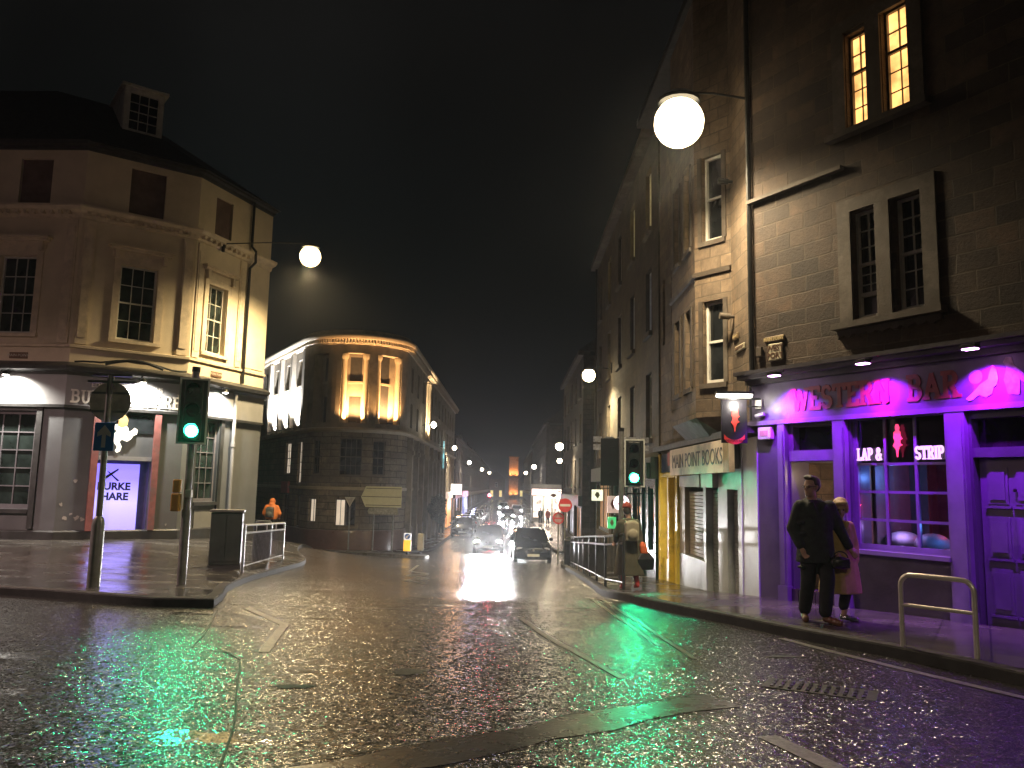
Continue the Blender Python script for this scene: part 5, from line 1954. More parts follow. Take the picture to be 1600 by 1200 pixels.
# distant tower lit orange
tw = thing('lit_tower', 'slim distant tower floodlit orange at the end of the street', 'tower', (1.15, 262, -2.6))
M_TW = stone('tower_stone', (.36, .30, .24), (.28, .24, .2), (.12, .1, .08), 1.2, .5, .4)
mb = MB(); mb.wall(2.9, 0, 13.6, [(.6, 1.1, 8, 12.5), (1.8, 2.3, 8, 12.5)], t=.5, mp=lambda a, d, z: (a - 1.45, d - 1.4, z))
mb.box(-1.45, 1.45, -.9, 1.4, 0, 13.6)
part('tower_wall', mb, M_TW, tw)
for z_ in (6.4, 7.0, 13.6):
    mb = MB(); mb.box(-1.7, 1.7, -1.7, 1.7, z_, z_ + .3)
    part('tower_band', mb, M_TW, tw)
for z_, w_ in ((7.4, 1200), (1.2, 700)):
    for x_ in (-.8, .8):
        light('flood_light', 'SPOT', tw, (x_, -2.3, z_), w_, (1, .36, .10), .2, 110, .8, aim=(0, .3, 1))
# low dark buildings closing the far end of the street
for i_, (x_, y_, w_, h_, lb) in enumerate([(-4.2, 250, 5.2, 6.5, 'small gabled building closing the street end left of the distant tower'), (4.8, 270, 4.4, 6.0, 'small gabled building closing the street end right of the distant tower')]):
    t = thing('far_house', lb, 'house', (x_, y_, -2.6))
    mb = MB(); mb.wall(w_, 0, h_, [(.8, 1.7, 1, 3), (w_ - 1.7, w_ - .8, 1, 3), (w_ / 2 - .4, w_ / 2 + .4, 4, 5.4)], t=.4, mp=lambda a, d, z, w_=w_: (a - w_ / 2, d, z))
    mb.box(-w_ / 2, w_ / 2, .41, 8, 0, h_)
    part('wall', mb, M_TERR, t)
    for a_, b_, c_, e_ in ((.8, 1.7, 1, 3), (w_ - 1.7, w_ - .8, 1, 3), (w_ / 2 - .4, w_ / 2 + .4, 4, 5.4)):
        sash(t, T(-w_ / 2, 0, 0), a_, b_, c_, e_, 1, (1, 1), pane_m=M_WIN_YEL if c_ < 2 else M_GLASS)
    mb = MB(); mb.prism([(-w_ / 2 - .2, h_), (w_ / 2 + .2, h_), (0, h_ + 2.6)], -.2, 8.2)
    part('roof', mb, M_SLATE, t)


# ============================================================ street lamps on wall brackets
def street_lamp(loc, wall_x, label, watt, col, size=1.0, emis=20, tall=False):
    """lantern on an arm fixed to the wall at wall_x"""
    t = thing('street_lamp', label, 'street lamp', loc, 0, 'wall mounted street lamps')
    dx = wall_x - loc[0]
    sg = 1 if dx > 0 else -1
    mb = MB(); mb.tube([(dx, 0, .26 * size), (dx * .5, 0, .31 * size), (0, 0, .31 * size)], .02); mb.box(dx - .04, dx + .04, -.05, .05, .1, .5)
    part('bracket_arm', mb, M_IRON, t, smooth=40)
    mb = MB(); mb.lathe((0, 0, 0), [(.20 * size, .20 * size), (.21 * size, .23 * size), (.15 * size, .28 * size), (.06, .30 * size), (.04, .32 * size)], 18)
    part('lamp_head', mb, M_IRON, t, smooth=40)
    mb = MB(); mb.ell((0, 0, 0), .24 * size, .24 * size, .24 * size, 20, 14)  # globe made larger than a real lantern so its disc imitates glare
    part('lamp_glare_bowl', mb, glow('bowl_%d_%d' % (int(emis), int(col[2] * 100)), col, emis), t, smooth=60)
    light('lamp_light', 'SPOT', t, (0, 0, -.27 * size), watt, col, .19 * size, 164, .8, aim=(0, 0, -1))
    if tall:
        mb = MB(); mb.cyl((dx, 0, .2), (dx, 0, g(loc[0], loc[1]) - loc[2] - .1), .06, .1, 14)
        part('lamp_column', mb, M_GALV, t, smooth=40)
    return t


WL = (1, .83, .58)
street_lamp((2.74, 12.9, 7.85), 3.92, 'dazzling white street lamp high on the wall above the bookshop, the brightest of all', 1450, (1, .80, .50), 1.75, 5)
street_lamp((-6.83, 26.0, 9.15), -9.75, 'yellowish street lamp beside the cream corner pub, largest on the left', 4600, (1, .76, .40), 1.45, 6)
street_lamp((2.90, 30.0, 5.9), 3.78, 'first street lamp beyond the bookshop on the dark tenement to the right', 2200, (1, .80, .45), 1.0, 20)
street_lamp((-15.0, 12.2, 8.6), -15.9, 'street lamp on a steel column just outside the left edge of the view', 6000, (1, .66, .60), 1.3, 16, tall=True)
street_lamp((1.0, -7.0, 8.6), 2.2, 'street lamp on a steel column behind the camera', 2700, (1, .82, .58), 1.3, 16, tall=True)
street_lamp((3.05, 50.0, 4.2), 3.95, 'second far right street lamp just past the side street', 1000, WL, 1.0, 20)
street_lamp((4.9, 80.0, 4.3), 7.8, 'street lamp on the set back tenement over the yellow lit pavement', 1500, WL, 1.0, 20)
street_lamp((3.25, 110, 4.4), 4.2, 'fourth lamp along the far right row past the lit pavement', 700, (1, .9, .75), 1.2, 20)
street_lamp((3.1, 160, 4.4), 4.0, 'tiny far lamp on the most distant right row', 700, WL, 1.3, 20)
street_lamp((-4.9, 70, 4.9), -5.8, 'small lamp high on the far flank of the rounded corner building', 900, WL, .8, 20)
street_lamp((-4.9, 96, 4.4), -5.9, 'lamp on the lower dark block beyond the rounded corner building', 520, (1, .9, .75), .9, 20)
street_lamp((-4.4, 125, 4.2), -6.1, 'lamp midway along the far left row of shops', 600, WL, 1.0, 20)
street_lamp((-4.6, 178, 4.6), -6.3, 'last small lamp on the far left row', 600, WL, 1.2, 20)


# ============================================================ traffic signals
M_SIGBK = plain('signal_black', (.012, .014, .014), .4, var=.2)


def signal(loc, label, hz, head_turn, head_x=0.0, pole_h=3.3, side_head=False, green=38, watt=9, rz=0.0, box=False):
    t = thing('traffic_signal', label, 'traffic light', loc, rz, 'traffic signals showing green')
    mb = MB(); mb.cyl((0, 0, -.15), (0, 0, pole_h), .057, n=16); mb.cyl((0, 0, -.1), (0, 0, 1.15), .07, n=16)
    part('pole', mb, M_GREYPOST, t, smooth=40)
    if box:
        mb = MB(); mb.cyl((0, 0, pole_h), (0, 0, pole_h + .08), .064, n=16)
        part('pole_cap', mb, M_BLACKPL, t, smooth=40)

    def head(x, z, ry, name='signal_head'):
        Mh = T(x, 0, z) @ RZ(ry + head_turn)
        mb = MB(); mb.box(-.22, .22, -.10, -.085, 0, 1.06)
        bb = part('backing_board', mb, M_SIGBK, t, Mh, bevel=.01)
        mb = MB()
        for a_ in ((-.225, -.195, 0, 1.06), (.195, .225, 0, 1.06), (-.195, .195, 0, .03), (-.195, .195, 1.03, 1.06)):
            mb.box(a_[0], a_[1], -.108, -.1005, a_[2], a_[3])
        part('white_border', mb, plain('white_reflective_border', (.6, .62, .6), .3, var=.05), bb)
        mb = MB(); mb.box(-.14, .14, -.22, -.11, .06, 1.0)
        hd = part('signal_housing', mb, M_SIGBK, t, Mh, bevel=.02)
        for i, z_ in enumerate((.20, .52, .84)):
            mb = MB(); mb.cyl((0, -.221, z_), (0, -.232, z_), .095, n=24)
            lit = i == 0 and name == 'signal_head'
            part('lens', mb, glow('green_lens', (.02, 1.0, .42), green) if lit else plain('unlit_lens', (.02, .012, .012), .2), hd)
            mb = MB()
            n = 16
            vs, fs = [], []
            for q in range(n + 1):
                w = R(-20 + 220 * q / n)
                for r, yy in ((.108, -.222), (.108, -.42 + .09 * (1 - math.sin(max(0, w)))), ):
                    vs.append((r * math.cos(w), yy, z_ + r * math.sin(w)))
            fs = [(2 * q, 2 * q + 1, 2 * q + 3, 2 * q + 2) for q in range(n)]
            mb.mesh_add(vs, fs)
            part('visor', mb, M_SIGBK, hd)
            if lit:
                light('green_light', 'SPOT', t, tuple(Mh @ Vector((0, -.30, z_))), watt, (.01, 1.0, .40), .08, 40, .8, aim=tuple(Mh.to_3x3() @ Vector((0, -1, -.26))))
                light('added_green_fill', 'POINT', t, tuple(Mh @ Vector((0, -.36, z_ + .02))), .35, (.02, 1.0, .5), .05)  # added bare point light that tints the backing board green
        mb = MB(); mb.tube([Mh @ Vector((0, -.09, .3)), Vector((0, 0, z + .3))], .02); mb.tube([Mh @ Vector((0, -.09, .85)), Vector((0, 0, z + .85))], .02)
        part('bracket', mb, M_IRON, t)
    head(head_x, hz, rz * 0)
    if side_head:
        head(-.28, hz + .02, PI * .93, 'rear_head')
    return t


sl = signal((-5.12, 12.85, g(-5.12, 12.85) + .11), 'green traffic signal on a grey pole on the left pavement', 2.18, R(19), 0.0, 3.35, box=True, green=60, watt=120)
mb = MB(); mb.box(-.20, -.06, -.16, -.05, 1.12, 1.40); mb.box(-.19, -.07, -.15, -.05, 1.41, 1.62)
part('push_button_unit', mb, plain('yellow_button_box', (.42, .22, .04), .4, var=.15), sl, bevel=.02)
mb = MB(); mb.box(.0, .10, -.12, -.04, 1.34, 1.46)
part('call_plate', mb, M_WPLAST, sl, bevel=.01)
signal((2.48, 17.95, g(2.48, 17.95) + .11), 'green traffic signal with a second dark head on the right pavement by the guard rail', 2.12, R(-11), .30, 3.35, side_head=True, green=60, watt=120, box=True)

# ------------------------------------------------------------ sign post on the left
ps = thing('sign_post', 'leaning grey post with blue ahead-only arrow sign and round sign back, left pavement', 'road sign', (-6.04, 11.95, g(-6.04, 11.95) + .11), R(4))
mb = MB(); mb.cyl((0, 0, -.2), (0, 0, 3.12), .045, n=16)
part('pole', mb, M_GREYPOST, ps, smooth=40)
mb = MB(); mb.lathe((0, 0, 0), [(.09, -.1), (.09, .9), (.075, .98), (.05, 1.02)], 16)
part('pole_base', mb, M_GREYPOST, ps, smooth=40)
mb = MB()
for z_, w_ in ((3.0, .32), (3.10, .26)):
    mb.box(-w_, w_ + .06, -.03, .03, z_ + (.0), z_ + .035)
part('top_lamp_arm', mb, M_GREYPOST, ps)
mb = MB(); mb.cyl((0, .05, 2.72), (0, .065, 2.72), .30, n=32)
part('round_sign_back', mb, plain('sign_back_grey', (.62, .60, .50), .5), ps)
mb = MB(); mb.box(-.27, .27, .035, .049, 2.84, 2.87); mb.box(-.27, .27, .035, .049, 2.56, 2.59)
part('sign_clamp', mb, M_GALV, ps)
mb = MB(); mb.box(-.145, .145, -.065, -.05, 1.98, 2.40)
bs = part('arrow_sign', mb, plain('blue_sign_face', (.03, .15, .48), .35, var=.06), ps, bevel=.012)
mb = MB()
mb.prism([(-.028, 2.03), (.028, 2.03), (.028, 2.22), (.095, 2.19), (.095, 2.25), (0, 2.36), (-.095, 2.25), (-.095, 2.19), (-.028, 2.22)], -.071, -.0655)
part('arrow', mb, plain('white_sign_film', (.55, .56, .56), .4, var=.05), bs)

# ------------------------------------------------------------ utility cabinet and little posts
cab = thing('utility_cabinet', 'dark green utility cabinet between the green signal and the steel railing', 'utility cabinet', (-6.45, 18.6, g(-6.45, 18.6) + .11), R(14))
M_CAB = plain('cabinet_green_black', (.035, .042, .036), .45, var=.25, scale=3, dirt=(.06, .058, .05))
mb = MB(); mb.box(-.34, .34, -.22, .22, .06, 1.22)
part('casing', mb, M_CAB, cab, bevel=.015)
mb = MB(); mb.box(-.37, .37, -.25, .25, 1.23, 1.29)
part('lid', mb, plain('worn_cabinet_lid', (.12, .12, .11), .4), cab, bevel=.015)
mb = MB(); mb.box(-.30, -.01, -.232, -.2205, .14, 1.14)
part('door', mb, M_CAB, cab)
mb = MB(); mb.box(.01, .30, -.232, -.2205, .14, 1.14)
part('door', mb, M_CAB, cab)
mb = MB(); mb.box(-.35, .35, -.23, .23, -.1, .055)
part('plinth', mb, M_KERB, cab)
bn = thing('litter_bin', 'small dark litter bin tucked behind the utility cabinet', 'litter bin', (-6.75, 22.3, g(-6.75, 22.3) + .11))
mb = MB(); mb.lathe((0, 0, 0), [(.22, -.05), (.24, .1), (.24, .75), (.26, .78), (.26, .9), (.20, 1.0)], 18)
part('bin_body', mb, M_CAB, bn, smooth=35)
mb = MB(); mb.box(-.13, .13, -.262, -.20, .79, .88)
part('slot', mb, M_BLACKPL, bn)


# ------------------------------------------------------------ guard rails
def railing(p, q, label, grp, mat_top, mat_bar, npost=2, nbar=14, hh=1.0, double=True, sheet=False):
    p, q = Vector(p), Vector(q)
    d = q - p
    L_ = d.length
    t = thing('guard_rail', label, 'railing', (p.x, p.y, g(*p) + .11), math.atan2(d.y, d.x), grp)
    sl_ = (g(*q) - g(*p)) / L_

    def zz(s):
        return sl_ * s
    for s in (0, L_):
        mb = MB(); mb.cyl((s, 0, zz(s) - .1), (s, 0, zz(s) + hh), .027, n=10)
        part('post', mb, mat_bar, t, smooth=40)
    for nm, z_ in (('top_rail', hh), ('middle_rail', hh * .83), ('bottom_rail', .13)):
        mb = MB(); mb.tube([(0, 0, zz(0) + z_), (L_, 0, zz(L_) + z_)], .024 if z_ > .5 else .018)
        part(nm, mb, mat_top if z_ > .5 else mat_bar, t, smooth=40)
    for i in range(1, nbar):
        s = L_ * i / nbar
        mb = MB(); mb.cyl((s, 0, zz(s) + .13), (s, 0, zz(s) + hh * .83), .0085 if not sheet else .010, n=6)
        part('bar', mb, mat_bar, t)
    for i in (1, 2, 3):
        s = L_ * i / 4
        mb = MB(); mb.cyl((s, 0, zz(s) + hh * .83), (s, 0, zz(s) + hh), .012, n=6)
        part('spacer', mb, mat_top, t)
    return t


M_RAILLIT = plain('lit_grey_rail', (.72, .73, .75), .35, .1, var=.1)  # pale colour imitates the light caught by the upper rails
railing((-5.72, 17.6), (-6.25, 22.6), 'galvanised guard rail with bright top rails on the left pavement corner', 'guard rails along the kerbs', M_RAILLIT, M_GALV, nbar=34)
M_RAILD = plain('dark_painted_rail', (.07, .075, .072), .3, .4, var=.2)
rp_ = [(2.15, 15.2), (2.06, 17.3), (2.10, 19.4), (2.14, 21.5), (2.18, 23.6), (2.22, 25.7), (2.26, 27.8), (2.30, 30.0)]
nmz = ['nearest dark guard rail panel on the right kerb, in front of the walking woman', 'second dark guard rail panel on the right kerb', 'third dark guard rail panel on the right kerb', 'fourth dark guard rail panel on the right kerb', 'fifth dark guard rail panel on the right kerb',
       'sixth dark guard rail panel on the right kerb', 'farthest dark guard rail panel on the right kerb, nearest the parked car']
for i_ in range(7):
    railing(rp_[i_], (rp_[i_ + 1][0], rp_[i_ + 1][1] - .06), nmz[i_], 'guard rails along the kerbs', M_RAILD, M_RAILD, nbar=14, hh=1.02)

# bike rack: bent steel hoop
br_ = thing('bike_rack', 'bent stainless steel bike hoop on the purple lit pavement', 'bike rack', (3.84, 8.0, g(3.84, 8.0) + .11), 0)
p0_, p1_ = Vector((0, 0)), Vector((.42, -.52))
d_ = (p1_ - p0_)


def rk3(s, z):
    return (p0_.x + d_.x * s, p0_.y + d_.y * s, z)


mb = MB()
pts = [rk3(0, -.12), rk3(0, .3), rk3(0.0, .58)] + [rk3(.16 - .16 * math.cos(R(a_)), .58 + .11 * math.sin(R(a_))) for a_ in range(15, 90, 15)] + [rk3(.3, .69), rk3(.7, .69)] + \
      [rk3(.84 + .16 * math.sin(R(a_)), .58 + .11 * math.cos(R(a_))) for a_ in range(15, 90, 15)] + [rk3(1, .58), rk3(1, .3), rk3(1, -.12)]
mb.tube(pts, .024, 14)
part('hoop', mb, plain('stainless_tube', (.62, .58, .52), .36, .6, var=.12), br_, smooth=60)
mb = MB(); mb.tube([rk3(0.0, .40), rk3(1.0, .40)], .018, 12)
part('cross_bar', mb, MATS['stainless_tube'], br_, smooth=60)

# ------------------------------------------------------------ island furniture
ds = thing('direction_sign', 'large pale arrow shaped direction board seen from behind on two posts at the traffic island', 'road sign', (-6.48, 41.0, g(-6.48, 41.0) + .1), 0)
mb = MB(); mb.prism([(-1.05, 2.72), (-.82, 2.22), (1.0, 2.22), (1.0, 3.26), (-.82, 3.26)], -.02, .01)
sb_ = part('arrow_board', mb, plain('pale_sign_back', (.62, .62, .44), .45, var=.06), ds)
mb = MB()
for z_ in (2.32, 2.74, 3.16):
    mb.box(-1.0 if z_ == 2.74 else -.8, .99, -.045, -.021, z_ - .015, z_ + .015)
part('stiffener', mb, plain('sign_rail_dark', (.10, .11, .09), .4, .4), sb_)
mb = MB(); mb.prism([(-.70, 2.0), (-.62, 1.86), (.85, 1.86), (.85, 2.17), (-.62, 2.17)], -.02, .01)
lw = part('lower_board', mb, plain('weathered_grey_board', (.26, .26, .23), .5, var=.35, scale=9), ds)
for x_ in (-.38, .60):
    mb = MB(); mb.cyl((x_, .05, -.2), (x_, .05, 3.24), .04, n=12)
    part('pole', mb, M_GREYPOST, ds, smooth=40)
gw = thing('give_way_sign', 'small pale triangular sign on a thin post left of the arrow shaped board', 'road sign', (-8.15, 41.3, g(-8.15, 41.3) + .1), 0)
mb = MB(); mb.cyl((0, .04, -.2), (0, .04, 2.7), .035, n=12)
part('pole', mb, M_GREYPOST, gw, smooth=40)
mb = MB(); mb.prism([(0, 2.2), (.27, 2.7), (-.27, 2.7)], -.01, .01)
tr_ = part('triangle', mb, plain('grey_sign_back', (.5, .48, .44), .5), gw)
mb = MB(); mb.prism([(0, 2.3), (.18, 2.64), (-.18, 2.64)], -.014, -.011)
part('inner_triangle', mb, plain('pale_inner', (.38, .35, .34), .5), tr_)
by = thing('keep_left_bollard', 'white and yellow plastic bollard with blue arrow at the tip of the island', 'bollard', (-4.68, 37.6, g(-4.68, 37.6) + .12), 0)
mb = MB(); mb.cyl((0, 0, -.1), (0, 0, .16), .06, n=12)
part('stub', mb, M_BLACKPL, by)
M_BY = plain('yellow_bollard', (.85, .45, .02), .4, var=.08, emit=(1, .55, .03), es=.5)
mb = MB(); mb.box(-.17, .17, -.09, .09, .16, .66)
part('yellow_shell', mb, M_BY, by, bevel=.02)
mb = MB(); mb.box(-.17, .17, -.088, .088, .665, .98)
wh = part('white_top', mb, plain('white_bollard', (.65, .66, .75), .4, var=.05, emit=(.8, .85, 1), es=.35), by, bevel=.03)
mb = MB(); mb.cyl((0, -.089, .83), (0, -.097, .83), .125, n=24)
bd_ = part('blue_disc', mb, plain('blue_disc', (.02, .10, .42), .4, var=.05), wh)
mb = MB(); mb.prism([(.05, .91), (-.03, .83), (-.06, .86), (-.08, .74), (.03, .75), (.0, .79), (.08, .87)], -.102, -.098)
part('arrow', mb, M_WPLAST, bd_)
bw = thing('white_bollard', 'pale rounded bollard just right of the yellow one on the island', 'bollard', (-4.25, 39.3, g(-4.25, 39.3) + .12), 0)
mb = MB(); mb.cyl((0, 0, -.1), (0, 0, .16), .06, n=12)
part('stub', mb, M_BLACKPL, bw)
mb = MB(); mb.box(-.16, .16, -.08, .08, .14, .98)
part('shell', mb, plain('pale_bollard_shell', (.45, .42, .34), .45, var=.1), bw, bevel=.07)

# no entry signs by the side street
for i_, (x_, y_, z_, r_2, lb, sc_) in enumerate([(2.45, 35.6, 1.0, .30, 'upper red no entry sign above the right guard rail', 1), (2.18, 35.9, .42, .26, 'lower red sign partly behind the upper no entry sign', 0)]):
    t = thing('no_entry_sign', lb, 'road sign', (x_, y_, g(x_, y_) + .05), 0)
    zc = z_ - (g(x_, y_) + .05) - .10
    mb = MB(); mb.cyl((0, .03, -.15), (0, .03, zc + .3), .035, n=12)
    part('pole', mb, M_GREYPOST, t, smooth=40)
    mb = MB(); mb.cyl((0, -.01, zc), (0, .0, zc), r_2, n=32)
    f_ = part('red_disc', mb, plain('red_sign_film', (.45, .03, .035), .35, var=.06), t)
    if sc_:
        mb = MB(); mb.box(-.23, .23, -.016, -.011, zc - .05, zc + .05)
        part('white_bar', mb, MATS['white_sign_film'], f_)
    else:
        mb = MB(); mb.cyl((0, -.016, zc), (0, -.011, zc), r_2 * .74, n=32)
        part('white_disc', mb, plain('pale_red_film', (.35, .2, .2), .4), f_)
        mb = MB(); mb.box(-.2, .2, -.021, -.0165, zc - .03, zc + .03)
        part('red_bar', mb, MATS['red_sign_film'], f_)

# projecting lit shop signs on the dark tenement
def proj_sign(loc, w, h, col, es, label, shape='box', wallx=3.7, deco=(.1, .12, .02)):
    t = thing('projecting_sign', label, 'shop sign', loc, 0)
    mb = MB()
    if shape == 'box':
        mb.box(-w / 2, w / 2, -.06, .06, -h / 2, h / 2)
    else:
        mb.cyl((0, -.06, 0), (0, .06, 0), w / 2, n=28)
    b_ = part('sign_box', mb, glow('sign_%d_%d' % (int(col[0] * 99), int(loc[1] * 10)), col, es, .3, 6), t, bevel=.01)
    mb = MB()
    if shape == 'box':
        mb.prism([(0, -.3 * h), (.22 * w, -.02 * h), (.12 * w, .25 * h), (-.08 * w, .3 * h), (-.25 * w, .02 * h)], -.067, -.061)
    else:
        mb.box(-.26 * w, .26 * w, -.067, -.061, -.05, .0); mb.box(-.16 * w, .2 * w, -.067, -.061, .07, .1)
    part('emblem', mb, plain('emblem_%d' % int(loc[1] * 10), deco, .5), b_)
    mb = MB(); mb.tube([(w * .3, 0, h / 2 + .06), (wallx - loc[0], 0, h / 2 + .06)], .02); mb.tube([(w * .3, 0, h / 2 - .02), (w * .3, 0, h / 2 + .06)], .012)
    part('bracket', mb, M_IRON, t)
    return t


proj_sign((3.20, 29.5, 1.42), .40, .40, (.85, .85, .62), .9, 'small square lit sign with a dark emblem left of the right hand signal', deco=(.12, .12, .02))
proj_sign((3.10, 22.4, 1.28), .42, .42, (1, .85, .92), 2.2, 'round white lit sign just below the right hand green signal', 'round', deco=(.6, .05, .2))
proj_sign((3.22, 25.2, 1.18), .34, .52, (.8, .55, .45), .45, 'dull rectangular sign beside the round lit sign', deco=(.3, .08, .06))
proj_sign((3.24, 25.6, .60), .26, .36, (.10, .8, .25), .5, 'small green sign below the dull rectangular sign', deco=(.3, .3, .1))
proj_sign((4.05 - .95, 57, 1.1), 1.0, .45, (1, .95, .8), 1.1, 'wide lit sign beyond the no entry sign over the far pavement', wallx=3.95, deco=(.3, .1, .05))

# bright shopfront facing up the street where the far right row steps forward
ls = thing('lit_shop', 'small bright shopfront facing the camera down the street on the right', 'shop', (4.3, 93.2, g(3, 93) + .05), 0)
mb = MB(); mb.wall(3.6, 0, 4.2, [(.25, 1.3, .5, 2.9), (1.55, 2.3, 0, 2.9), (2.5, 3.4, .5, 2.9)], t=.2, mp=lambda a, d, z: (a - 1.8, d, z))
mb.box(-1.8, 1.8, 1.7, 1.78, 0, 4.2)
mb.box(-1.8, -1.72, .21, 1.69, 0, 4.2); mb.box(1.72, 1.8, .21, 1.69, 0, 4.2); mb.box(-1.8, 1.8, .0, 1.78, 4.201, 4.3)
part('wall', mb, M_GREYL, ls)
M_LS = glow('bright_shop_room', (1, .80, .66), 1.8, .9, 1.6)
mb = MB(); mb.box(-1.7, 1.7, 1.2, 1.3, .02, 3.0)
part('shop_room', mb, M_LS, ls)
mb = MB(); mb.box(-1.75, 1.75, -.16, -.01, 3.05, 3.75)
part('sign_band', mb, glow('bright_sign_band', (1, .72, .62), 2.2, .8, 2.2), ls)
light('shop_light', 'POINT', ls, (0, -1.2, 2.4), 160, (1, .86, .6), .3)
ls2 = thing('lit_shop', 'warm lit takeaway shopfront on the far left pavement with a white sign', 'shop', (-5.6, 72.0, g(-5.6, 72) + .1), PI / 2)
mb = MB(); mb.box(-2.2, 2.2, -.25, -.05, .2, 2.6)
part('shop_room', mb, glow('orange_shop_room', (1, .42, .16), .9, .8, 1.6), ls2)
mb = MB(); mb.box(-2.3, 2.3, -.35, -.02, 2.65, 3.2)
part('fascia', mb, glow('pinkish_sign_band', (1, .75, .6), 1.1, .6, 2), ls2)
mb = MB(); mb.box(-.06, .06, -1.3, -.36, 3.0, 3.9)
part('projecting_panel', mb, glow('white_panel', (1, .95, .85), 2.2), ls2)
light('shop_light', 'POINT', ls2, (0, -1.0, 2.0), 110, (1, .5, .22), .3)
ls3 = thing('lit_shop', 'blue and pink lit shopfront farther along the far left row', 'shop', (-5.7, 100.0, g(-5.6, 100) + .1), PI / 2)
mb = MB(); mb.box(-3, 3, -.3, -.05, .2, 2.6)
part('shop_room', mb, glow('blue_shop_room', (.4, .45, 1), .7, .8, 1.2), ls3)
mb = MB(); mb.box(-3.1, 3.1, -.4, -.02, 2.65, 3.3)
part('fascia', mb, glow('pink_sign_band', (1, .5, .7), .9, .6, 2), ls3)
light('shop_light', 'POINT', ls3, (0, -1.2, 2.0), 110, (.6, .6, 1), .3)
# vertical teal light on the left flank
nb = thing('neon_banner', 'narrow vertical pale teal light sign on the dark left facade', 'sign', (-5.5, 66.0, 4.0), 0)
mb = MB(); mb.box(-.05, .05, -.16, .16, -1.0, 1.25)
part('tube', mb, glow('teal_tube', (.35, .8, .85), .8, .9, 2.5), nb)
mb = MB(); mb.box(-.3, -.06, -.02, .02, -.6, -.56); mb.box(-.3, -.06, -.02, .02, .8, .84)
part('bracket', mb, M_IRON, nb)
# clipped tree in front of the left facade
tree = thing('clipped_tree', 'dark rounded clipped street tree on the far left pavement before the orange shopfront', 'tree', (-4.75, 53.5, g(-4.75, 53.5) + .1))
mb = MB(); mb.tube([(0, 0, -.1), (.02, 0, .6), (-.02, .02, 1.2), (0, 0, 1.9)], .06)
mb.tube([(0, 0, 1.2), (.2, .1, 1.6), (.32, .1, 2.0)], .03); mb.tube([(0, 0, 1.25), (-.2, -.1, 1.7), (-.3, -.1, 2.1)], .03)
part('trunk', mb, plain('dark_bark', (.05, .04, .03), .8), tree)
mb = MB()
rnd = random.Random(11)
for i_ in range(2600):
    u_, v_, w_ = rnd.gauss(0, 1), rnd.gauss(0, 1), rnd.gauss(0, 1)
    l_ = math.sqrt(u_ * u_ + v_ * v_ + w_ * w_)
    rr_ = (.55 + .45 * rnd.random()) * (1 + .16 * math.sin(u_ / l_ * 5) * math.cos(w_ / l_ * 6))
    c_ = Vector((u_ / l_ * .62 * rr_, v_ / l_ * .62 * rr_, 2.1 + w_ / l_ * .95 * rr_))
    a_, b_ = Vector((rnd.uniform(-1, 1), rnd.uniform(-1, 1), rnd.uniform(-1, 1))).normalized() * .05, Vector((rnd.uniform(-1, 1), rnd.uniform(-1, 1), rnd.uniform(-1, 1))).normalized() * .05
    mb.face([c_ - a_, c_ + b_, c_ + a_, c_ - b_])
o_ = part('crown', mb, plain('dark_leaves', (.03, .05, .035), .5, var=.4), tree)


# ============================================================ vehicles
M_TYRE = plain('tyre_rubber', (.012, .012, .012), .6)
M_RIM = plain('alloy_rim', (.35, .35, .36), .3, .8)
M_CARGL = dark_glass('car_glass', (.012, .014, .018), .05)
M_HEADL = plain('unlit_headlight', (.45, .47, .5), .08, .3, var=.3, scale=12)


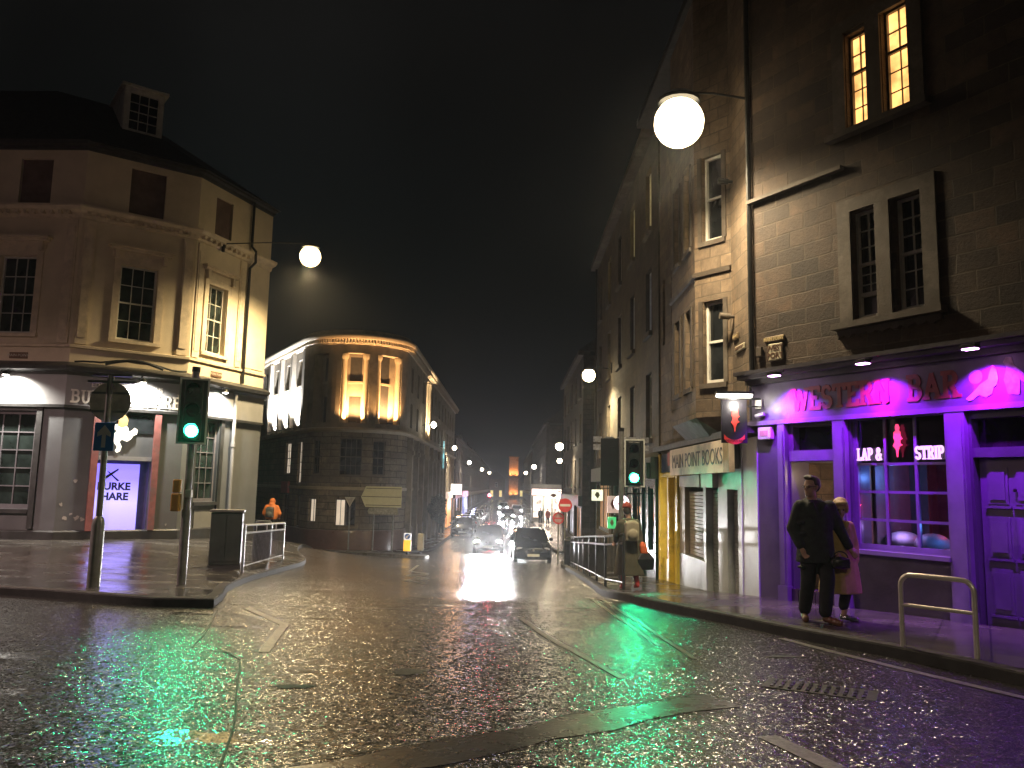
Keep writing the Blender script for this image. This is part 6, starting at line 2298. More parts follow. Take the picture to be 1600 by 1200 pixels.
def car(loc, rz, label, paint, lit=0, grp='cars in the far street', simple=False, watt=0, h=1.45, L=3.9, plate=True, aimx=0.0):
    """hatchback; local front faces -y"""
    t = thing('hatchback_car', label, 'car', loc, rz, grp)
    hl = L / 2

    def ring(y, w, z0, zb, crown=.03):
        return [(-w * .86, y, z0), (-w * .98, y, z0 + .12), (-w, y, (z0 + zb) / 2), (-w * .97, y, zb - .08), (-w * .86, y, zb), (-w * .4, y, zb + crown), (w * .4, y, zb + crown), (w * .86, y, zb), (w * .97, y, zb - .08), (w, y, (z0 + zb) / 2), (w * .98, y, z0 + .12), (w * .86, y, z0)]
    W_ = .84
    mb = MB()
    mb.loft([ring(-hl, W_ * .72, .28, .55, .0), ring(-hl + .06, W_ * .88, .20, .66), ring(-hl + .25, W_ * .96, .18, .74), ring(-hl + .8, W_, .18, .86), ring(-hl + 1.1, W_, .18, .93), ring(0, W_, .18, .95), ring(hl - .5, W_, .18, .96), ring(hl - .12, W_ * .97, .22, .95), ring(hl, W_ * .86, .32, .86)])
    bd = part('body', mb, paint, t, smooth=38)
    # cabin (glass) then roof and pillars in paint
    def cring(z, yf, yr, w):
        return [(-w, yf + .10, z), (-w * .6, yf, z), (w * .6, yf, z), (w, yf + .10, z), (w, yr - .08, z), (w * .7, yr, z), (-w * .7, yr, z), (-w, yr - .08, z)]
    yf, yr = -hl + 1.0, hl - .12
    mb = MB(); mb.loft([cring(.92, yf, yr, .76), cring(1.18, yf + .38, yr - .12, .70), cring(h - .05, yf + .78, yr - .32, .60)])
    part('windows', mb, M_CARGL, bd, smooth=30)
    mb = MB(); mb.loft([cring(h - .055, yf + .76, yr - .30, .615), cring(h - .02, yf + .84, yr - .36, .58), cring(h, yf + 1.05, yr - .5, .46)])
    part('roof', mb, paint, bd, smooth=40)
    mb = MB()
    for s in (-1, 1):
        mb.tube([(s * .745, yf + .08, .93), (s * .69, yf + .46, 1.19), (s * .60, yf + .86, h - .04)], .032)
        mb.tube([(s * .76, .35, .93), (s * .61, .35, h - .04)], .03)
        mb.tube([(s * .74, yr - .05, .93), (s * .70, yr - .18, 1.19), (s * .60, yr - .38, h - .04)], .05)
    part('pillars', mb, paint, bd, smooth=40)
    for sx, sy in ((-1, -hl + .72), (1, -hl + .72), (-1, hl - .72), (1, hl - .72)):
        mb = MB(); mb.lathe((sx * .74, sy, .30), [(.20, -.10), (.30, -.095), (.31, -.05), (.31, .05), (.30, .095), (.20, .10)], 20, M=RY(PI / 2))
        w_ = part('wheel', mb, M_TYRE, t, smooth=35)
        mb = MB(); mb.lathe((sx * .80, sy, .30), [(.19, -.04), (.2, .0), (.17, .03), (.05, .045)], 14, M=RY(PI / 2 * sx))
        part('rim', mb, M_RIM, w_, smooth=35)
    for s in (-1, 1):
        mb = MB(); mb.ell((s * .58, -hl + .15, .64), .16, .10, .085, 14, 8)
        part('headlight', mb, glow('headlight_lit', (.96, .96, 1), 600) if lit else M_HEADL, t, smooth=60)
        mb = MB(); mb.ell((s * .66, hl - .06, .78), .12, .06, .12, 12, 8)
        part('tail_light', mb, plain('tail_lens', (.25, .01, .01), .2), t, smooth=60)
        mb = MB(); mb.ell((s * .90, yf + .35, 1.0), .10, .05, .07, 10, 7); mb.tube([(s * .78, yf + .38, .96), (s * .9, yf + .36, .98)], .02)
        part('wing_mirror', mb, paint, t, smooth=60)
        if watt:
            light('headlight_beam', 'SPOT', t, (s * .58, -hl + .02, .64), watt, (1, .97, .97), .09, 60, .9, aim=(aimx, -1, -.09))
    mb = MB(); mb.box(-.42, .42, -hl + .02, -hl + .10, .44, .60)
    part('grille', mb, M_BLACKPL, t, bevel=.02)
    mb = MB(); mb.cyl((0, -hl - .0, .60), (0, -hl + .05, .60), .05, n=14)
    part('badge', mb, M_GALV, t)
    if plate:
        mb = MB(); mb.box(-.26, .26, -hl - .035, -hl + .02, .34, .45)
        part('number_plate', mb, plain('white_plate', (.55, .56, .52), .4, var=.05), t)
    mb = MB(); mb.box(-.6, .6, -hl + .02, -hl + .12, .24, .33)
    part('lower_intake', mb, M_BLACKPL, t, bevel=.02)
    return t


P_DKBLUE = plain('dark_blue_car_paint', (.012, .020, .035), .22, .2, var=.1, bump=0, coat=1.0)
P_BLACK = plain('black_car_paint', (.012, .012, .014), .25, .2, var=.1, bump=0, coat=1.0)
P_SILVER = plain('silver_car_paint', (.28, .29, .30), .28, .6, var=.1, bump=0, coat=1.0)
P_GREY = plain('grey_car_paint', (.10, .105, .11), .28, .5, var=.1, bump=0, coat=1.0)
P_WHITE = plain('white_car_paint', (.5, .5, .5), .3, 0, var=.06, bump=0, coat=1.0)


def cz(x, y):
    return g(x, y)


car((.98, 37.3, cz(.98, 37.3)), R(3), 'dark blue hatchback parked at the right kerb beside the far end of the railings', P_DKBLUE, grp='cars in the far street')
car((-1.08, 45.5, cz(-1.08, 45.5)), R(-1), 'oncoming car with dazzling white headlights in the middle of the street', P_BLACK, lit=1, watt=4200)
car((-.2, 96, cz(0, 96)), 0, 'second oncoming car with bright lights, far behind the dazzling one', P_GREY, lit=1, watt=250)
car((1.1, 118, cz(0, 118)), 0, 'third oncoming car with bright lights, farther and to the right', P_WHITE, lit=1, watt=250)
car((-1.0, 135, cz(0, 135)), 0, 'fourth oncoming car with bright lights, the farthest in the street', P_SILVER, lit=1, watt=250)
car((-3.55, 62.0, cz(-3.5, 62)), R(2), 'dark car parked nearest on the left side of the far street', P_BLACK)
for i_, (y_, p_, lb) in enumerate([(70, P_GREY, 'grey car second in the row parked along the far left kerb'), (77, P_SILVER, 'silver car third in the row parked along the far left kerb'), (84, P_SILVER, 'silver car fourth in the row along the far left kerb'),
                                   (91, P_WHITE, 'white car fifth in the row along the far left kerb'), (99, P_GREY, 'grey car sixth in the row along the far left kerb'), (107, P_SILVER, 'silver car last of the row along the far left kerb')]):
    car((-3.5, y_, cz(-3.5, y_)), PI, lb, p_)
# red aspect of a far signal
rs = thing('traffic_signal', 'tiny far traffic signal glowing red above the oncoming lights', 'traffic light', (-2.45, 98, cz(-2.4, 98)), 0)
mb = MB(); mb.cyl((0, 0, -.1), (0, 0, 3.2), .06)
part('pole', mb, M_GREYPOST, rs, smooth=40)
mb = MB(); mb.box(-.2, .2, -.14, -.061, 2.1, 3.2)
h_ = part('signal_housing', mb, M_SIGBK, rs, bevel=.02)
mb = MB(); mb.cyl((0, -.141, 2.95), (0, -.155, 2.95), .16, n=20)
part('lens', mb, glow('red_lens', (1, .08, .12), 60), h_)
light('red_light', 'POINT', rs, (0, -.4, 2.95), 60, (1, .05, .10), .15)

# ------------------------------------------------------------ parked bicycle by the railings
bc = thing('bicycle', 'bicycle leaning at the far end of the right guard rails beside the dark blue car', 'bicycle', (2.35, 31.6, g(2.35, 31.6) + .11), R(75))
for x_ in (-.5, .5):
    mb = MB()
    mb.tube([(x_ + .33 * math.cos(2 * PI * k / 20), 0, .34 + .33 * math.sin(2 * PI * k / 20)) for k in range(21)], .018, 6)
    w_ = part('wheel', mb, M_TYRE, bc, smooth=40)
    mb = MB()
    for k in range(8):
        mb.cyl((x_, 0, .34), (x_ + .32 * math.cos(PI * k / 4), 0, .34 + .32 * math.sin(PI * k / 4)), .004, n=4)
    part('spokes', mb, M_GALV, w_)
mb = MB()
for a_, b_ in (((-.5, .34), (-.1, .30)), ((-.1, .30), (-.25, .85)), ((-.25, .80), (.35, .82)), ((-.1, .30), (.38, .72)), ((-.5, .34), (-.22, .72)), ((.5, .34), (.34, .95))):
    mb.cyl((a_[0], 0, a_[1]), (b_[0], 0, b_[1]), .018, n=8)
part('frame', mb, P_GREY, bc, smooth=40)
mb = MB(); mb.tube([(.34, -.25, .98), (.30, 0, 1.0), (.34, .25, .98)], .015)
part('handlebar', mb, M_IRON, bc)
mb = MB(); mb.ell((-.27, 0, .90), .13, .07, .035)
part('saddle', mb, M_BLACKPL, bc, smooth=60)
bnr = thing('litter_bin', 'black square litter bin at the end of the right guard rails', 'litter bin', (2.28, 30.6, g(2.28, 30.6) + .11))
mb = MB(); mb.box(-.2, .2, -.2, .2, -.1, .92)
part('bin_body', mb, M_BLACKPL, bnr, bevel=.03)
mb = MB(); mb.box(-.14, .14, -.211, -.2005, .68, .80)
part('slot', mb, M_IRON, bnr)

# ============================================================ people
M_SKIN = plain('skin', (.40, .24, .17), .5, var=.08, bump=.05)
M_HAIRD = plain('dark_brown_hair', (.04, .025, .018), .5, var=.3, scale=30, bump=.5, bscale=90)
M_HAIRB = plain('blond_hair', (.42, .29, .14), .5, var=.25, scale=30, bump=.5, bscale=90)
M_BLKCLOTH = plain('black_coat_wool', (.018, .021, .020), .85, var=.3, scale=12, bump=.4, bscale=70)
M_TROUS = plain('black_trousers', (.007, .007, .009), .8, var=.3)
M_CAMEL = plain('brown_coat_wool', (.34, .24, .09), .85, var=.15, scale=10, bump=.4, bscale=70)
M_SHOEB = plain('brown_leather_shoe', (.13, .055, .025), .35)
M_SHOES = plain('silver_shoe', (.4, .4, .4), .25, .8, var=.4, scale=30)
M_OLIVE = plain('olive_long_coat', (.075, .070, .045), .85, var=.15, bump=.4, bscale=60)


def organic(name, mb, mat, parent, voxel=.012, sm_=3, M=None, label=None):
    """one continuous surface grown from overlapping forms"""
    o = part(name, mb, mat, parent, M, label=label)
    for p in o.data.polygons:
        p.use_smooth = True
    r = o.modifiers.new('remesh', 'REMESH')
    r.mode = 'VOXEL'
    r.voxel_size = voxel
    r.use_smooth_shade = True
    s = o.modifiers.new('smooth', 'SMOOTH')
    s.factor = .6
    s.iterations = sm_
    return o


def limb(mb, pts, rads, n=12):
    for (a, b, ra, rb) in zip(pts, pts[1:], rads, rads[1:]):
        mb.cyl(a, b, ra, rb, n)
    for p, r in zip(pts, rads):
        mb.ell(p, r, r, r, n, 7)


def head(mb, c, yaw, sc=1.0, tilt=0.0):
    M = Matrix.Translation(c) @ RZ(yaw) @ RX(tilt)
    R3 = M.to_3x3().to_4x4()

    def E(p, a, b, c_):
        mb.ell(M @ (Vector(p) * sc), a * sc, b * sc, c_ * sc, 16, 11, M=R3)
    E((0, .01, .03), .074, .092, .098)       # skull
    E((0, -.025, -.045), .056, .066, .070)   # jaw
    E((0, -.075, -.095), .024, .022, .022)   # chin
    E((0, -.098, -.015), .012, .022, .026)   # nose
    E((0, -.113, -.028), .014, .012, .010)
    E((0, -.085, -.058), .025, .012, .010)   # lips
    E((-.028, -.075, .022), .022, .018, .010)  # brows
    E((.028, -.075, .022), .022, .018, .010)
    E((-.076, .012, .0), .010, .020, .030)   # ears
    E((.076, .012, .0), .010, .020, .030)
    return M


def hand(mb, wrist, d, up_, side, curl=.5, sc=1.0):
    """palm, four curled fingers of different lengths and a thumb from the palm's side"""
    d, up_ = Vector(d).normalized(), Vector(up_).normalized()
    s = d.cross(up_).normalized() * side
    w = Vector(wrist)
    mb.ell(w + d * .05 * sc, .030 * sc, .030 * sc, .030 * sc, 10, 7)
    for k in (-1, 0, 1):
        mb.cyl(w + s * .014 * k * sc, w + (d * .085 + s * .022 * k) * sc, .018 * sc, .016 * sc, 8)
    for i, (o_, l_) in enumerate(((-.030, .058), (-.010, .070), (.010, .074), (.030, .066))):
        b0 = w + (d * .085 + s * o_) * sc
        c1 = curl * (1 + .15 * i)
        p1 = b0 + (d * math.cos(c1 * .6) - up_ * math.sin(c1 * .6)) * l_ * .5 * sc
        p2 = p1 + (d * math.cos(c1 * 1.5) - up_ * math.sin(c1 * 1.5)) * l_ * .3 * sc
        p3 = p2 + (d * math.cos(c1 * 2.3) - up_ * math.sin(c1 * 2.3)) * l_ * .25 * sc
        limb(mb, [b0, p1, p2, p3], [.0095 * sc, .0088 * sc, .0082 * sc, .0072 * sc], 7)
    t0 = w + (d * .025 + s * .026) * sc
    t1 = t0 + (d * .035 + s * .024 - up_ * .01) * sc
    t2 = t1 + (d * .028 + s * .004 - up_ * .016) * sc
    limb(mb, [t0, t1, t2], [.013 * sc, .011 * sc, .009 * sc], 7)


def rings_loft(mb, rings, n=28, folds=0.0, seed=0):
    """elliptic rings (cx, cy, z, rx, ry); folds deepen downwards"""
    rr = []
    N_ = len(rings)
    for j, (cx, cy, z, rx, ry) in enumerate(rings):
        rg = []
        for i in range(n):
            a = 2 * PI * i / n
            k = 1 + folds * (j / N_) ** 1.5 * math.sin(a * 5 + seed + j * .2) + folds * .5 * (j / N_) * math.sin(a * 9 + seed * 2)
            rg.append((cx + rx * k * math.cos(a), cy + ry * k * math.sin(a), z))
        rr.append(rg)
    mb.loft(rr)


def foot(mb, heel, d, l=.26, w=.045, h=.05):
    d = Vector(d).normalized()
    h0 = Vector(heel)
    pts = [h0 + d * (l * t) + Vector((0, 0, h * (1 - .35 * t))) for t in (0, .3, .6, .9)]
    for p, r in zip(pts, (w * .85, w * .9, w * 1.02, w * .8)):
        mb.ell(p, r, r, h * .9, 12, 7)
    for a, b in zip(pts, pts[1:]):
        mb.cyl(a, b, w * .8, w * .85, 10)


# ---- man in the dark coat, mid-stride, head turned to his right
mx, my = 3.70, 9.80
man = thing('person', 'man in a black coat and glasses striding past the purple bar, head turned left', 'person', (mx, my, g(mx, my) + .115), R(0))
body = MB()
HM = head(body, (-.045, -.02, 1.575), R(-58), 1.02)
limb(body, [(-.02, .02, 1.36), (-.035, .0, 1.50)], [.062, .055])
body.ell((0, 0, 1.20), .17, .11, .22); body.ell((0, 0, .93), .16, .11, .16)
limb(body, [(-.18, 0, 1.34), (-.255, .03, 1.08), (-.20, -.08, .86)], [.06, .045, .032])
limb(body, [(.18, 0, 1.34), (.30, .02, 1.07), (.385, -.06, .86)], [.06, .045, .030])
limb(body, [(-.09, 0, .88), (-.11, -.03, .48), (-.13, .07, .09)], [.085, .062, .042])
limb(body, [(.09, 0, .88), (.075, -.14, .49), (.02, -.20, .09)], [.085, .062, .042])
hand(body, (.385, -.06, .86), (.45, -.35, -.75), (-.3, -.9, .2), -1, .7, 1.05)
hand(body, (-.20, -.08, .86), (.3, -.3, -.9), (0, 1, 0), 1, .6)
organic('body', body, M_SKIN, man, .0095, 2)
ct = MB()
rings_loft(ct, [(-.01, .0, 1.425, .085, .075), (-.005, 0, 1.39, .17, .095), (0, 0, 1.33, .225, .125), (0, 0, 1.20, .225, .145), (0, .0, 1.05, .205, .145), (.0, 0, .90, .215, .155), (.0, 0, .78, .225, .165), (.0, 0, .68, .235, .175)], folds=.05)
limb(ct, [(-.175, 0, 1.345), (-.265, .03, 1.08), (-.215, -.07, .89)], [.082, .072, .058])
limb(ct, [(.175, 0, 1.345), (.305, .02, 1.07), (.378, -.05, .885)], [.082, .070, .052])
ct.cyl((-.09, -.12, 1.40), (-.02, -.13, 1.24), .03, .02); ct.cyl((.08, -.11, 1.40), (.0, -.13, 1.24), .03, .02)
limb(ct, [(-.10, .02, 1.41), (-.03, .075, 1.44), (.07, .03, 1.41)], [.035, .035, .035])
for i_ in range(5):
    z_ = 1.20 - i_ * .13
    ct.ell((-.20 + .02 * (i_ % 2), -.06, z_ - .05), .05, .07, .02)
organic('coat', ct, M_BLKCLOTH, man, .013, 2)
trs = MB()
limb(trs, [(-.09, 0, .86), (-.11, -.03, .48), (-.13, .06, .13)], [.108, .088, .075])
limb(trs, [(.09, 0, .86), (.075, -.14, .49), (.02, -.19, .13)], [.108, .088, .075])
organic('trousers', trs, M_TROUS, man, .014, 2)
for hp, dd in (((-.13, .10, .0), (-.25, -1, 0)), ((.03, -.17, .0), (.35, -1, 0))):
    mb = MB(); foot(mb, hp, dd)
    organic('shoe', mb, M_SHOEB, man, .01, 1)
hr = MB()
Rh = HM.to_3x3().to_4x4()
for p, a, b, c_ in (((0, .035, .075), .085, .09, .065), ((0, .07, .02), .078, .055, .08), ((.0, -.03, .115), .07, .06, .035), ((-.06, .03, .05), .03, .06, .05), ((.06, .03, .05), .03, .06, .05), ((.03, -.055, .11), .045, .03, .022)):
    hr.ell(HM @ (Vector(p) * 1.02), a, b, c_, 14, 9, M=Rh)
organic('hair', hr, M_HAIRD, man, .009, 1)
gl_ = MB()
for s_ in (-1, 1):
    gl_.tube([HM @ Vector((s_ * .032 + .024 * math.cos(2 * PI * k / 14), -.097, .005 + .017 * math.sin(2 * PI * k / 14))) for k in range(15)], .0022, 5)
    gl_.tube([HM @ Vector((s_ * .056, -.095, .008)), HM @ Vector((s_ * .078, .0, .012))], .003, 5)
gl_.tube([HM @ Vector((-.01, -.102, .008)), HM @ Vector((.01, -.102, .008))], .003, 5)
part('glasses', gl_, M_BLACKPL, man)
ey = MB()
for s_ in (-1, 1):
    ey.ell(HM @ Vector((s_ * .030, -.083, .004)), .0075)
part('eyes', ey, plain('eye_dark', (.05, .04, .035), .2), man)

# ---- woman in the brown coat just behind him
wx, wy = 4.02, 9.92
wo = thing('person', 'woman with short blond hair in a long brown coat walking behind the man in black', 'person', (wx, wy, g(wx, wy) + .115), 0)
body = MB()
HW = head(body, (.03, -.03, 1.33), R(-20), .96, R(14))
limb(body, [(.02, .03, 1.14), (.03, .0, 1.25)], [.05, .045])
body.ell((0, .02, 1.0), .14, .10, .2); body.ell((0, 0, .78), .15, .11, .15)
limb(body, [(-.15, .02, 1.11), (-.20, .0, .88), (-.06, -.16, .78)], [.05, .036, .027])
limb(body, [(.15, .02, 1.11), (.21, .05, .88), (.19, -.03, .68)], [.05, .036, .027])
limb(body, [(-.07, .02, .74), (-.09, .06, .42), (-.12, .20, .10)], [.075, .05, .033])
limb(body, [(.07, .0, .74), (.07, -.06, .42), (.03, -.03, .07)], [.075, .05, .033])
hand(body, (-.06, -.16, .78), (-.3, -.5, -.3), (0, -.4, 1), 1, .9, .92)
hand(body, (.19, -.03, .68), (0, -.2, -1), (-1, 0, 0), 1, .6, .92)
organic('body', body, M_SKIN, wo, .0095, 2)
ct = MB()
rings_loft(ct, [(.01, .01, 1.19, .075, .07), (.005, .01, 1.16, .14, .09), (0, .01, 1.10, .185, .115), (0, .01, .98, .185, .135), (0, .01, .84, .175, .135), (0, 0, .72, .20, .155), (0, 0, .58, .225, .17), (0, 0, .44, .24, .185), (0, 0, .32, .25, .195)], folds=.07, seed=2)
limb(ct, [(-.145, .02, 1.115), (-.21, .0, .88), (-.10, -.13, .79)], [.068, .06, .046])
limb(ct, [(.145, .02, 1.115), (.215, .05, .88), (.195, -.02, .71)], [.068, .06, .046])
ct.cyl((-.07, -.10, 1.18), (-.01, -.125, .98), .032, .022); ct.cyl((.08, -.09, 1.18), (.01, -.125, .98), .032, .022)
organic('coat', ct, M_CAMEL, wo, .013, 2)
trs = MB()
limb(trs, [(-.07, .02, .6), (-.09, .06, .42), (-.12, .19, .17)], [.09, .072, .058])
limb(trs, [(.07, .0, .6), (.07, -.06, .42), (.03, -.03, .17)], [.09, .072, .060])
organic('trousers', trs, M_TROUS, wo, .013, 2)
for hp, dd in (((-.12, .24, .03), (-.1, -1, 0)), ((.02, .0, .0), (.55, -.8, 0))):
    mb = MB(); foot(mb, hp, dd, .22, .036, .04)
    organic('shoe', mb, M_SHOES, wo, .009, 1)
hr = MB(); Rh = HW.to_3x3().to_4x4()
for p, a, b, c_ in (((0, .03, .065), .088, .095, .07), ((0, .06, .0), .085, .065, .085), ((-.07, .0, .01), .028, .06, .07), ((.07, .0, .01), .028, .06, .07), ((.01, -.06, .085), .075, .045, .03)):
    hr.ell(HW @ (Vector(p) * .96), a, b, c_, 14, 9, M=Rh)
organic('hair', hr, M_HAIRB, wo, .009, 1)
ey = MB()
for s_ in (-1, 1):
    ey.ell(HW @ (Vector((s_ * .030, -.082, .004))), .009)
part('eyes', ey, MATS['eye_dark'], wo)
hb = thing('handbag', 'small black handbag held between the man in black and the woman in brown', 'handbag', (wx - .10, wy - .30, g(wx, wy) + .115 + .70))
mb = MB(); mb.ell((0, 0, 0), .12, .05, .075, 16, 9); mb.box(-.10, .10, -.035, .035, -.06, .05)
organic('bag_body', mb, M_BLACKPL, hb, .01, 2)
mb = MB(); mb.tube([(.09 * math.cos(R(a_)), 0, .05 + .08 * math.sin(R(a_))) for a_ in range(0, 181, 15)], .007)
part('handle', mb, M_BLACKPL, hb, smooth=60)

# ---- woman with a backpack walking away by the railings
bx, by_ = 2.30, 15.6
bw_ = thing('person', 'woman in a long olive coat and red hat walking away beside the nearest guard rail', 'person', (bx, by_, g(bx, by_) + .115), R(8))
body = MB()
Hb = head(body, (-.03, .02, 1.50), R(165), 1.0, R(8))
limb(body, [(0, -.02, 1.28), (-.02, .0, 1.42)], [.05, .045]); body.ell((0, 0, 1.12), .15, .1, .2); body.ell((0, 0, .88), .15, .11, .15)
limb(body, [(-.16, 0, 1.26), (-.22, .08, 1.02), (-.20, .20, .88)], [.05, .04, .03]); limb(body, [(.16, 0, 1.26), (.22, .02, 1.0), (.24, -.02, .78)], [.05, .04, .03])
hand(body, (-.20, .20, .88), (0, .7, -.6), (1, 0, 0), -1, .8, .95); hand(body, (.24, -.02, .78), (0, 0, -1), (-1, 0, 0), -1, .9, .95)
limb(body, [(-.08, 0, .82), (-.09, .08, .45), (-.11, .0, .08)], [.08, .055, .036]); limb(body, [(.08, 0, .82), (.10, .0, .45), (.12, -.18, .12)], [.08, .055, .036])
organic('body', body, M_SKIN, bw_, .011, 2)
ct = MB()
rings_loft(ct, [(0, 0, 1.34, .085, .08), (0, 0, 1.30, .15, .10), (0, 0, 1.22, .195, .125), (0, 0, 1.08, .19, .14), (0, 0, .94, .185, .145), (0, 0, .78, .22, .17), (0, -.02, .60, .25, .20), (0, -.03, .42, .27, .22), (.01, -.04, .28, .29, .24)], folds=.08, seed=4)
limb(ct, [(-.155, 0, 1.25), (-.225, .08, 1.02), (-.205, .18, .90)], [.072, .064, .05]); limb(ct, [(.155, 0, 1.25), (.225, .02, 1.0), (.24, -.01, .82)], [.072, .064, .05])
organic('coat', ct, M_OLIVE, bw_, .014, 2)
for hp, top_, dd in (((-.11, -.04, 0), (-.10, .04, .34), (0, 1, 0)), ((.12, -.22, .05), (.105, -.07, .36), (0, 1, -.1))):
    mb = MB(); foot(mb, hp, dd, .22, .036, .045); limb(mb, [Vector(hp) + Vector((0, .03, .06)), top_], [.045, .06])
    organic('boot', mb, plain('dark_red_boot', (.30, .02, .02), .35), bw_, .011, 1)
hr = MB(); Rh = Hb.to_3x3().to_4x4()
for p, a, b, c_ in (((0, .02, .07), .09, .10, .07), ((0, .02, .045), .098, .108, .028), ((0, .02, .135), .03, .03, .03)):
    hr.ell(Hb @ Vector(p), a, b, c_, 14, 9, M=Rh)
organic('hat', hr, plain('dull_red_knit', (.30, .05, .035), .8, bump=.5, bscale=80), bw_, .01, 1)
mb = MB(); mb.ell(Hb @ Vector((0, .055, -.02)), .075, .05, .08); organic('hair', mb, M_HAIRD, bw_, .01, 1)
bp_ = thing('backpack', 'pale beige backpack on the back of the woman in the olive coat', 'backpack', (bx + .03, by_ - .20, g(bx, by_) + .115 + .92), R(8))
mb = MB(); mb.box(-.13, .13, -.07, .07, .0, .34); mb.ell((0, 0, .33), .13, .075, .06); mb.ell((0, -.08, .12), .10, .045, .10)
organic('bag_body', mb, plain('beige_canvas', (.34, .31, .22), .7, var=.15), bp_, .012, 3)
mb = MB()
for s_ in (-1, 1):
    mb.tube([(s_ * .09, .06, .04), (s_ * .14, .20, .08), (s_ * .12, .34, .26), (s_ * .10, .20, .40), (s_ * .07, .05, .34)], .014)
part('straps', mb, MATS['beige_canvas'], bp_, smooth=60)
tb = thing('tote_bag', 'dark bag with an orange top hanging from the right hand of the olive coated woman', 'bag', (bx + .30, by_ - .10, g(bx, by_) + .115 + .38), R(8))
mb = MB(); mb.loft([[(-.15, -.06, 0), (.15, -.06, 0), (.15, .06, 0), (-.15, .06, 0)], [(-.17, -.07, .2), (.17, -.07, .2), (.17, .07, .2), (-.17, .07, .2)], [(-.09, -.03, .32), (.09, -.03, .32), (.09, .03, .32), (-.09, .03, .32)]])
part('bag_body', mb, M_BLACKPL, tb, bevel=.02)
mb = MB(); mb.loft([[(-.09, -.04, .30), (.05, -.04, .30), (.05, .04, .30), (-.09, .04, .30)], [(-.11, -.045, .44), (.02, -.045, .44), (.02, .045, .44), (-.11, .045, .44)], [(-.09, -.02, .52), (-.02, -.02, .52), (-.02, .02, .52), (-.09, .02, .52)]])
part('orange_scarf', mb, plain('orange_cloth', (.75, .16, .05), .7), tb, bevel=.02)

# ---- person in an orange hooded jacket beyond the left railing
ox, oy = -9.45, 32.2
op_ = thing('person', 'person in an orange hooded jacket walking away beyond the left guard rail', 'person', (ox, oy, g(ox, oy) + .115), R(-6))
body = MB()
Ho = head(body, (0, .08, 1.48), R(180), 1.0, R(-20))
limb(body, [(0, .0, 1.28), (0, .05, 1.40)], [.05, .045]); body.ell((0, 0, 1.12), .16, .1, .2); body.ell((0, -.03, .88), .16, .11, .15)
limb(body, [(-.18, .02, 1.26), (-.27, .05, 1.02), (-.22, .18, .88)], [.05, .04, .03]); limb(body, [(.18, .02, 1.26), (.27, .05, 1.02), (.22, .18, .88)], [.05, .04, .03])
hand(body, (-.22, .18, .88), (0, .6, -.6), (1, 0, 0), -1, .8); hand(body, (.22, .18, .88), (0, .6, -.6), (-1, 0, 0), 1, .8)
limb(body, [(-.09, 0, .84), (-.1, .1, .46), (-.11, .05, .08)], [.08, .06, .04]); limb(body, [(.09, 0, .84), (.1, -.02, .46), (.11, -.18, .12)], [.08, .06, .04])
organic('body', body, M_SKIN, op_, .013, 2)
ct = MB()
rings_loft(ct, [(0, .05, 1.40, .09, .09), (0, .03, 1.34, .19, .12), (0, .02, 1.26, .26, .15), (0, 0, 1.08, .29, .17), (0, 0, .92, .27, .17), (0, 0, .80, .24, .16)])
limb(ct, [(-.2, .02, 1.26), (-.31, .05, 1.02), (-.24, .17, .90)], [.10, .09, .065]); limb(ct, [(.2, .02, 1.26), (.31, .05, 1.02), (.24, .17, .90)], [.10, .09, .065])
ct.ell((0, .07, 1.49), .12, .13, .14); ct.ell((0, .0, 1.38), .13, .10, .08)
organic('hooded_jacket', ct, plain('orange_jacket', (.62, .19, .05), .6, var=.12, bump=.3), op_, .016, 2)
trs = MB()
limb(trs, [(-.09, 0, .84), (-.1, .1, .46), (-.11, .05, .12)], [.12, .09, .075]); limb(trs, [(.09, 0, .84), (.1, -.02, .46), (.11, -.18, .15)], [.12, .09, .075])
organic('trousers', trs, M_TROUS, op_, .016, 2)
for hp in ((-.11, .02, 0), (.11, -.22, .05)):
    mb = MB(); foot(mb, hp, (0, 1, 0)); organic('shoe', mb, M_BLACKPL, op_, .013, 1)
ob = thing('backpack', 'dark grey backpack worn over the orange hooded jacket', 'backpack', (ox, oy - .23, g(ox, oy) + .115 + .88), R(-6))
mb = MB(); mb.box(-.15, .15, -.08, .08, 0, .36); mb.ell((0, 0, .35), .15, .08, .07); mb.ell((0, -.09, .12), .11, .05, .10)
organic('bag_body', mb, plain('slate_canvas', (.07, .075, .08), .6), ob, .014, 3)
mb = MB()
for s_ in (-1, 1):
    mb.tube([(s_ * .10, .06, .04), (s_ * .2, .2, .10), (s_ * .18, .42, .26), (s_ * .12, .24, .44), (s_ * .08, .05, .36)], .02)
part('straps', mb, plain('dark_orange_strap', (.22, .06, .03), .6), ob, smooth=60)

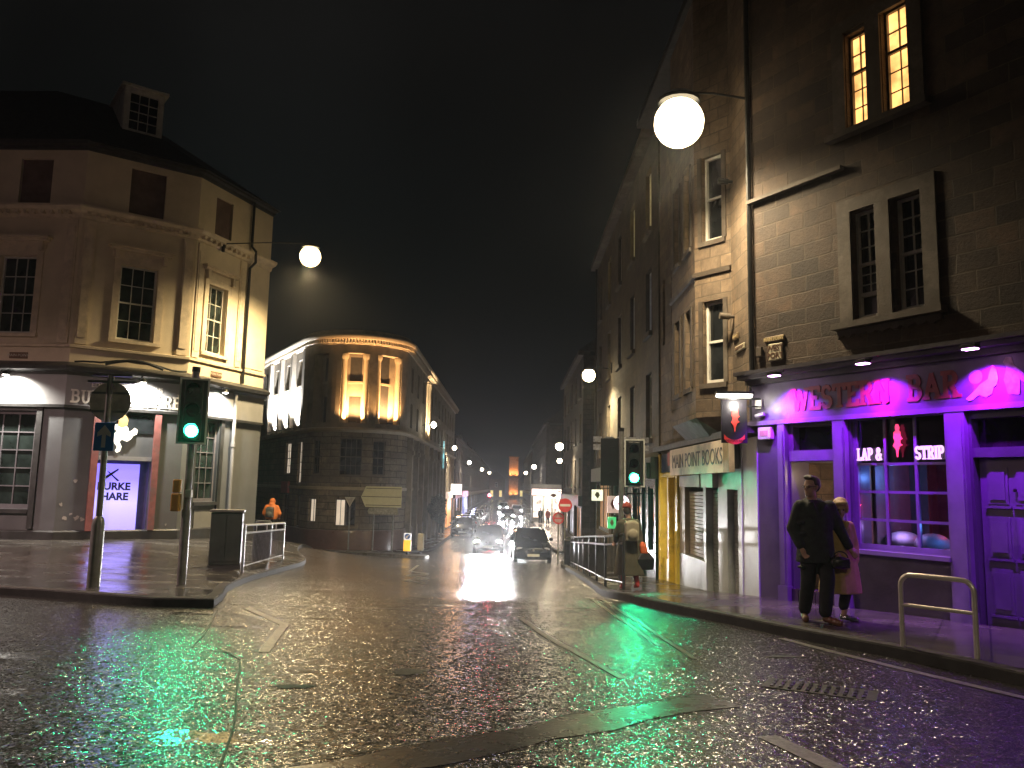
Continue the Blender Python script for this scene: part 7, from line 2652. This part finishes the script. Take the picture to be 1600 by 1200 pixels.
# ---- far pedestrians, dark against the lit shops
def walker(x, y, label, mat, ph=0.0, hgt=1.0):
    t = thing('person', label, 'person', (x, y, g(x, y) + .115), ph, 'pedestrians far down the street')
    b = MB()
    head(b, (0, 0, 1.57), 0)
    limb(b, [(0, 0, 1.36), (0, 0, 1.48)], [.055, .05]); b.ell((0, 0, 1.15), .16, .1, .22); b.ell((0, 0, .9), .15, .1, .15)
    for s in (-1, 1):
        limb(b, [(s * .17, 0, 1.32), (s * .22, -.05 * s, 1.06), (s * .20, .10 * s, .84)], [.05, .04, .03])
        hand(b, (s * .20, .10 * s, .84), (0, .2 * s, -1), (-s, 0, 0), s, .7)
        limb(b, [(s * .08, 0, .86), (s * .09, -.12 * s, .46), (s * .10, -.18 * s, .08)], [.08, .06, .04])
        foot(b, (s * .10, -.14 * s, 0), (0, -1, 0))
    organic('body', b, M_SKIN, t, .02, 2)
    c = MB()
    rings_loft(c, [(0, 0, 1.42, .08, .08), (0, 0, 1.32, .21, .12), (0, 0, 1.1, .2, .14), (0, 0, .84, .2, .15), (0, 0, .70, .21, .15)])
    for s in (-1, 1):
        limb(c, [(s * .17, 0, 1.32), (s * .23, -.05 * s, 1.06), (s * .205, .09 * s, .88)], [.07, .06, .05])
    organic('coat', c, mat, t, .02, 2)
    c = MB()
    for s in (-1, 1):
        limb(c, [(s * .08, 0, .84), (s * .09, -.12 * s, .46), (s * .10, -.17 * s, .12)], [.1, .08, .07])
    organic('trousers', c, M_TROUS, t, .02, 2)
    return t


walker(3.3, 86, 'dark walker on the lit pavement before the bright far right shop, left of the pair', M_BLKCLOTH)
walker(4.0, 84, 'walker in a reddish coat on the lit pavement before the bright far right shop', plain('red_brown_coat', (.2, .05, .04), .8))
walker(-5.2, 62, 'dark walker on the far left pavement beyond the clipped tree', M_BLKCLOTH, .3)
walker(-5.0, 78, 'walker in an olive coat on the far left pavement by the orange shop', M_OLIVE, -.4)

# ============================================================ damp night air
mh = bpy.data.materials.new('damp_air')
mh.use_nodes = True
nt = mh.node_tree
nt.nodes.clear()
o_ = N(nt, 'OutputMaterial')
pv = N(nt, 'VolumePrincipled')
pv.inputs['Color'].default_value = (.86, .88, .92, 1)
pv.inputs['Density'].default_value = .0006
pv.inputs['Anisotropy'].default_value = .8
nt.links.new(pv.outputs[0], o_.inputs['Volume'])
mb = MB(); mb.box(-170, 150, -48, 655, -4.2, 26)
hz = part('haze', mb, mh)
struct(hz, 'stuff')
